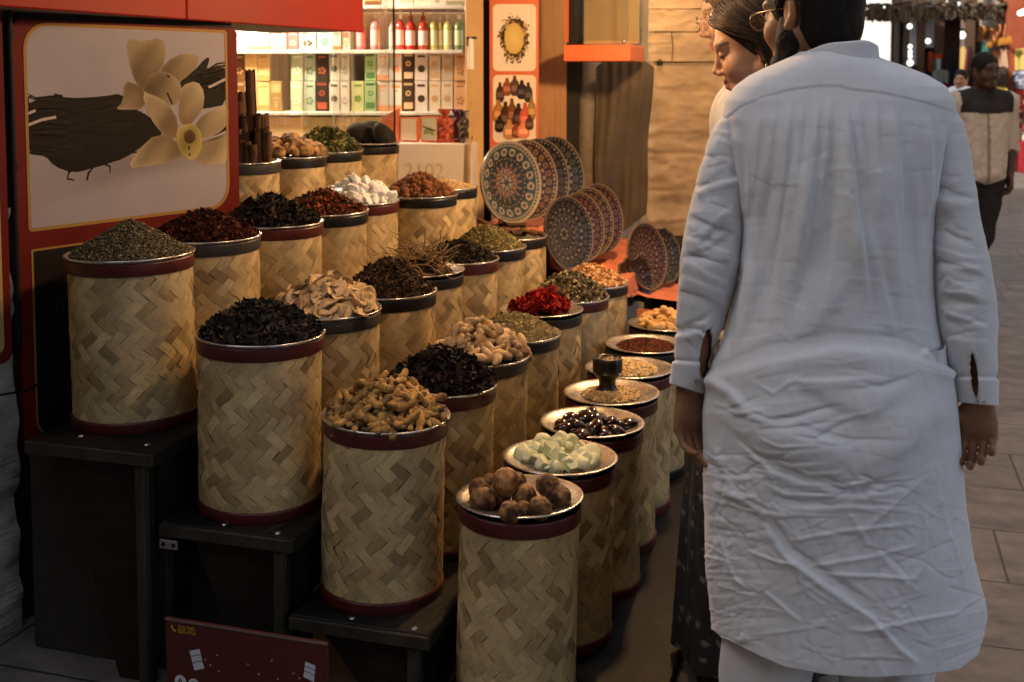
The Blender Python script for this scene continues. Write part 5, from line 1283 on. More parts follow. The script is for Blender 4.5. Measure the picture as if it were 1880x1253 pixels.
def plate(u, v, rpx, Y, rz, tilt, scheme, label, shape='round'):
    r = rpx * Y / F; rg = np.random.default_rng(int(u * 7 + v)); nr_, na = 44, 180; V = []; C = []
    for i in range(nr_ + 1):
        q = i / nr_
        for j in range(na):
            a = 2 * PI * j / na; k = 1.0
            if shape == 'oct': k = math.cos(PI / 12) / math.cos((a % (PI / 6)) - PI / 12) * (1 - .04 * math.cos(12 * a))
            if shape == 'leaf': k = (.62 + .38 * abs(math.cos(a)) ** .8) * (1 - .05 * math.cos(14 * a))
            rr = r * q * k; y = -.20 * r * max(0, (q - .25) / .75) ** 2
            V.append((rr * math.cos(a), y, rr * math.sin(a)))
            c_ = np.array(scheme(q, a, rg)) * .44; C.append(tuple(c_ * .62 + .38 * c_.mean() * np.array([1.15, .95, .75])))
    n0 = len(V)
    for j in range(na):
        p = V[nr_ * na + j]; V.append((p[0] * .995, p[1] + .012, p[2] * .995)); C.append(C[nr_ * na])
    for j in range(na): V.append((V[j][0] + .4 * r * math.cos(2 * PI * j / na), .014, .4 * r * math.sin(2 * PI * j / na))); C.append((.3, .2, .15))
    Fc = [(i * na + j, i * na + (j + 1) % na, (i + 1) * na + (j + 1) % na, (i + 1) * na + j) for i in range(nr_) for j in range(na)]
    Fc += [(nr_ * na + j, nr_ * na + (j + 1) % na, n0 + (j + 1) % na, n0 + j) for j in range(na)] + [(n0 + j, n0 + (j + 1) % na, n0 + na + (j + 1) % na, n0 + na + j) for j in range(na)]
    o = mesh_np('painted_plate', V, Fc, 'ceramic', np.array(C), True); o.location = at_d(u, v, Y); o.rotation_euler = Euler((-tilt, 0, rz)); shade_auto(o, 50)
    return tag(o, label, 'plate', 'painted plates on the orange stand')
def ringdots(q, a, n, q0, w_, ph=0):          # is (q,a) inside one of n dots on the ring q0
    d = ((a * n / (2 * PI) + ph) % 1 - .5) * 2 * PI * q0 / n; return math.hypot(d, q - q0) < w_
def dist_d(q, a, n, q0, ph=0): return math.hypot(((a * n / (2 * PI) + ph) % 1 - .5) * 2 * PI * q0 / n, q - q0)
def sch_blue(q, a, rg):
    if q > .955: return (.55, .48, .36)
    if q > .87: return (.05, .05, .05) if ringdots(q, a, 60, .915, .03) else (.48, .43, .33)
    if q > .60:
        d = dist_d(q, a, 17, .74)
        if d < .028: return (.06, .06, .06)
        if d < .055: return (.22, .09, .04)
        if d < .095: return (.50, .46, .38)
        return (.02, .085, .10) if q > .66 else (.03, .035, .03)
    if ringdots(q, a, 34, .585, .022): return (.42, .28, .13)
    if q > .52: return (.025, .03, .03)
    s_ = .37 + .085 * math.cos(17 * a) + .03 * math.cos(34 * a)
    if abs(q - s_) < .022: return (.46, .32, .22)
    if q > s_: return (.03, .035, .035)
    s2 = .22 + .05 * math.cos(12 * a)
    if abs(q - s2) < .018: return (.5, .38, .24)
    if ringdots(q, a, 17, .32, .03): return (.5, .36, .24)
    if q > s2: return (.24, .055, .025)
    if ringdots(q, a, 6, .12, .05): return (.34, .36, .33)
    return (.07, .05, .05)
def sch_lace(c1, c2, c3, dots):
    def f(q, a, rg):
        if q > .96: return c2
        if q > .88: return c2 if ringdots(q, a, dots, .92, .026) else tuple(x * .35 for x in c1)
        for (n, q0, w_, ph, cc) in ((22, .78, .075, 0, c3), (22, .78, .04, 0, c1), (22, .66, .035, .5, c2), (16, .52, .085, 0, c3), (16, .52, .055, 0, c1), (16, .52, .025, 0, c2), (16, .41, .03, .5, c2), (11, .28, .07, 0, c3), (11, .28, .035, 0, c1), (7, .13, .045, 0, c2)):
            if ringdots(q, a, n, q0, w_, ph): last = cc; f.last = cc
            else: continue
            r_ = last
            # keep the innermost (later) hit
            f.hit = r_
            if w_ <= .04: return r_
        h = getattr(f, 'hit', None)
        if h is not None: f.hit = None; return h
        return tuple(x * (.4 + .25 * math.sin(9 * a) * math.sin(30 * q)) for x in c1)
    return f
amber = sch_lace((.16, .045, .02), (.5, .33, .18), (.34, .17, .06), 54); darkc = sch_lace((.045, .028, .024), (.32, .25, .17), (.13, .07, .045), 48)
redc = sch_lace((.17, .035, .025), (.50, .28, .17), (.28, .09, .05), 52); grey = sch_lace((.05, .04, .045), (.30, .25, .22), (.12, .085, .085), 50)
oliv = sch_lace((.05, .045, .028), (.34, .29, .16), (.14, .12, .06), 46)
RZ = math.radians(44)
plate(1012, 325, 74, 5.32, RZ, .16, oliv, 'rearmost large dark olive plate of the back row')
plate(985, 328, 73, 5.20, RZ, .16, darkc, 'third large dark brown plate of the back row')
plate(962, 331, 74, 5.08, RZ, .16, amber, 'second large amber plate just behind the teal one')
plate(930, 336, 76, 4.95, RZ, .14, sch_blue, 'large teal rimmed plate with a ring of white flowers, frontmost of the back row')
plate(1095, 402, 64, 5.22, RZ + .06, .2, redc, 'rearmost dark red plate of the middle row')
plate(1078, 408, 63, 5.10, RZ + .06, .2, amber, 'third reddish plate with a beaded rim in the middle row')
plate(1060, 418, 64, 4.98, RZ + .06, .2, redc, 'second red plate in the middle row behind the grey one')
plate(1036, 430, 69, 4.85, RZ + .08, .2, grey, 'grey floral plate at the front of the middle row')
plate(1214, 470, 52, 5.28, RZ + .1, .22, oliv, 'dark twelve sided plate beside the white sleeve', 'oct')
plate(1180, 472, 62, 5.12, RZ + .1, .2, redc, 'dark plate with a beaded pale rim right of the orange cloth')
plate(1158, 515, 58, 5.0, RZ + .1, .12, darkc, 'dark leaf shaped dish in front of the beaded plate', 'leaf')

# ------------------------------------------------------------------ dark red sign leaning on the end of the stand
Pn = Plane(tuple(W(-.3, 1.1, 0))[:2], tuple(W(-.3, .2, 0))[:2])
tl = Pn.px(303, 1127); tr = Pn.px(601, 1188); zt = (tl[1] + tr[1]) / 2
SX, SW = tl[0], tr[0] - tl[0]
sg = thing('sign_board', 'dark red notice board with yellow telephone lettering leaning low on the stand', 'sign', Pn.w(SX, 0), Pn.ang)
signred = pm('sign_red', (.075, .012, .012), .5, var=.1)
MB().box((SW / 2, .004, zt / 2 + .002), (SW, .008, zt - .004), bev=.0015).build('board', signred, sg)
MB().box((SW / 2, -.0012, zt - .003), (SW, .0018, .0035)).build('edge_strip', 'metal', sg)
yel = pm('yellow_lettering', (.50, .30, .02), .5); whi = pm('white_lettering', (.55, .6, .62), .5)
def q(u, v): a = Pn.px(u, v); return (a[0] - SX, a[1])
sc_ = (q(340, 1165)[0] - q(327, 1165)[0])
def sq(x, y): return q(290 + x / 5.875, 1110 + y / 5.875)
text_mesh('TOLL FREE:', .0092, 'lettering', yel, sg, (sq(215, 208)[0], -.0006, sq(215, 212)[1] - .009))
text_mesh('800-916', .0145, 'lettering', yel, sg, (sq(215, 262)[0], -.0006, sq(215, 262)[1] - .0095))
f = Flat(); f.stroke([(lambda t_: (t_[0], t_[1] - .0095))(sq(*t2)) for t2 in ((155, 180), (152, 205), (168, 230), (195, 243))], [.006, .0045, .0045, .006], .0009, (.5, .3, .02)); f.build('phone_symbol', yel, sg)
f = Flat()
for (x, y) in ((513, 593), (640, 547), (567, 654), (657, 720), (972, 645), (1229, 606), (1088, 750), (1295, 803), (1463, 744), (1528, 796)):
    c = sq(x, y); f.poly([(c[0] + .0022 * math.cos(t_), c[1] + .0022 * math.sin(t_)) for t_ in np.linspace(0, 6.283, 9)[:-1]], .0008, (.7, .35, .25))
f.build('map_dots', pm('dot_paint', (.75, .4, .3), .5), sg)
f = Flat()
for P in ([(513, 590), (530, 480), (590, 430), (650, 440)], [(660, 430), (780, 360), (900, 345), (1080, 370), (1230, 460)], [(567, 650), (700, 620), (950, 600), (1100, 625), (1260, 720)], [(1088, 745), (1110, 620), (1180, 540), (1260, 520)], [(1260, 480), (1420, 560), (1520, 790)], [(640, 545), (650, 450)], [(1229, 600), (1245, 500)], [(740, 800), (770, 690), (690, 460)]):
    f.stroke([sq(*p) for p in P], .0009, .0007, (.2, .03, .02))
f.build('map_arcs', pm('arc_paint', (.22, .035, .02), .5), sg)
for k, (x, y, ch) in enumerate(((245, 830, 'A'), (388, 864, 'R'))):
    c = sq(x, y); r = .0155 if k == 0 else .0145
    f = Flat(); f.poly([(c[0] + r * math.cos(t_), c[1] + r * math.sin(t_)) for t_ in np.linspace(0, 6.283, 29)[:-1]], .0008, (.6, .62, .62)); f.build('disc', whi, sg)
    text_mesh(ch, .024, 'letter', 'dark', sg, (c[0], -.0014, c[1] - .0085), align='CENTER')
for (x0, y0, x1, y1, x2, y2, x3, y3) in ((340, 500, 450, 480, 500, 690, 395, 712), (1592, 615, 1700, 660, 1685, 838, 1570, 780)):
    f = Flat(); cs = [sq(x0, y0), sq(x1, y1), sq(x2, y2), sq(x3, y3)]; f.poly(cs, .0007, (.55, .57, .66))
    for t_ in (.3, .62):
        a_ = np.array(cs[0]) * (1 - t_) + np.array(cs[3]) * t_; b_ = np.array(cs[1]) * (1 - t_) + np.array(cs[2]) * t_
        f.stroke([a_, (a_ + b_) / 2 + np.array([0, .002]), b_], .0016, .0011, (.03, .03, .06))
    f.build('parcel_picture', 'item', sg)

# ------------------------------------------------------------------ far end of the alley (right)
RW = Plane(tuple(W(3, -3.4, 0))[:2], tuple(W(40, -3.4, 0))[:2]); RW.n = -RW.n if (RW.n.dot(TD) < 0) else RW.n
FW = Plane(tuple(at_d(1655, 140, 24.2))[:2], tuple(at_d(1745, 140, 24.0))[:2])
def rw(name, u0, u1, v0, v1, off, d, mat, label, cat, col=None, z0=None, z1=None, group=None, wave=0.0, rnd=False):
    RW = FW if u1 < 1764 else RWALL
    a = RW.px(u0, (v0 + v1) / 2, off); b = RW.px(u1, (v0 + v1) / 2, off); um = (u0 + u1) / 2
    lo = RW.px(um, v1, off)[1] if z0 is None else z0; hi = RW.px(um, v0, off)[1] if z1 is None else z1
    w_ = abs(b[0] - a[0]); c = RW.w((a[0] + b[0]) / 2, lo, off)
    if wave:
        nx2, nz2 = 18, 14; V = []; C = []
        for i in range(nx2 + 1):
            for j in range(nz2 + 1):
                s_, t_ = i / nx2 - .5, j / nz2
                sh = 1 - .25 * max(0, t_ - .85) / .15
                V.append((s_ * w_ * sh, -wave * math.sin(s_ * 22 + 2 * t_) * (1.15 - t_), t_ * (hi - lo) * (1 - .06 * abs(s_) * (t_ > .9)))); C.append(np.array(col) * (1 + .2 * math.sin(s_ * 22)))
        o = mesh_np(name, V, [(i * (nz2 + 1) + j, (i + 1) * (nz2 + 1) + j, (i + 1) * (nz2 + 1) + j + 1, i * (nz2 + 1) + j + 1) for i in range(nx2) for j in range(nz2)], mat, np.array(C), True)
    else:
        o = MB().box((0, 0, (hi - lo) / 2), (w_, d, hi - lo), col=col or (.5, .5, .5), bev=min(.01, d / 4)).build(name, mat, None)
    o.location = c; o.rotation_euler = (0, 0, RW.ang); return tag(o, label, cat, group)
RWALL = RW
fb = thing('far_stall', 'dark stall front facing us where the far alley narrows', 'stall', FW.w(0, 0, -.4), FW.ang)
MB().box((.62, .9, 2.5), (1.24, 1.6, 5.0)).build('wall', pm('stall_wall', (.13, .085, .06), .7, var=.5, scale=3), fb)
MB().box((.62, -.2, 2.75), (1.5, 1.0, .06)).build('roof', 'darkwood', fb)
for k in range(9): MB().box((.1 + k * .13, .05 - .02 * (k % 2), .35 + .25 * (k % 3)), (.12, .16, .7 + .5 * (k % 3)), col=Hc(*[(120, 40, 60), (60, 50, 70), (150, 110, 80), (90, 30, 40), (50, 60, 60)][k % 5])).build('stock', 'item', fb)
redpil = pm('red_brown_paint', (.32, .075, .03), .5, var=.2, scale=6)
brn = pm('brown_timber', (.10, .055, .03), .6, var=.3, scale=6)
pgl = pm('pale_shutter', (.50, .50, .54), .4, var=.2, scale=2)
rw('pillar', 1683, 1697, 0, 160, .1, .25, brn, 'dark timber post far down the alley, left of the grey shutters', 'post', z0=0, z1=4.4)
rw('pillar', 1636, 1641, 0, 160, .1, .1, brn, 'slim pole standing in front of the bright end of the alley', 'post', z0=0, z1=4.4)
rw('pillar', 1660, 1668, 0, 160, .1, .25, brn, 'thin dark timber post beside the bright end of the alley', 'post', z0=0, z1=4.4)
rw('pillar', 1716, 1732, 0, 160, .12, .25, brn, 'brown timber post between the grey shutter and the tan shop front', 'post', z0=0, z1=4.4)
rw('pillar', 1770, 1783, 0, 160, .12, .3, brn, 'brown timber post above the dark haired man in the patterned shirt', 'post', z0=0, z1=4.4)
rw('pillar', 1849, 1870, 0, 160, .15, .3, redpil, 'wide red brown post at the right edge', 'post', z0=0, z1=4.4)
rw('shutter', 1668, 1684, 20, 120, .06, .06, pgl, 'tall pale shutter panel next to the bright end of the alley', 'shutter')
rw('shutter', 1697, 1716, -10, 88, .06, .06, pgl, 'tall pale shutter panel between two dark posts', 'shutter')
lit = pm('window_glow', (.8, .82, .85), .3, var=.05, emit=(.85, .92, 1), estr=.5)  # emission put in for the bright reflection on the panes
for (u0, u1, v0, v1, nm) in ((1737, 1749, 10, 36, 'left'), (1752, 1763, 4, 30, 'right')):
    rw('window', u0, u1, v0, v1, .08, .06, lit, nm + ' small bright window high on the tan shop front', 'window')
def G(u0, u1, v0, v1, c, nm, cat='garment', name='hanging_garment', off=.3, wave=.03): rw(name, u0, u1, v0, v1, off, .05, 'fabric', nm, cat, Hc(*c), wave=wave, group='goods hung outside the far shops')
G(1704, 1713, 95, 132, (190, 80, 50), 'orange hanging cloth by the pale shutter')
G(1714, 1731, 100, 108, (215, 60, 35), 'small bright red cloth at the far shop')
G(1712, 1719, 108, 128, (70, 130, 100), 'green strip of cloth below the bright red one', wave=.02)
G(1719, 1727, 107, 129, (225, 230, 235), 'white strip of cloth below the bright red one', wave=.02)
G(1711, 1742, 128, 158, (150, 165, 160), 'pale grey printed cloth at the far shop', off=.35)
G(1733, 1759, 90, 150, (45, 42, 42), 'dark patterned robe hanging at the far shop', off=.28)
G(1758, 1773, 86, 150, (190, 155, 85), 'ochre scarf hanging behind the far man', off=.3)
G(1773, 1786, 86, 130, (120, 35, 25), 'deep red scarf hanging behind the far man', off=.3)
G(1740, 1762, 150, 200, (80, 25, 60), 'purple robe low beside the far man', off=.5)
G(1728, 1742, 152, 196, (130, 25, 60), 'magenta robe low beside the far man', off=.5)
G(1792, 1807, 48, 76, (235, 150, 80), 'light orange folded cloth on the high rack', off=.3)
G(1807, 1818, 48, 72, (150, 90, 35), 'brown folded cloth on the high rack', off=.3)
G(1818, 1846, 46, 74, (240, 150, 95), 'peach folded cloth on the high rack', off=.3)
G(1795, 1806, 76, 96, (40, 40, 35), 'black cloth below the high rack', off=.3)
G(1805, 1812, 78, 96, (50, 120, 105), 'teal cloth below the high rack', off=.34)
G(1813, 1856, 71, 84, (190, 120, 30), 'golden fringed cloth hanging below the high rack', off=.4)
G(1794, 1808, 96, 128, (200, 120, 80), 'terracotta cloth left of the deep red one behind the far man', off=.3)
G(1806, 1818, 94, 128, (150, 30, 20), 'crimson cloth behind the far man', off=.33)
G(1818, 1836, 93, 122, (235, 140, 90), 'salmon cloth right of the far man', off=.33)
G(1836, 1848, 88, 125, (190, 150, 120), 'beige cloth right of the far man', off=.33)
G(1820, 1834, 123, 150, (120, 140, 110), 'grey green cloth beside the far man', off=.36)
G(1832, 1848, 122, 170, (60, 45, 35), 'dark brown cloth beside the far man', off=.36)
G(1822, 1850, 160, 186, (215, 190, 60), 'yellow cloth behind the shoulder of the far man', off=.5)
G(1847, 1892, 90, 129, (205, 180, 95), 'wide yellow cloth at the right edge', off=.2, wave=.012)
def block(u0, u1, v0, v1, cols, nm, name='package_wall', cat='packages', off=.14, nx2=7, nz2=5):
    a = RW.px(u0, (v0 + v1) / 2, off); b = RW.px(u1, (v0 + v1) / 2, off); um = (u0 + u1) / 2; lo = RW.px(um, v1, off)[1]; hi = RW.px(um, v0, off)[1]
    rg = np.random.default_rng(int(u0 + v0)); m = MB(); w_ = (b[0] - a[0]) / nx2; h_ = (hi - lo) / nz2
    for i in range(nx2):
        for j in range(nz2):
            c = np.array(Hc(*cols[rg.integers(len(cols))]))
            m.box(((i + .5) * w_, rg.uniform(-.02, .02), (j + .5) * h_), (abs(w_) * .94, .12, h_ * .92), col=tuple(c))
            m.box(((i + .5) * w_ + rg.normal() * w_ * .1, -.085, (j + .5) * h_), (abs(w_) * .5, .02, h_ * .4), col=tuple(np.array(Hc(*cols[rg.integers(len(cols))])) * .8))
    o = m.build(name, 'item', None); o.location = RW.w(a[0], lo, off); o.rotation_euler = (0, 0, RW.ang); tag(o, nm, cat, kind=None)
block(1847, 1892, 131, 163, [(165, 170, 190), (120, 125, 150), (60, 65, 90), (200, 200, 210)], 'blue and white patterned packs at the right edge')
block(1848, 1892, 165, 205, [(200, 60, 50), (225, 210, 200), (170, 40, 40), (230, 180, 160)], 'red and white packs at the right edge')
block(1850, 1892, 205, 252, [(225, 215, 200), (120, 90, 70), (200, 170, 150), (80, 60, 50), (190, 70, 60)], 'mixed beige and brown packs at the right edge')
rw('red_bin', 1864, 1892, 255, 296, .12, .3, pm('red_plastic', (.35, .02, .03), .4), 'dark red plastic bin at the right edge', 'bin', z0=.0)
def far_lamp(u, v, nm, r=7, off=.6, shade=True):
    RW = FW if u < 1750 else RWALL
    a = RW.px(u, v, off); p = RW.w(a[0], a[1], off); D = p.y; R_ = r * D / F
    t = thing('market_lamp', nm, 'lamp', p)
    MB().lathe([(.001, -R_), (R_ * .7, -R_ * .7), (R_, 0), (R_ * .7, R_ * .7), (R_ * .3, R_)], 14).build('bulb', M['bulb_w'], t, True)
    if shade: MB().lathe([(R_ * .4, R_ * 1.9), (R_ * 1.5, R_ * 1.1), (R_ * 1.55, R_ * .9), (R_ * .4, R_ * 1.5)], 16).build('lamp_shade', 'white', t, True)
    return t
M['bulb_w'] = pm('white_bulb', (.9, .9, .85), .4, var=.02, emit=(1, .97, .88), estr=2.2)
far_lamp(1766, 65, 'round white bulb under a shade at the tan shop front')
for i, v in enumerate((86, 96, 104, 116)): far_lamp(1671, v, ['topmost', 'second', 'third', 'lowest and largest'][i] + ' bulb of the string by the bright end of the alley', 4 if i < 3 else 6, .5, False)
for (u, v, nm) in ((1670, 49, 'bulb beside the pale shutter'), (1700, 30, 'bulb in front of the pale shutter'), (1704, 76, 'small bulb low on the pale shutter'), (1625, 17, 'bulb under the thatched roof'), (1737, 7, 'bulb high by the bright windows')): far_lamp(u, v, nm, 5, .6, False)
a = RW.px(1880, 22, .8); p = RW.w(a[0], a[1], .8); o = MB().tube([(-.35, 0, 0), (.35, 0, 0)], .035, 10).build('tube_lamp', M['bulb_w'], None, True); o.location = p; o.rotation_euler = (0, 0, RW.ang); tag(o, 'white fluorescent tube at the top right corner', 'lamp')
# thatched roof over the far alley with its two poles
thm = pm('thatch', (.10, .07, .042), .9, var=.6, scale=6, bump=.8, bscale=30, stretch=(1, 6, 1))
rf = thing('thatch_canopy', 'ragged brown thatch canopy over the far alley', 'canopy', W(21.5, -1.5, 2.62), ANG)
rg = np.random.default_rng(3); m = MB()
for i in range(420):
    x = rg.uniform(-2.6, 2.6); y = rg.uniform(-1.9, 1.5); m.box((x, y, .12 + rg.uniform(-.05, .08)), (rg.uniform(.4, .9), rg.uniform(.03, .08), rg.uniform(.02, .05)), rg.normal(0, .25))
for i in range(260): m.box((-2.6 + rg.normal(0, .06), rg.uniform(-1.9, 1.5), .04 - rg.random() * .12), (.02, rg.uniform(.02, .05), rg.uniform(.1, .25)), rg.normal(0, .2))
m.build('thatch', thm, rf)
for (x, y) in ((-2.4, -1.6), (2.4, -1.6), (-2.4, 1.3), (2.4, 1.3)): MB().tube([(x, y, -2.61), (x, y, .1)], .045, 10).build('pole', brn, rf)
# ------------------------------------------------------------------ people
def rotz(a): return np.array([[math.cos(a), -math.sin(a), 0], [math.sin(a), math.cos(a), 0], [0, 0, 1]])
def head_frame(yaw, pitch, roll=0):
    """columns right, forward, up; yaw to the left of +Y, pitch down"""
    R = rotz(yaw) @ np.array(Matrix.Rotation(-pitch, 3, 'X')) @ np.array(Matrix.Rotation(roll, 3, 'Y')); return R
def add_head(S_, O, R, s=1.0, fem=False):
    O = np.array(O); g = lambda x, y, z: O + R @ (np.array([x, y, z]) * s)
    S_.ell(g(0, -.012, .032), np.array([.075, .098, .086]) * s, .02, R)
    S_.ell(g(0, .028, -.042), np.array([.058 if not fem else .055, .060, .072]) * s, .03, R)
    S_.cap(g(-.010, .066, -.098), g(.010, .066, -.098), (.019 if not fem else .015) * s, k=.025)
    for sd in (-1, 1):
        S_.cap(g(.056 * sd, -.012, -.05), g(.022 * sd, .055, -.096), .020 * s, .017 * s, k=.028)
        S_.ell(g(.038 * sd, .060, -.036), np.array([.026, .024, .027]) * s, .025, R)
    S_.cap(g(-.034, .079, .022), g(.034, .079, .022), .014 * s, k=.016)
    for sd in (-1, 1): S_.ell(g(.031 * sd, .101, .002), np.array([.017, .016, .013]) * s, .014, R, sub=True)
    for sd in (-1, 1): S_.ell(g(.031 * sd, .0775, .0), np.array([.0135, .0125, .0115]) * s, .004, R)
    nf = .84 if fem else 1.0
    S_.cap(g(0, .087, .008), g(0, .104, -.031), .0072 * s * nf, .0098 * s * nf, k=.012)
    S_.ell(g(0, .1065, -.033), np.array([.0105, .0095, .009]) * s * nf, .008, R)
    for sd in (-1, 1): S_.ell(g(.0115 * sd, .097, -.041), np.array([.0075, .0095, .0072]) * s, .007, R)
    S_.cap(g(-.022, .077, -.0625), g(0, .088, -.0635), .0045 * s, .0062 * s, k=.007); S_.cap(g(.022, .077, -.0625), g(0, .088, -.0635), .0045 * s, .0062 * s, k=.007)
    S_.cap(g(-.016, .079, -.0765), g(0, .0865, -.0775), .0050 * s, .0072 * s, k=.007); S_.cap(g(.016, .079, -.0765), g(0, .0865, -.0775), .0050 * s, .0072 * s, k=.007)
    S_.cap(g(-.014, .0905, -.0708), g(.014, .0905, -.0708), .0016 * s, k=.003, sub=True)
    for sd in (-1, 1):
        S_.ell(g(.076 * sd, -.012, -.006), np.array([.009, .019, .031]) * s, .006, R @ np.array(Matrix.Rotation(sd * .25, 3, 'Z')))
        S_.ell(g(.086 * sd, -.006, -.002), np.array([.006, .010, .018]) * s, .005, R, sub=True)
        S_.ell(g(.078 * sd, -.004, -.034), np.array([.007, .009, .010]) * s, .006, R)
def face_cols(V, O, R, s, C, lip, brow, iris=(.02, .012, .008), lid=(.05, .03, .025), blush=None, sclera=(.5, .46, .42), lash=.0062, teeth=None):
    Q = ((V - O) @ R) / s; x, y, z = Q.T; f = y > .045
    ax = np.abs(x)
    def mixc(m, col, a=1.0):
        w = np.clip(m, 0, 1)[:, None] * a; C[:] = C * (1 - w) + np.array(col) * w
    if blush is not None: mixc(np.exp(-((ax - .04) / .02) ** 2 - ((z + .035) / .02) ** 2) * f, blush, .5)
    L_ = np.exp(-((z + .0645 + .06 * ax) / .0055) ** 4) * (ax < .021) * (y > .068) + np.exp(-((z + .077 - .06 * ax) / .0065) ** 4) * (ax < .018) * (y > .068)
    mixc(L_, lip, .85)
    mixc(np.exp(-((z + .0708) / .0018) ** 2) * (ax < .019) * (y > .07), (.05, .015, .012) if teeth is None else teeth, .8)
    bz = .0235 + .004 * np.sin(np.clip((ax - .012) / .038, 0, 1) * 3.1) 
    mixc(np.exp(-((z - bz) / .0042) ** 4) * (ax > .012) * (ax < .052) * f, brow, .9)
    eye = np.exp(-(((ax - .031) / .0135) ** 4 + ((z + .0005) / .0062) ** 4)) * (y > .06)
    mixc(eye, sclera, .9)
    mixc(np.exp(-(((ax - .030) / .0062) ** 4 + ((z + .001) / .0062) ** 4)) * (y > .06), iris, 1)
    mixc(np.exp(-(((ax - .031) / .0165) ** 4 + ((z - lash + 8 * (ax - .031) ** 2 * np.sign(lash)) / .0024) ** 2)) * (y > .05), lid, .9)
    return C
def add_hand(S_, w, d, n, s, size=1.0, curl=(30, 40, 25), thumb=.4, spread=1.0):
    w, d, n, s = (np.array(a, float) for a in (w, d, n, s)); d /= np.linalg.norm(d); n -= d * (n @ d); n /= np.linalg.norm(n); s -= d * (s @ d) + n * (s @ n); s /= np.linalg.norm(s)
    offs = np.array([.029, .0095, -.0105, -.029]) * size * spread; kl = np.array([.086, .089, .084, .076]) * size
    ln = np.array([(.042, .026, .021), (.046, .030, .022), (.043, .028, .021), (.034, .020, .018)]) * size
    for i in range(4):
        k = w + d * kl[i] + s * offs[i]; S_.cap(w + s * offs[i] * .55 + d * .008, k, .0135 * size, .0105 * size, k=.010)
        p = k; a = 0
        for j in range(3):
            a += math.radians(curl[j] + i * 3 - 2); dd = d * math.cos(a) + n * math.sin(a) ; q = p + dd * ln[i][j]
            r0 = (.0092, .0084, .0077)[j] * size * (.9 if i == 3 else 1); S_.cap(p, q, r0, r0 * .88, k=.0035); p = q
    b = w + d * .022 * size + s * .022 * size + n * .004
    d1 = s * .72 + d * .68 + n * .38 * thumb * 2; d1 /= np.linalg.norm(d1); d2 = s * .22 + d * .93 + n * .4 * thumb * 2; d2 /= np.linalg.norm(d2)
    p1 = b + d1 * .042 * size; p2 = p1 + d2 * .034 * size; p3 = p2 + (d2 * .9 + n * .3 - s * .15) * .027 * size
    S_.cap(b, p1, .0155 * size, .0115 * size, k=.010); S_.cap(p1, p2, .0108 * size, .0095 * size, k=.004); S_.cap(p2, p3, .0095 * size, .0078 * size, k=.003)
    S_.ell(w + d * .045 * size + n * .003, np.array([.034, .034, .018]) * size, .012, np.stack([s, d, n], 1))
def human(name, label, root, psi, hgt, res, head, arms, skin_col, face, fem=False, bulk=1.0, legs=None, hands=True):
    """joints in the body's own frame (x right, y forward, z up), one continuous skin"""
    k = hgt / 1.78; Rb = rotz(psi)
    T = lambda p: Rb @ np.array(p, float)
    hO, hyaw, hpitch, hs = head; R = head_frame(hyaw, hpitch)
    lo = np.array([-.42, -.42, -.02]); hi = np.array([.42, .42, hgt + .12])
    pts = [np.array(hO)] + [T(p) for sd in arms for p in arms[sd]['pts']]
    lo[:2] = np.minimum(np.min(pts, 0)[:2] - .14, [-.2, -.2]); hi[:2] = np.maximum(np.max(pts, 0)[:2] + .14, [.2, .2])
    S_ = SDF(lo, hi, res)
    pel = T((0, 0, .95 * k)); che = T((0, .0, 1.28 * k)); nb = T((0, -.01, 1.475 * k))
    for sd in (-1, 1):
        S_.cap(T((.055 * sd, 0, .98 * k)), T((.075 * sd, .0, 1.28 * k)), .092 * bulk, .098 * bulk, k=.05)
        sh = np.array(arms[sd]['pts'][0]); S_.cap(T((.05 * sd, -.01, 1.40 * k)), T(sh * [.85, 1, 1]), .052, .044, k=.04)
        hp, kn, an = ((.085 * sd, 0, .90 * k), (.095 * sd, .01, .49 * k), (.095 * sd, -.01, .075)) if legs is None else legs[sd]
        S_.cap(T(hp), T(kn), .082 * bulk, .055 * bulk, k=.04); S_.cap(T(kn), T(an), .054 * bulk, .036, k=.03)
        a_ = np.array(an); S_.cap(T(a_ + [0, -.03, -.035]), T(a_ + [.01 * sd, .14, -.05]), .034, .024, k=.02)
        s0, e0, w0 = [T(p) for p in arms[sd]['pts']]
        S_.cap(s0, e0, .040, .035, k=.03); S_.cap(e0, e0 + (w0 - e0) * .35, .038, .037, k=.02); S_.cap(e0 + (w0 - e0) * .35, w0, .037, .025, k=.02)
        if hands:
            h = arms[sd]; add_hand(S_, w0, T(h['d']), T(h['n']), T(h['s']), h.get('size', 1.0) * k, h.get('curl', (30, 40, 25)), h.get('thumb', .4))
    hb = np.array(hO) + R @ np.array([0, -.022, -.07]) * hs
    S_.cap(nb, hb, (.054 if not fem else .046) * bulk ** .5, (.052 if not fem else .043), k=.03)
    add_head(S_, hO, R, hs, fem)
    V, Q = S_.mesh()
    C = np.tile(np.array(skin_col, float), (len(V), 1)); C *= (1 + .10 * fbm(V * 14, 3))[:, None]
    C[V[:, 2] < .085] = (.012, .01, .009)
    face_cols(V, np.array(hO), R, hs, C, **face)
    o = mesh_np('person', V, Q, 'skin', np.clip(C, .004, 1), True)
    o.location = root; tag(o, label, 'person')
    return o, R, np.array(hO), T
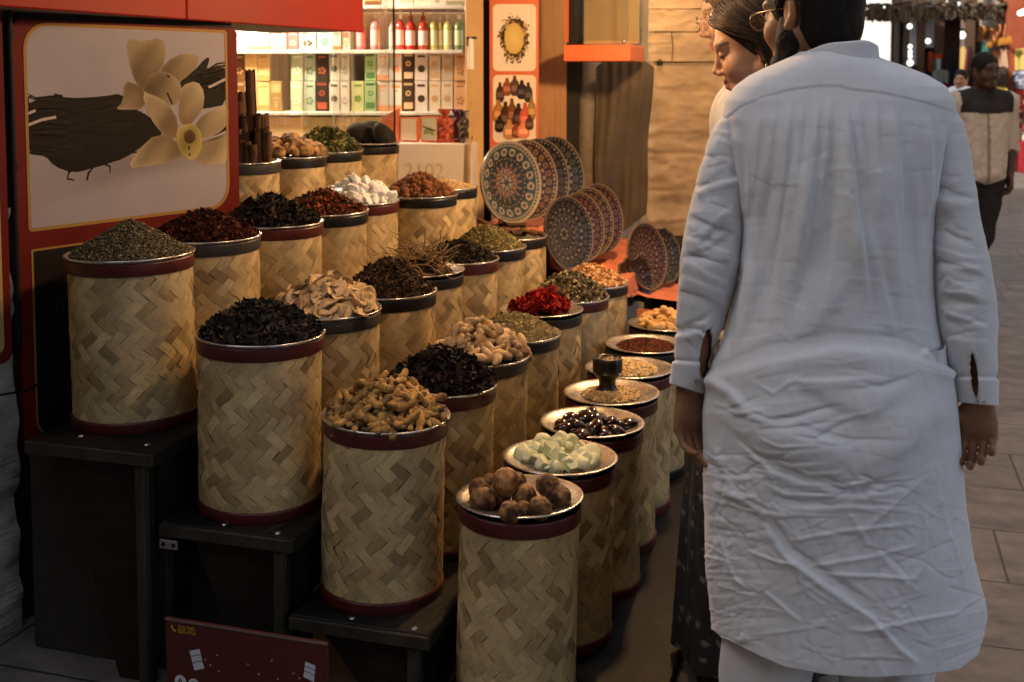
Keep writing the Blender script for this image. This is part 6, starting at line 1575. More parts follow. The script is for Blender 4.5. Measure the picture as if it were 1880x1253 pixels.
def hair_cap(parent, O, R, s, mat, grow=.009, front=.045, low=-.085, fem=False, col=None, res=.0035, name='hair', extra=None):
    S_ = SDF(O - .2, O + .2, res)
    g = lambda x, y, z: O + R @ (np.array([x, y, z]) * s)
    S_.ell(g(0, -.016, .036), (np.array([.075, .096, .086]) + grow) * s, .02, R); S_.ell(g(0, -.05, -.035), (np.array([.058, .045, .058]) + grow) * s, .03, R)
    S_.ell(g(0, .085 + front * .6, -.055), np.array([.095, .085, .118]) * s, .012, R, sub=True)
    for sd in (-1, 1): S_.ell(g(.085 * sd, -.012, -.012), np.array([.03, .024, .038]) * s, .008, R, sub=True)
    S_.cut(g(0, -.05, low), R @ np.array([0, .35, -1]))
    if extra: extra(S_, g)
    V, Q = S_.mesh()
    nrm = V - O; nrm /= np.linalg.norm(nrm, axis=1)[:, None]
    L_ = (V - O) @ R
    V = V + nrm * (.004 * fbm(L_ * np.array([75, 40, 22]), 3))[:, None]
    return mesh_np(name, V, Q, mat, np.tile(col or (.012, .009, .008), (len(V), 1)), True, parent)
def glasses(parent, O, R, s, mat='gold'):
    g = lambda x, y, z: tuple(O + R @ (np.array([x, y, z]) * s)); m = MB()
    for sd in (-1, 1):
        m.tube([g(sd * .034 + .0245 * math.cos(t), .113 - .10 * abs(sd * .034 + .0245 * math.cos(t)) * .3, -.006 + .0195 * math.sin(t)) for t in np.linspace(0, 2 * PI, 25)], .0009, 6, cap=False)
        m.tube([g(sd * .058, .106, .004), g(sd * .072, .075, .006), g(sd * .078, .02, .006), g(sd * .079, -.018, .0), g(sd * .078, -.032, -.02)], .0009, 6)
    m.tube([g(-.0095, .113, -.002), g(0, .117, .0), g(.0095, .113, -.002)], .0009, 6)
    o = m.build('glasses', mat, parent, True)
    for sd in (-1, 1):
        n = 24; L_ = [g(sd * .034, .1115, -.006)] + [g(sd * .034 + .024 * math.cos(t), .1125 - .03 * abs(sd * .034 + .024 * math.cos(t)), -.006 + .019 * math.sin(t)) for t in np.linspace(0, 2 * PI, n + 1)[:-1]]
        mesh_np('lens', L_, [(0, 1 + i, 1 + (i + 1) % n) for i in range(n)], 'glass', parent=o)
    return o

FABW = pm('white_cotton', (.64, .655, .70), .85, var=.04, scale=40, bump=.10, bscale=420, sheen=.15, spec=.2)
# ---- the man in the white kurta, seen from behind
RX, RY = .671, 2.33
def LB(u, v, Y): p = at_d(u, v, Y); return (p.x - RX, p.y - RY, p.z)
armsM = {-1: dict(pts=[LB(1374, 208, 2.33), LB(1309, 440, 2.31), LB(1264, 716, 2.33)], d=(.03, .08, -1), n=(.55, -.83, 0), s=(.83, .55, 0), curl=(22, 34, 22), size=1.02, thumb=.35),
         1: dict(pts=[LB(1716, 208, 2.33), LB(1761, 440, 2.31), LB(1798, 734, 2.33)], d=(.02, .05, -1), n=(-.45, -.9, 0), s=(-.9, .45, 0), curl=(38, 52, 34), size=1.0, thumb=.25)}
hO = np.array((.612 - RX, 2.362 - RY, 1.632))
manc = (.27, .135, .072)
man, Rm, Om, _ = human('person', 'broad man seen from behind in a long white shirt, head turned left', (RX, RY, 0), 0, 1.78, .0034, (hO, math.radians(36), .10, 1.0), armsM, manc,
                       dict(lip=(.2, .08, .06), brow=(.02, .013, .01)), bulk=1.05)
hair_cap(man, Om, Rm, 1.0, 'hair', .012, low=-.098)
def beard(parent, O, R, s, col=(.02, .013, .01), grow=.005, res=.003):
    S_ = SDF(O - .17, O + .17, res); g = lambda x, y, z: O + R @ (np.array([x, y, z]) * s)
    for sd in (-1, 1):
        S_.cap(g(.059 * sd, .012, -.02), g(.056 * sd, .008, -.055), .016 * s, .024 * s, k=.015)
        S_.cap(g(.056 * sd, .004, -.055), g(.022 * sd, .055, -.100), .0265 * s, .024 * s, k=.025)
    S_.cap(g(-.014, .064, -.104), g(.014, .064, -.104), .0265 * s, k=.02)
    S_.cap(g(-.022, .082, -.058), g(.022, .082, -.058), .006 * s, k=.006)
    S_.ell(g(0, .094, -.071), np.array([.022, .02, .012]) * s, .006, R, sub=True)
    V, Q = S_.mesh(); nrm = V - O; nrm /= np.linalg.norm(nrm, axis=1)[:, None]; V = V + nrm * (.0022 * fbm((V - O) * 260, 2) + .001)[:, None]
    return mesh_np('beard', V, Q, 'hair', None, True, parent)
beard(man, Om, Rm, 1.0)
glasses(man, Om, Rm, 1.0)

def polyd(u, v, pts):
    """distance to a polyline and position along it (0-1)"""
    best = np.full(u.shape, 1e9); tt = np.zeros(u.shape); sg = np.ones(u.shape); pts = np.array(pts, float)
    seg = np.linalg.norm(np.diff(pts, axis=0), axis=1); cum = np.concatenate([[0], np.cumsum(seg)])
    for i in range(len(pts) - 1):
        a, b = pts[i], pts[i + 1]; ab = b - a; t = np.clip(((u - a[0]) * ab[0] + (v - a[1]) * ab[1]) / (ab @ ab), 0, 1)
        d = np.hypot(u - a[0] - t * ab[0], v - a[1] - t * ab[1]); m = d < best
        sg = np.where(m, np.sign((u - a[0]) * ab[1] - (v - a[1]) * ab[0]), sg)
        best = np.where(m, d, best); tt = np.where(m, (cum[i] + t * seg[i]) / cum[-1], tt)
    return best, tt, sg
def fold(u, v, pts, w, a, sharp=False, ends=(.12, .25), asym=True):
    d, t, sg = polyd(u, v, pts); ww = w * np.where(sg > 0, .55, 2.2 if sharp else 1.5) if asym else w
    tp = np.clip(t / ends[0], 0, 1) * np.clip((1 - t) / ends[1], 0, 1); tp = tp * tp * (3 - 2 * tp)
    return a * tp * (np.exp(-d / ww) if sharp else np.exp(-(d / ww) ** 2))
def kurta_disp(u, v):
    D = np.zeros(u.shape)
    yo = np.interp(u, [1325, 1360, 1400, 1450, 1500, 1545, 1560, 1620, 1700, 1750], [225, 198, 180, 167, 160, 160, 166, 172, 190, 208])
    dy = v - yo
    D += .0009 * np.clip(-dy / 3, -1, 1) * np.exp(-np.abs(dy) / 30) - .0016 * np.exp(-(dy / 1.7) ** 2)
    for p, w, a in [([(1352, 230), (1362, 300), (1372, 420)], 9, .005), ([(1375, 210), (1380, 320), (1372, 470)], 8, .004), ([(1398, 195), (1390, 300), (1375, 430)], 9, .0055), ([(1425, 188), (1412, 300), (1395, 420)], 8, .005), ([(1452, 180), (1440, 320), (1412, 520)], 10, .006), ([(1475, 176), (1466, 300), (1445, 430)], 8, .005),
                    ([(1502, 172), (1490, 330), (1462, 560)], 12, .007), ([(1524, 170), (1518, 280), (1500, 400)], 8, .0045), ([(1550, 172), (1556, 260), (1566, 380), (1600, 600)], 12, .011), ([(1538, 185), (1538, 300), (1528, 420), (1500, 600)], 16, -.010),
                    ([(1574, 178), (1582, 260), (1590, 360)], 8, .0035), ([(1604, 180), (1612, 300), (1622, 430)], 10, .004), ([(1640, 188), (1648, 300), (1656, 420)], 10, .004), ([(1675, 195), (1680, 320), (1684, 480)], 10, .005), ([(1704, 205), (1702, 320), (1698, 450)], 10, .006), ([(1730, 220), (1718, 320), (1708, 420)], 10, .006),
                    ([(1520, 380), (1480, 500), (1430, 650)], 34, -.010), ([(1575, 470), (1520, 560), (1450, 660)], 28, .008), ([(1600, 420), (1640, 560), (1670, 700)], 40, -.008), ([(1700, 420), (1690, 560), (1712, 690)], 26, .006), ([(1400, 430), (1380, 540), (1350, 660)], 20, .008), ([(1370, 470), (1352, 580), (1328, 690)], 10, -.006)]:
        D += fold(u, v, p, w, a * (1.0 + .4 * math.sin(w * 7 + p[0][0])), ends=(.2, .4) if w <= 12 else (.45, .45))
    for p, w, a in [([(1400, 260), (1392, 420), (1368, 600)], 16, .006), ([(1440, 260), (1424, 440), (1395, 640)], 18, -.007), ([(1485, 240), (1472, 420), (1440, 620)], 17, .007), ([(1625, 260), (1640, 440), (1660, 640)], 20, .006), ([(1665, 280), (1676, 460), (1690, 640)], 18, -.006), ([(1580, 380), (1618, 520), (1650, 640)], 16, .006)]:
        D += fold(u, v, p, w, a, ends=(.35, .35))
    # bunching at the waist, the seat and the sagging folds below it
    D += fold(u, v, [(1296, 700), (1340, 690), (1420, 668), (1530, 645), (1650, 655), (1750, 692)], 18, .006, ends=(.02, .02))
    D += fold(u, v, [(1296, 684), (1400, 640), (1530, 612), (1650, 622), (1750, 668)], 16, -.003, ends=(.02, .02))
    D += fold(u, v, [(1690, 640), (1720, 672), (1752, 690)], 9, .010) + fold(u, v, [(1300, 688), (1350, 720), (1380, 760)], 10, .010)
    D += .013 * np.exp(-((u - 1450) / 95) ** 2 - ((v - 790) / 110) ** 2) + .014 * np.exp(-((u - 1632) / 95) ** 2 - ((v - 780) / 110) ** 2)
    for p, w, a in [([(1296, 706), (1370, 752), (1450, 800), (1560, 838), (1640, 830)], 24, .012), ([(1297, 760), (1380, 830), (1480, 875), (1560, 885)], 20, -.010), ([(1430, 690), (1520, 752), (1590, 778), (1690, 712)], 22, -.012), ([(1752, 694), (1712, 760), (1650, 820), (1570, 860)], 20, .011), ([(1752, 760), (1710, 840), (1640, 890)], 18, -.008), ([(1420, 700), (1520, 700), (1640, 690)], 12, .006),
                    ([(1340, 800), (1420, 868), (1520, 905)], 9, .007), ([(1360, 860), (1440, 905), (1560, 912), (1700, 895)], 6, .005), ([(1400, 885), (1520, 890), (1640, 880), (1740, 870)], 6, .004), ([(1310, 880), (1400, 940), (1480, 950)], 8, .006), ([(1420, 935), (1560, 930), (1720, 935)], 5, .004), ([(1310, 800), (1330, 860), (1360, 930)], 9, .006)]:
        D += fold(u, v, p, w * (1.3 if w > 15 else .8), a * .62, ends=(.3, .4))
    D += fold(u, v, [(1400, 955), (1440, 1020), (1520, 1080), (1600, 1135), (1650, 1190), (1690, 1222)], 5, .0085, True, (.08, .08)) + fold(u, v, [(1412, 945), (1456, 1008), (1538, 1066), (1618, 1122)], 9, -.005)
    for p in [[(1370, 1010), (1430, 1030), (1475, 1034)], [(1440, 992), (1560, 972), (1690, 958)], [(1480, 1040), (1600, 1022), (1700, 995)], [(1640, 1155), (1690, 1060)], [(1560, 940), (1600, 1012)], [(1690, 880), (1560, 1000)], [(1700, 940), (1695, 1040), (1660, 1090)], [(1500, 1052), (1700, 1062)], [(1320, 980), (1350, 1060), (1380, 1085)], [(1720, 900), (1780, 1100)], [(1400, 1080), (1480, 1150)], [(1560, 1160), (1780, 1120)]]:
        D += fold(u, v, p, 2.6, .0046, True)
    rg = np.random.default_rng(12)
    for _ in range(260):
        left = rg.random() < .35
        c = np.array([rg.uniform(1300, 1410), rg.uniform(820, 1190)]) if left else np.array([rg.uniform(1400, 1800), rg.uniform(860, 1220)])
        an = rg.normal(0, .5) if rg.random() < .6 else rg.uniform(0, 3.14); ln = rg.uniform(20, 75); q = np.array([math.cos(an), math.sin(an)]) * ln
        m_ = np.abs(u - c[0]) + np.abs(v - c[1]) < ln * 3 + 40
        if m_.any(): D[m_] += fold(u[m_], v[m_], [c - q, c + q * .1 + rg.normal(0, 5, 2), c + q], rg.uniform(1.4, 3.0), rg.choice([-1, 1]) * rg.uniform(.0006, .0022), True)
    for _ in range(120):                      # faint pressing creases on the back
        c = np.array([rg.uniform(1370, 1720), rg.uniform(230, 840)]); an = rg.normal(0, .3); q = np.array([math.cos(an), math.sin(an)]) * rg.uniform(15, 50)
        D += fold(u, v, [c - q, c + q], 3, rg.choice([-1, 1]) * rg.uniform(.0005, .0014), True)
    for _ in range(34):
        y0 = rg.uniform(690, 930); x0 = rg.uniform(1300, 1560); x1 = x0 + rg.uniform(90, 230); sag = rg.uniform(5, 40); ym = y0 + (-30 + 60 * rg.random())
        D += fold(u, v, [(x0, y0), (x0 * .6 + x1 * .4, y0 * .6 + ym * .4 + sag), (x1, ym)], rg.uniform(3, 7), rg.choice([-1, 1]) * rg.uniform(.0012, .0034), False, (.4, .4))
    P = np.stack([u / 60, v / 60, 0 * u], -1)
    D += .0028 * fbm(P, 3) * np.clip((v - 560) / 200, .25, 1) + .0016 * fbm(P * np.array([4.2, 1.4, 1]), 3)
    # crinkled band low down on the left
    wl_ = np.exp(-((u - 1340) / 55) ** 2) * np.clip((v - 780) / 80, 0, 1); D += wl_ * .006 * (np.abs(fbm(P * np.array([3.0, 2.0, 1]) + 5, 3)) - .2)
    return D
VT = np.array([96, 104, 112, 124, 140, 160, 185, 220, 260, 320, 400, 480, 560, 620, 660, 690, 760, 900, 1000, 1100, 1170, 1260.])
LT = np.array([1468, 1456, 1438, 1410, 1376, 1350, 1333, 1326, 1330, 1346, 1364, 1360, 1344, 1326, 1308, 1298, 1291, 1293, 1296, 1299, 1303, 1306.])
RT = np.array([1596, 1608, 1628, 1664, 1704, 1736, 1752, 1758, 1752, 1738, 1720, 1718, 1720, 1728, 1739, 1751, 1757, 1769, 1783, 1800, 1809, 1812.])
BT = np.array([.070, .080, .088, .096, .103, .110, .118, .126, .132, .138, .140, .140, .142, .146, .152, .156, .166, .168, .168, .168, .168, .168])
def kurta():
    nv, na = 430, 380; vv = np.interp(np.linspace(0, 1, nv), [0, .2, .45, 1], [96, 330, 660, 1260])
    th = np.linspace(0, 2 * PI, na, endpoint=False)
    v, t = np.meshgrid(vv, th, indexing='ij')
    l = np.interp(v, VT, LT); r = np.interp(v, VT, RT); b = np.interp(v, VT, BT)
    c, s = np.cos(t), np.sin(t); e = 2 / 2.35
    cx = np.sign(c) * np.abs(c) ** e; sy = np.sign(s) * np.abs(s) ** e
    u = (l + r) / 2 + (r - l) / 2 * cx
    vh = np.interp(u, [1300, 1325, 1395, 1440, 1520, 1600, 1700, 1760, 1795, 1806, 1812], [1150, 1170, 1205, 1224, 1239, 1244, 1239, 1229, 1203, 1170, 1130])
    vp = np.where(v > 1000, 1000 + (v - 1000) * (vh - 1000) / 260, v)
    Y = RY + b * sy
    D = kurta_disp(u, vp) * np.where(s < .1, 1, np.clip(1 - s, .3, 1)) * np.clip((v - 96) / 30, 0, 1)
    nx, ny = c, s * 1.1; ln = np.hypot(nx, ny)
    # silhouette in depth: unproject at the vertex's own depth
    k = Y / (CP + (-(vp - PY) / F) * SP)
    X = (u - PX) / F * k; Z = CAMH + (-SP + (-(vp - PY) / F) * CP) * k
    X = X + D * nx / ln; Y = Y + D * ny / ln
    V = np.stack([X, Y, Z], -1).reshape(-1, 3) - np.array([RX, RY, 0])
    i, j = np.meshgrid(np.arange(nv - 1), np.arange(na), indexing='ij'); j2 = (j + 1) % na
    Fc = np.stack([i * na + j, i * na + j2, (i + 1) * na + j2, (i + 1) * na + j], -1).reshape(-1, 4)
    return V, Fc
KV, KF = kurta()
kur = mesh_np('kurta', KV, KF, FABW, None, True, man)
sol = kur.modifiers.new('hem', 'SOLIDIFY'); sol.thickness = .0016; sol.offset = -1
def sleeve(rows, slit, seed, ybend):
    """rows: (v, u left, u right); slit: (u, v, half width, half height, slant)"""
    rows = np.array(rows, float); nv, na = 230, 110; rg = np.random.default_rng(seed)
    vv = np.linspace(rows[0, 0], rows[-1, 0], nv); th = np.linspace(0, 2 * PI, na, endpoint=False); v, t = np.meshgrid(vv, th, indexing='ij')
    from_s = lambda k: np.interp(v, rows[:, 0], rows[:, k])
    l, r = from_s(1), from_s(2); c, s = np.cos(t), np.sin(t); u = (l + r) / 2 + (r - l) / 2 * np.sign(c) * np.abs(c) ** .9
    v2 = v + np.interp(v, [rows[-1, 0] - 60, rows[-1, 0]], [0, 1]) * slit[4] * (u - (l + r) / 2)
    b = (r - l) / 2 / F * RY * .95; Y = RY - .012 + ybend * np.interp(v, [rows[0, 0], 450, rows[-1, 0]], [0, -1, .3]) + b * s
    D = np.zeros(u.shape); el = 470
    for k in range(16):
        c0 = rg.uniform(330, 640); an = rg.choice([-.5, .45, .15]) + rg.normal(0, .15); wv = np.interp(c0, rows[:, 0], (rows[:, 1] + rows[:, 2]) / 2); q = np.array([math.cos(an), math.sin(an)]) * rg.uniform(35, 60)
        D += fold(u, v2, [np.array([wv, c0]) - q, np.array([wv, c0 + rg.normal(0, 6)]), np.array([wv, c0]) + q], rg.uniform(6, 12), rg.uniform(.002, .005) * rg.choice([1, 1, -1]), False)
    for k in range(40):
        c0 = rg.uniform(220, rows[-1, 0] - 70); wv = np.interp(c0, rows[:, 0], rows[:, 1] * .5 + rows[:, 2] * .5) + rg.normal(0, 25); an = rg.normal(0, .35); q = np.array([math.cos(an), math.sin(an)]) * rg.uniform(14, 36)
        D += fold(u, v2, [np.array([wv, c0]) - q, np.array([wv, c0]) + q], rg.uniform(3, 5), rg.uniform(-.0025, .0028), True)
    P = np.stack([u / 40, v2 / 40, t], -1); D += .004 * fbm(P, 3)
    cuff = rows[-1, 0] - 48; D *= np.clip((cuff - v) / 20, .15, 1)
    D += .0035 * np.clip((v - cuff) / 3, 0, 1) - .003 * np.exp(-((v - cuff + 3) / 4) ** 2)
    k = Y / (CP + (-(v2 - PY) / F) * SP); X = (u - PX) / F * k; Z = CAMH + (-SP + (-(v2 - PY) / F) * CP) * k
    X += D * c; Y = Y + D * s
    near = s < -.05
    du, dv = u - slit[0] - (v2 - slit[1]) * slit[5], v2 - slit[1]
    lens = (du / slit[2]) ** 2 + (dv / slit[3]) ** 2; snap = near & (lens > .62) & (lens < 1.55); q_ = np.where(snap, 1 / np.sqrt(np.maximum(lens, .1)), 1)
    v2 = slit[1] + dv * q_; u = slit[0] + (v2 - slit[1]) * slit[5] + du * q_
    k = Y / (CP + (-(v2 - PY) / F) * SP); X = (u - PX) / F * k + D * c; Z = CAMH + (-SP + (-(v2 - PY) / F) * CP) * k
    lens = ((u - slit[0] - (v2 - slit[1]) * slit[5]) / slit[2]) ** 2 + ((v2 - slit[1]) / slit[3]) ** 2
    near = s < -.05
    V = np.stack([X, Y, Z], -1)
    # raised hem round the opening
    rim = near * np.exp(-((np.sqrt(lens) - 1.15) / .14) ** 2); V[..., 1] -= .003 * rim
    V = V.reshape(-1, 3) - np.array([RX, RY, 0]); hole = (near & (lens < .97)).reshape(-1)
    i, j = np.meshgrid(np.arange(nv - 1), np.arange(na), indexing='ij'); j2 = (j + 1) % na
    Fc = np.stack([i * na + j, i * na + j2, (i + 1) * na + j2, (i + 1) * na + j], -1).reshape(-1, 4)
    return V, Fc[~hole[Fc].any(1)]
slL = sleeve([(176, 1376, 1408), (200, 1342, 1402), (225, 1318, 1396), (260, 1300, 1388), (330, 1281, 1377), (400, 1263, 1368), (480, 1250, 1357), (540, 1245, 1345), (600, 1243, 1327), (650, 1240, 1308), (690, 1236, 1296), (714, 1233, 1288)], (1295, 648, 11, 46, .35, -.12), 5, .012)
slR = sleeve([(176, 1690, 1722), (200, 1688, 1750), (225, 1688, 1768), (260, 1690, 1777), (330, 1700, 1789), (400, 1711, 1799), (480, 1714, 1817), (540, 1716, 1827), (600, 1722, 1831), (650, 1733, 1830), (700, 1752, 1830), (742, 1763, 1829)], (1788, 688, 6.5, 42, .12, .10), 6, .012)
for nm, (V, Fc) in (('sleeve', slL), ('sleeve', slR)):
    o = mesh_np(nm, V, Fc, FABW, None, True, kur); m_ = o.modifiers.new('cloth', 'SOLIDIFY'); m_.thickness = .0016; m_.offset = -1
# standing collar
n, na = 10, 96; V = []
for i in range(n):
    for j in range(na):
        a = 2 * PI * j / na; q = i / (n - 1); fr_ = (math.sin(a) + 1) / 2
        rr = .0915 - .006 * q + .0012 * math.sin(3 * a); zb = 1.517 - .045 * fr_ + .008 * math.cos(a); ht = .052 - .01 * fr_
        V.append((.657 - RX + rr * math.cos(a), 2.335 - RY + .93 * rr * math.sin(a), zb + ht * q + .001 * math.sin(7 * a + 3 * q)))
Fc = np.array([(i * na + j, i * na + (j + 1) % na, (i + 1) * na + (j + 1) % na, (i + 1) * na + j) for i in range(n - 1) for j in range(na)])
o = mesh_np('collar', V, Fc, FABW, None, True, kur); m_ = o.modifiers.new('cloth', 'SOLIDIFY'); m_.thickness = .003
# cuff links
for (u, v, rz) in ((1283, 701, .25), (1803, 738, -.35)):
    p = at_d(u, v, 2.33 - .046) - Vector((RX, RY, 0)); b_ = MB()
    b_.box((0, 0, 0), (.017, .004, .009), R=Matrix.Rotation(rz, 3, 'Y'), bev=.0015).box((0, -.0022, 0), (.012, .0014, .003), R=Matrix.Rotation(rz + .5, 3, 'Y'), col=(.1, .1, .1))
    o = b_.build('cuff_link', 'metal', kur); o.location = p
# loose trousers
m = MB()
for sd in (-1, 1):
    nseg, na = 40, 48; V = []
    for i in range(nseg):
        q = i / (nseg - 1); z = .96 - .90 * q
        for j in range(na):
            a = 2 * PI * j / na; r = (.118 - .028 * q) * (1 + .06 * math.sin(5 * a + 3 * q) + .03 * math.sin(11 * a + 9 * q)) + .004 * math.sin(30 * q + 3 * a)
            V.append((sd * (.118 + .012 * q) + r * math.cos(a) - .01, r * math.sin(a) * .95, z))
    m.add(V, [(i * na + j, i * na + (j + 1) % na, (i + 1) * na + (j + 1) % na, (i + 1) * na + j) for i in range(nseg - 1) for j in range(na)])
m.build('trousers', FABW, man, True)

def garment(parent, T, prims, cuts, colf, mat='fabric', res=.007, name='shirt', lo=(-.4, -.4, 0), hi=(.4, .4, 1.7), amp=.006):
    S_ = SDF(lo, hi, res)
    for p in prims:
        if p[0] == 'c': S_.cap(T(p[1]), T(p[2]), p[3], p[4], k=p[5] if len(p) > 5 else .04)
    for (p, n) in cuts: S_.cut(T(p), T(n))
    V, Q = S_.mesh(); nrm = V.copy(); nrm[:, 2] = 0; nrm /= np.linalg.norm(nrm, axis=1)[:, None] + 1e-6
    V = V + nrm * (amp * (np.abs(fbm(V * np.array([16, 16, 9]), 3)) * 2 - .4))[:, None]
    return mesh_np(name, V, Q, mat, np.array([colf(p) for p in V]) if colf else None, True, parent)

# ---- the woman beside him, face in profile
WR = (.617, 2.80)
psiW = math.radians(84)
hW = np.array((.587 - WR[0], 2.78 - WR[1], 1.574))
armsW = {-1: dict(pts=[(-.17, 0, 1.30), (-.19, -.03, 1.04), (-.18, -.05, .80)], d=(0, .1, -1), n=(.9, 0, 0), s=(0, .9, 0)), 1: dict(pts=[(.17, 0, 1.30), (.19, -.03, 1.04), (.18, -.05, .80)], d=(0, .1, -1), n=(-.9, 0, 0), s=(0, .9, .3))}
wom, Rw, Ow, Tw = human('person', 'dark haired woman in profile looking down, behind the shoulder of the man in white', (WR[0], WR[1], 0), psiW, 1.66, .0034, (hW, math.radians(82), math.radians(17), 1.0), armsW, (.50, .285, .185),
                        dict(lip=(.46, .155, .125), brow=(.15, .085, .055), blush=(.52, .22, .15), sclera=(.42, .23, .15), iris=(.42, .23, .15), lid=(.04, .02, .015), lash=-.0045, teeth=(.6, .52, .46)), fem=True, bulk=.86)
def wh_extra(S_, g):
    S_.cap(g(.0, -.075, -.02), g(.0, -.085, -.16), .062, .06, k=.03)
    for sd in (-1, 1): S_.cap(g(.062 * sd, -.03, .0), g(.055 * sd, -.05, -.16), .026, .032, k=.025)
hair_cap(wom, Ow, Rw, 1.0, 'brownhair', .009, front=-.012, low=-.3, col=(.02, .012, .008), extra=wh_extra)
rg = np.random.default_rng(8); m = MB(); rad = np.array([.089, .112, .100]); cen = np.array([0, -.014, .034])
for i in range(1000):
    sd = -1 if rg.random() < .72 else 1; q = rg.random()
    d0 = np.array([.03 * rg.normal() , .86 - 1.0 * q, .52 + .45 * math.sin(q * 2.2)]); d1 = np.array([sd * (.97 - .35 * q), .02 - .65 * q + .1 * rg.normal(), -.20 - .15 * q + .10 * rg.normal()])
    pts = []; lift = rg.uniform(-.003, .009); wv_ = rg.normal(0, .05); wp_ = rg.uniform(0, 6)
    for t in np.linspace(0, 1, 9):
        d = d0 * (1 - t) + d1 * t; d = d + np.array([sd * .25 * math.sin(t * PI), .25 * math.sin(t * PI) * (1 - q), .10 * math.sin(t * PI) + wv_ * math.sin(5 * t + wp_) * t]); d /= np.linalg.norm(d)
        pts.append(cen + d * (rad + lift))
    e = pts[-1].copy()
    for t in np.linspace(.15, 1, 8): pts.append(e + np.array([sd * -.012 * t + .008 * math.sin(4 * t + wp_), -.045 * t, -.23 * t * rg.uniform(.9, 1.05)]))
    b_ = rg.random(); col = np.array([.022, .013, .008]) * (1 - b_) + np.array([.085, .05, .028]) * b_ * b_
    m.tube([tuple(Ow + Rw @ p) for p in pts], [.0006 + .0010 * math.sin(PI * min(1, k / 12 + .12)) for k in range(len(pts))], 5, tuple(col))
for i in range(60):                       # the lock hanging on the far side of the face
    a, b_ = rg.normal(0, .012), rg.normal(0, .01); x0 = .062 + a
    pts = [(x0 + .004, .045 + b_, .02), (x0 + .012, .05 + b_, -.05), (x0 + .006, .052 + b_, -.12), (x0 - .004 + .01 * rg.normal(), .056 + b_, -.19), (x0 - .01 + .01 * rg.normal(), .06 + b_, -.26)]
    m.tube([tuple(Ow + Rw @ np.array(p)) for p in pts], [.0012, .002, .002, .0016, .0005], 5, tuple(np.array([.025, .014, .009]) * rg.uniform(.6, 1.8)))
m.build('hair_locks', 'brownhair', wom, True)
er = MB(); ep = Ow + Rw @ np.array([-.084, -.008, -.05])
for i in range(6): 
    V, Fc = ICO; er.add([tuple(q * .0032 + ep + np.array([0, 0, -.0032 * i * .9])) for q in V], [tuple(f_) for f_ in Fc])
er.build('earring', 'metal', wom, True)
cellc = np.random.default_rng(3).random((400, 3))
def floral(p):
    best = 9; 
    a = math.atan2(p[1], p[0]) * .19; z = p[2]; q = np.array([a, z]) / .055; i0 = np.floor(q)
    for dx in (-1, 0, 1):
        for dz in (-1, 0, 1):
            c = i0 + [dx, dz]; h = cellc[int(c[0] * 37 + c[1] * 101) % 400]; w_ = q - c - h[:2]; an = math.atan2(w_[1], w_[0]); r = np.hypot(*w_) / (.2 + .16 * h[2]) / (.75 + .25 * math.cos(5 * an + h[2] * 9))
            best = min(best, r)
    return (.12, .11, .10) if best < .55 else ((.05, .047, .04) if best < 1 and best > .85 else (.012, .011, .012))
nv, na = 260, 200; V = []; tz = [(1.42, .06, .05), (1.38, .12, .07), (1.33, .165, .095), (1.22, .15, .115), (1.05, .135, .115), (.92, .165, .14), (.7, .185, .165), (.4, .20, .185), (.06, .215, .20)]
tz = np.array(tz)[::-1]
for i in range(nv):
    z = 1.42 - 1.36 * i / (nv - 1); a_ = np.interp(z, tz[:, 0], tz[:, 1]); b_ = np.interp(z, tz[:, 0], tz[:, 2])
    for j in range(na):
        t = 2 * PI * j / na; k = 1 + (.05 * math.sin(9 * t + 2 * z) + .03 * math.sin(17 * t)) * max(0, .95 - z); V.append(Tw((a_ * k * math.cos(t), b_ * k * math.sin(t), z)))
V = np.array(V); Fc = np.array([(i * na + j, i * na + (j + 1) % na, (i + 1) * na + (j + 1) % na, (i + 1) * na + j) for i in range(nv - 1) for j in range(na)])
mesh_np('dress', V, Fc, 'fabric', np.array([floral(p) for p in V]), True, wom)
garment(wom, Tw, [('c', (.165 * s_, 0, 1.30), (.19 * s_, -.01, 1.04), .058, .05) for s_ in (-1, 1)] + [('c', (.19 * s_, -.03, 1.04), (.18 * s_, -.05, .86), .05, .04) for s_ in (-1, 1)], [], lambda p: (.012, .011, .012), name='dress_sleeve')

# ---- the man with wire glasses beyond her
GR_ = (.685, 3.13); psiG = math.radians(86); hG = np.array((.612 - GR_[0], 3.11 - GR_[1], 1.6725))
armsG = {-1: dict(pts=[(-.19, .01, 1.44), (-.2, -.01, 1.16), (-.19, .02, .9)], d=(0, .1, -1), n=(.9, 0, 0), s=(0, .9, 0)), 1: dict(pts=[(.19, .0, 1.44), (.2, -.01, 1.15), (.19, .05, .9)], d=(0, .1, -1), n=(-.9, 0, 0), s=(0, .9, 0))}
gm, Rg, Og, Tg = human('person', 'fair man with thin wire glasses and a white shirt, mostly hidden behind the woman', (GR_[0], GR_[1], 0), psiG, 1.79, .0045, (hG, math.radians(82), math.radians(14), 1.0), armsG, (.54, .32, .22),
                       dict(lip=(.4, .16, .12), brow=(.2, .12, .08)), bulk=1.0)
hair_cap(gm, Og, Rg, 1.0, 'brownhair', .007, front=.075, low=-.085, col=(.10, .065, .04), res=.005)
glasses(gm, Og, Rg, 1.0)
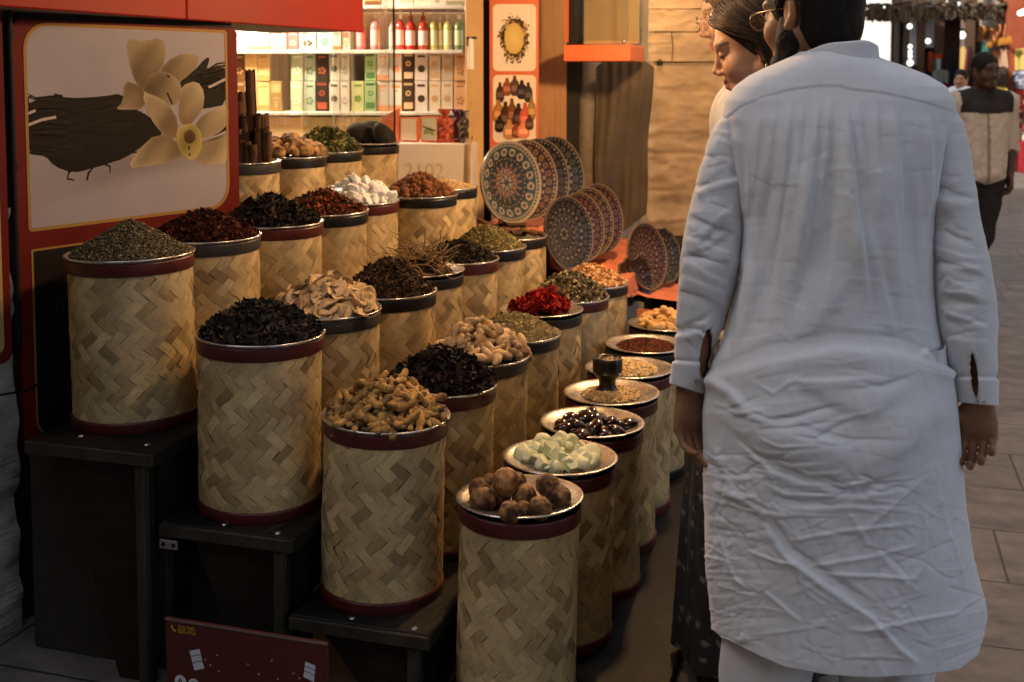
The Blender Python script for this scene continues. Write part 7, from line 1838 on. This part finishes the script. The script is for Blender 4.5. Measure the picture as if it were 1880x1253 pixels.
garment(gm, Tg, [('c', (.07 * s_, .01, 1.38), (.08 * s_, .01, .86), .125, .125) for s_ in (-1, 1)] + [('c', (.05 * s_, 0, 1.46), (.19 * s_, .01, 1.43), .07, .068) for s_ in (-1, 1)] + [('c', (-.19, .01, 1.43), (-.2, -.01, 1.16), .066, .056), ('c', (-.2, -.01, 1.16), (-.19, .02, .94), .055, .045), ('c', (.19, 0, 1.43), (.2, -.01, 1.15), .066, .056), ('c', (.2, -.01, 1.15), (.19, .04, .93), .055, .045)],
        [((0, 0, .84), (0, 0, -1))], None, FABW, res=.006, hi=(.45, .45, 1.6))
garment(gm, Tg, [('c', (.09 * s_, 0, .88), (.1 * s_, 0, .1), .1, .075) for s_ in (-1, 1)], [((0, 0, .86), (0, 0, 1)), ((0, 0, .07), (0, 0, -1))], lambda p: (.03, .032, .04), name='trousers')

# ---- the man walking towards us down the alley
FX = at_d(1804, 140, 7.4); psiF = PI + .12; k4 = 1.66 / 1.78; hF = np.array((.01, -.02, 1.535))
LEGF = {s_: ((.085 * s_, 0, .84), (.088 * s_ + .05, .02 * s_, .46), (.07 * s_ + .11, .10 * s_, .075)) for s_ in (-1, 1)}
armsF = {-1: dict(pts=[(-.19 * k4, 0, 1.34), (-.215, -.02, 1.08), (-.185, .04, .86)], d=(.05, .15, -1), n=(.9, 0, 0), s=(.1, .9, 0)), 1: dict(pts=[(.19 * k4, 0, 1.34), (.215, -.04, 1.08), (.15, -.12, .90)], d=(-.3, .05, -1), n=(-.9, 0, 0), s=(.1, .9, 0))}
fm, Rf, Of, Tf = human('person', 'dark skinned man in a black and beige panelled shirt walking towards us', (FX.x, 7.4, 0), psiF, 1.66, .006, (hF, psiF + .10, .04, .96), armsF, (.060, .031, .021),
                       dict(lip=(.07, .03, .025), brow=(.012, .008, .007), lid=(.012, .008, .006), sclera=(.11, .09, .075)), bulk=.95, legs=LEGF)
hair_cap(fm, Of, Rf, .96, 'hair', .006, front=.055, low=-.06, res=.006)

def shirtc(p):
    q = Tf([0, 0, 0]); loc = rotz(-psiF) @ np.array(p)
    if p[2] > 1.262 + .25 * abs(loc[0]) ** 2 and abs(loc[0]) < .178: return (.014, .012, .012)
    if abs(loc[0]) < .012 and loc[1] > 0: return (.25, .2, .16)
    return (.47, .42, .35)
garment(fm, Tf, [('c', (.075 * s_, .005, 1.27), (.058 * s_, .015, .86), .098, .104) for s_ in (-1, 1)] + [('c', (.05 * s_, 0, 1.37), (.175 * s_, 0, 1.335), .062, .062) for s_ in (-1, 1)] + [('c', (-.178, 0, 1.335), (-.213, -.02, 1.04), .064, .058), ('c', (.178, 0, 1.335), (.213, -.04, 1.05), .064, .058)],
        [((0, 0, .80), (.35, 0, -1)), ((0, 0, .80), (-.35, 0, -1))], shirtc, res=.007, name='shirt', hi=(.4, .4, 1.5), amp=.013)
garment(fm, Tf, [('c', (.085 * s_, 0, .86), LEGF[s_][1], .095, .07) for s_ in (-1, 1)] + [('c', LEGF[s_][1], LEGF[s_][2], .07, .058) for s_ in (-1, 1)], [((0, 0, .87), (0, 0, 1)), ((0, 0, .05), (0, 0, -1))], lambda p: (.014, .014, .017), name='trousers')
# ---- a tiny far-off man
TX = at_d(1764, 150, 13.5); psiT = PI - .9; hT = np.array((.0, .0, 1.46))
armsT = {sd: dict(pts=[(.18 * sd, 0, 1.28), (.21 * sd, 0, 1.02), (.19 * sd, .05, .8)], d=(0, .1, -1), n=(-.9 * sd, 0, 0), s=(0, .9, 0)) for sd in (-1, 1)}
tm, Rt, Ot, Tt = human('person', 'tiny bearded man in a white shirt far down the alley, left of the walking man', (TX.x, 13.5, 0), psiT, 1.6, .009, (hT, psiT + .3, 0, .95), armsT, (.40, .21, .13), dict(lip=(.2, .1, .08), brow=(.03, .02, .02)), bulk=.95, hands=True)
hair_cap(tm, Ot, Rt, .95, 'hair', .008, front=.05, low=-.06, res=.008)
garment(tm, Tt, [('c', (.06 * s_, 0, 1.26), (.07 * s_, 0, .8), .12, .12) for s_ in (-1, 1)] + [('c', (.05 * s_, 0, 1.31), (.18 * s_, 0, 1.27), .065, .065) for s_ in (-1, 1)] + [('c', (.18 * s_, 0, 1.27), (.21 * s_, 0, 1.0), .065, .055) for s_ in (-1, 1)], [((0, 0, .8), (0, 0, -1))], None, FABW, res=.01)
garment(tm, Tt, [('c', (.085 * s_, 0, .82), (.09 * s_, 0, .06), .095, .06) for s_ in (-1, 1)], [((0, 0, .05), (0, 0, -1))], lambda p: (.03, .03, .035), res=.01, name='trousers')
# ------------------------------------------------------------------ camera
cd = bpy.data.cameras.new('camera'); cam = bpy.data.objects.new('camera', cd); COL.objects.link(cam)
cam.location = (0, 0, CAMH); cam.rotation_euler = (math.radians(90) - PITCH, 0, 0)
cd.sensor_fit = 'HORIZONTAL'; cd.sensor_width = 36; cd.lens = 36 * F / 1880
cd.shift_x = 0; cd.shift_y = -(626.5 - PY) / 1880; cd.clip_start = .05; cd.clip_end = 2000
cd.dof.use_dof = True; cd.dof.focus_distance = 2.85; cd.dof.aperture_fstop = 5.0
scn.camera = cam
# ------------------------------------------------------------------ daylight
SUN_EL = math.radians(42)
dl = Vector((.52, -.85, 0)).normalized(); dw = (RD * dl.x + TD * dl.y)           # travel direction of the sunlight along the ground
trav = Vector((dw.x * math.cos(SUN_EL), dw.y * math.cos(SUN_EL), -math.sin(SUN_EL)))
sd = bpy.data.lights.new('sun', 'SUN'); sd.energy = 5.0; sd.angle = math.radians(.5); sd.color = (1, .94, .85)
so = bpy.data.objects.new('sun', sd); COL.objects.link(so); so.rotation_euler = trav.to_track_quat('-Z', 'Y').to_euler(); so.location = (-6, 0, 12)
w = bpy.data.worlds.new('World'); scn.world = w; w.use_nodes = True
nt = w.node_tree; bg = nt.nodes['Background']; sk = nt.nodes.new('ShaderNodeTexSky'); sk.sky_type = 'NISHITA'; sk.sun_disc = False
sk.sun_elevation = SUN_EL; sk.sun_rotation = math.atan2(-trav.x, -trav.y); sk.air_density = 1.0; sk.dust_density = 3.0
hs = nt.nodes.new('ShaderNodeHueSaturation'); hs.inputs['Saturation'].default_value = .62; nt.links.new(sk.outputs[0], hs.inputs['Color']); nt.links.new(hs.outputs[0], bg.inputs['Color']); bg.inputs['Strength'].default_value = .30
scn.view_settings.view_transform = 'Standard'; scn.view_settings.look = 'None'; scn.view_settings.exposure = 0; scn.view_settings.gamma = 1
scn.render.engine = 'CYCLES'
cy = scn.cycles; cy.use_denoising = True; cy.max_bounces = 8; cy.diffuse_bounces = 4; cy.glossy_bounces = 3; cy.transmission_bounces = 5; cy.transparent_max_bounces = 10
cy.sample_clamp_indirect = 4; cy.caustics_reflective = False; cy.caustics_refractive = False; cy.use_adaptive_sampling = True
# ------------------------------------------------------------------ shop lamps (warm bulbs under enamel shades, hung above the stall)
def lamp(p, power, label, col=(1, .60, .27), r=.05, zc=2.4):
    t = thing('hanging_lamp', label, 'lamp', p)
    MB().lathe([(.012, .14), (.03, .13), (.09, .07), (.145, .0), (.14, -.003), (.085, .062), (.028, .118), (.012, .12)], 28).build('lamp_shade', 'darkwood', t, True)
    MB().tube([(0, 0, .14), (0, 0, zc - p[2])], .004, 6).build('cord', 'dark', t)
    bm_ = pm('lit_bulb', (1, .8, .55), .4, emit=(1, .62, .3), estr=12.0, var=.02)
    MB().lathe([(.001, -.03), (.02, -.024), (.03, 0), (.02, .03), (.012, .06)], 16).build('bulb', bm_, t, True)
    ld = bpy.data.lights.new('bulb_light', 'POINT'); ld.energy = power; ld.color = col; ld.shadow_soft_size = r
    lo = bpy.data.objects.new('bulb_light', ld); COL.objects.link(lo); lo.location = (p[0], p[1], p[2] - .075)
    return t

aw = thing('awning', 'brown canvas awning over the bamboo drums, above the picture', 'awning', P0, ANG)
MB().box((1.7, .62, 2.37), (4.3, 1.7, .025), bev=.004).build('canvas', 'drape', aw)
for x in (-.3, 1.0, 2.4, 3.7): MB().box((x, .62, 2.345), (.04, 1.58, .025)).build('rib', 'darkwood', aw)
LAMPS = [(W(.2, .0, 2.02), 26, 'warm bulb in an enamel shade above the nearest plates', (1, .60, .28), 2.345),
         (W(1.75, -.12, 1.97), 110, 'warm bulb in an enamel shade above the far plates', (1, .55, .22), 2.345),
         (W(2.9, 2.3, 2.2), 150, 'bright bulb in an enamel shade inside the shop', (1, .80, .58), 2.4),
         (W(3.1, .2, 2.15), 14, 'warm bulb in an enamel shade above the painted plates', (1, .62, .32), 2.345)]
for p, e, l, c, zc_ in LAMPS: lamp(p, e, l, c, zc=zc_)
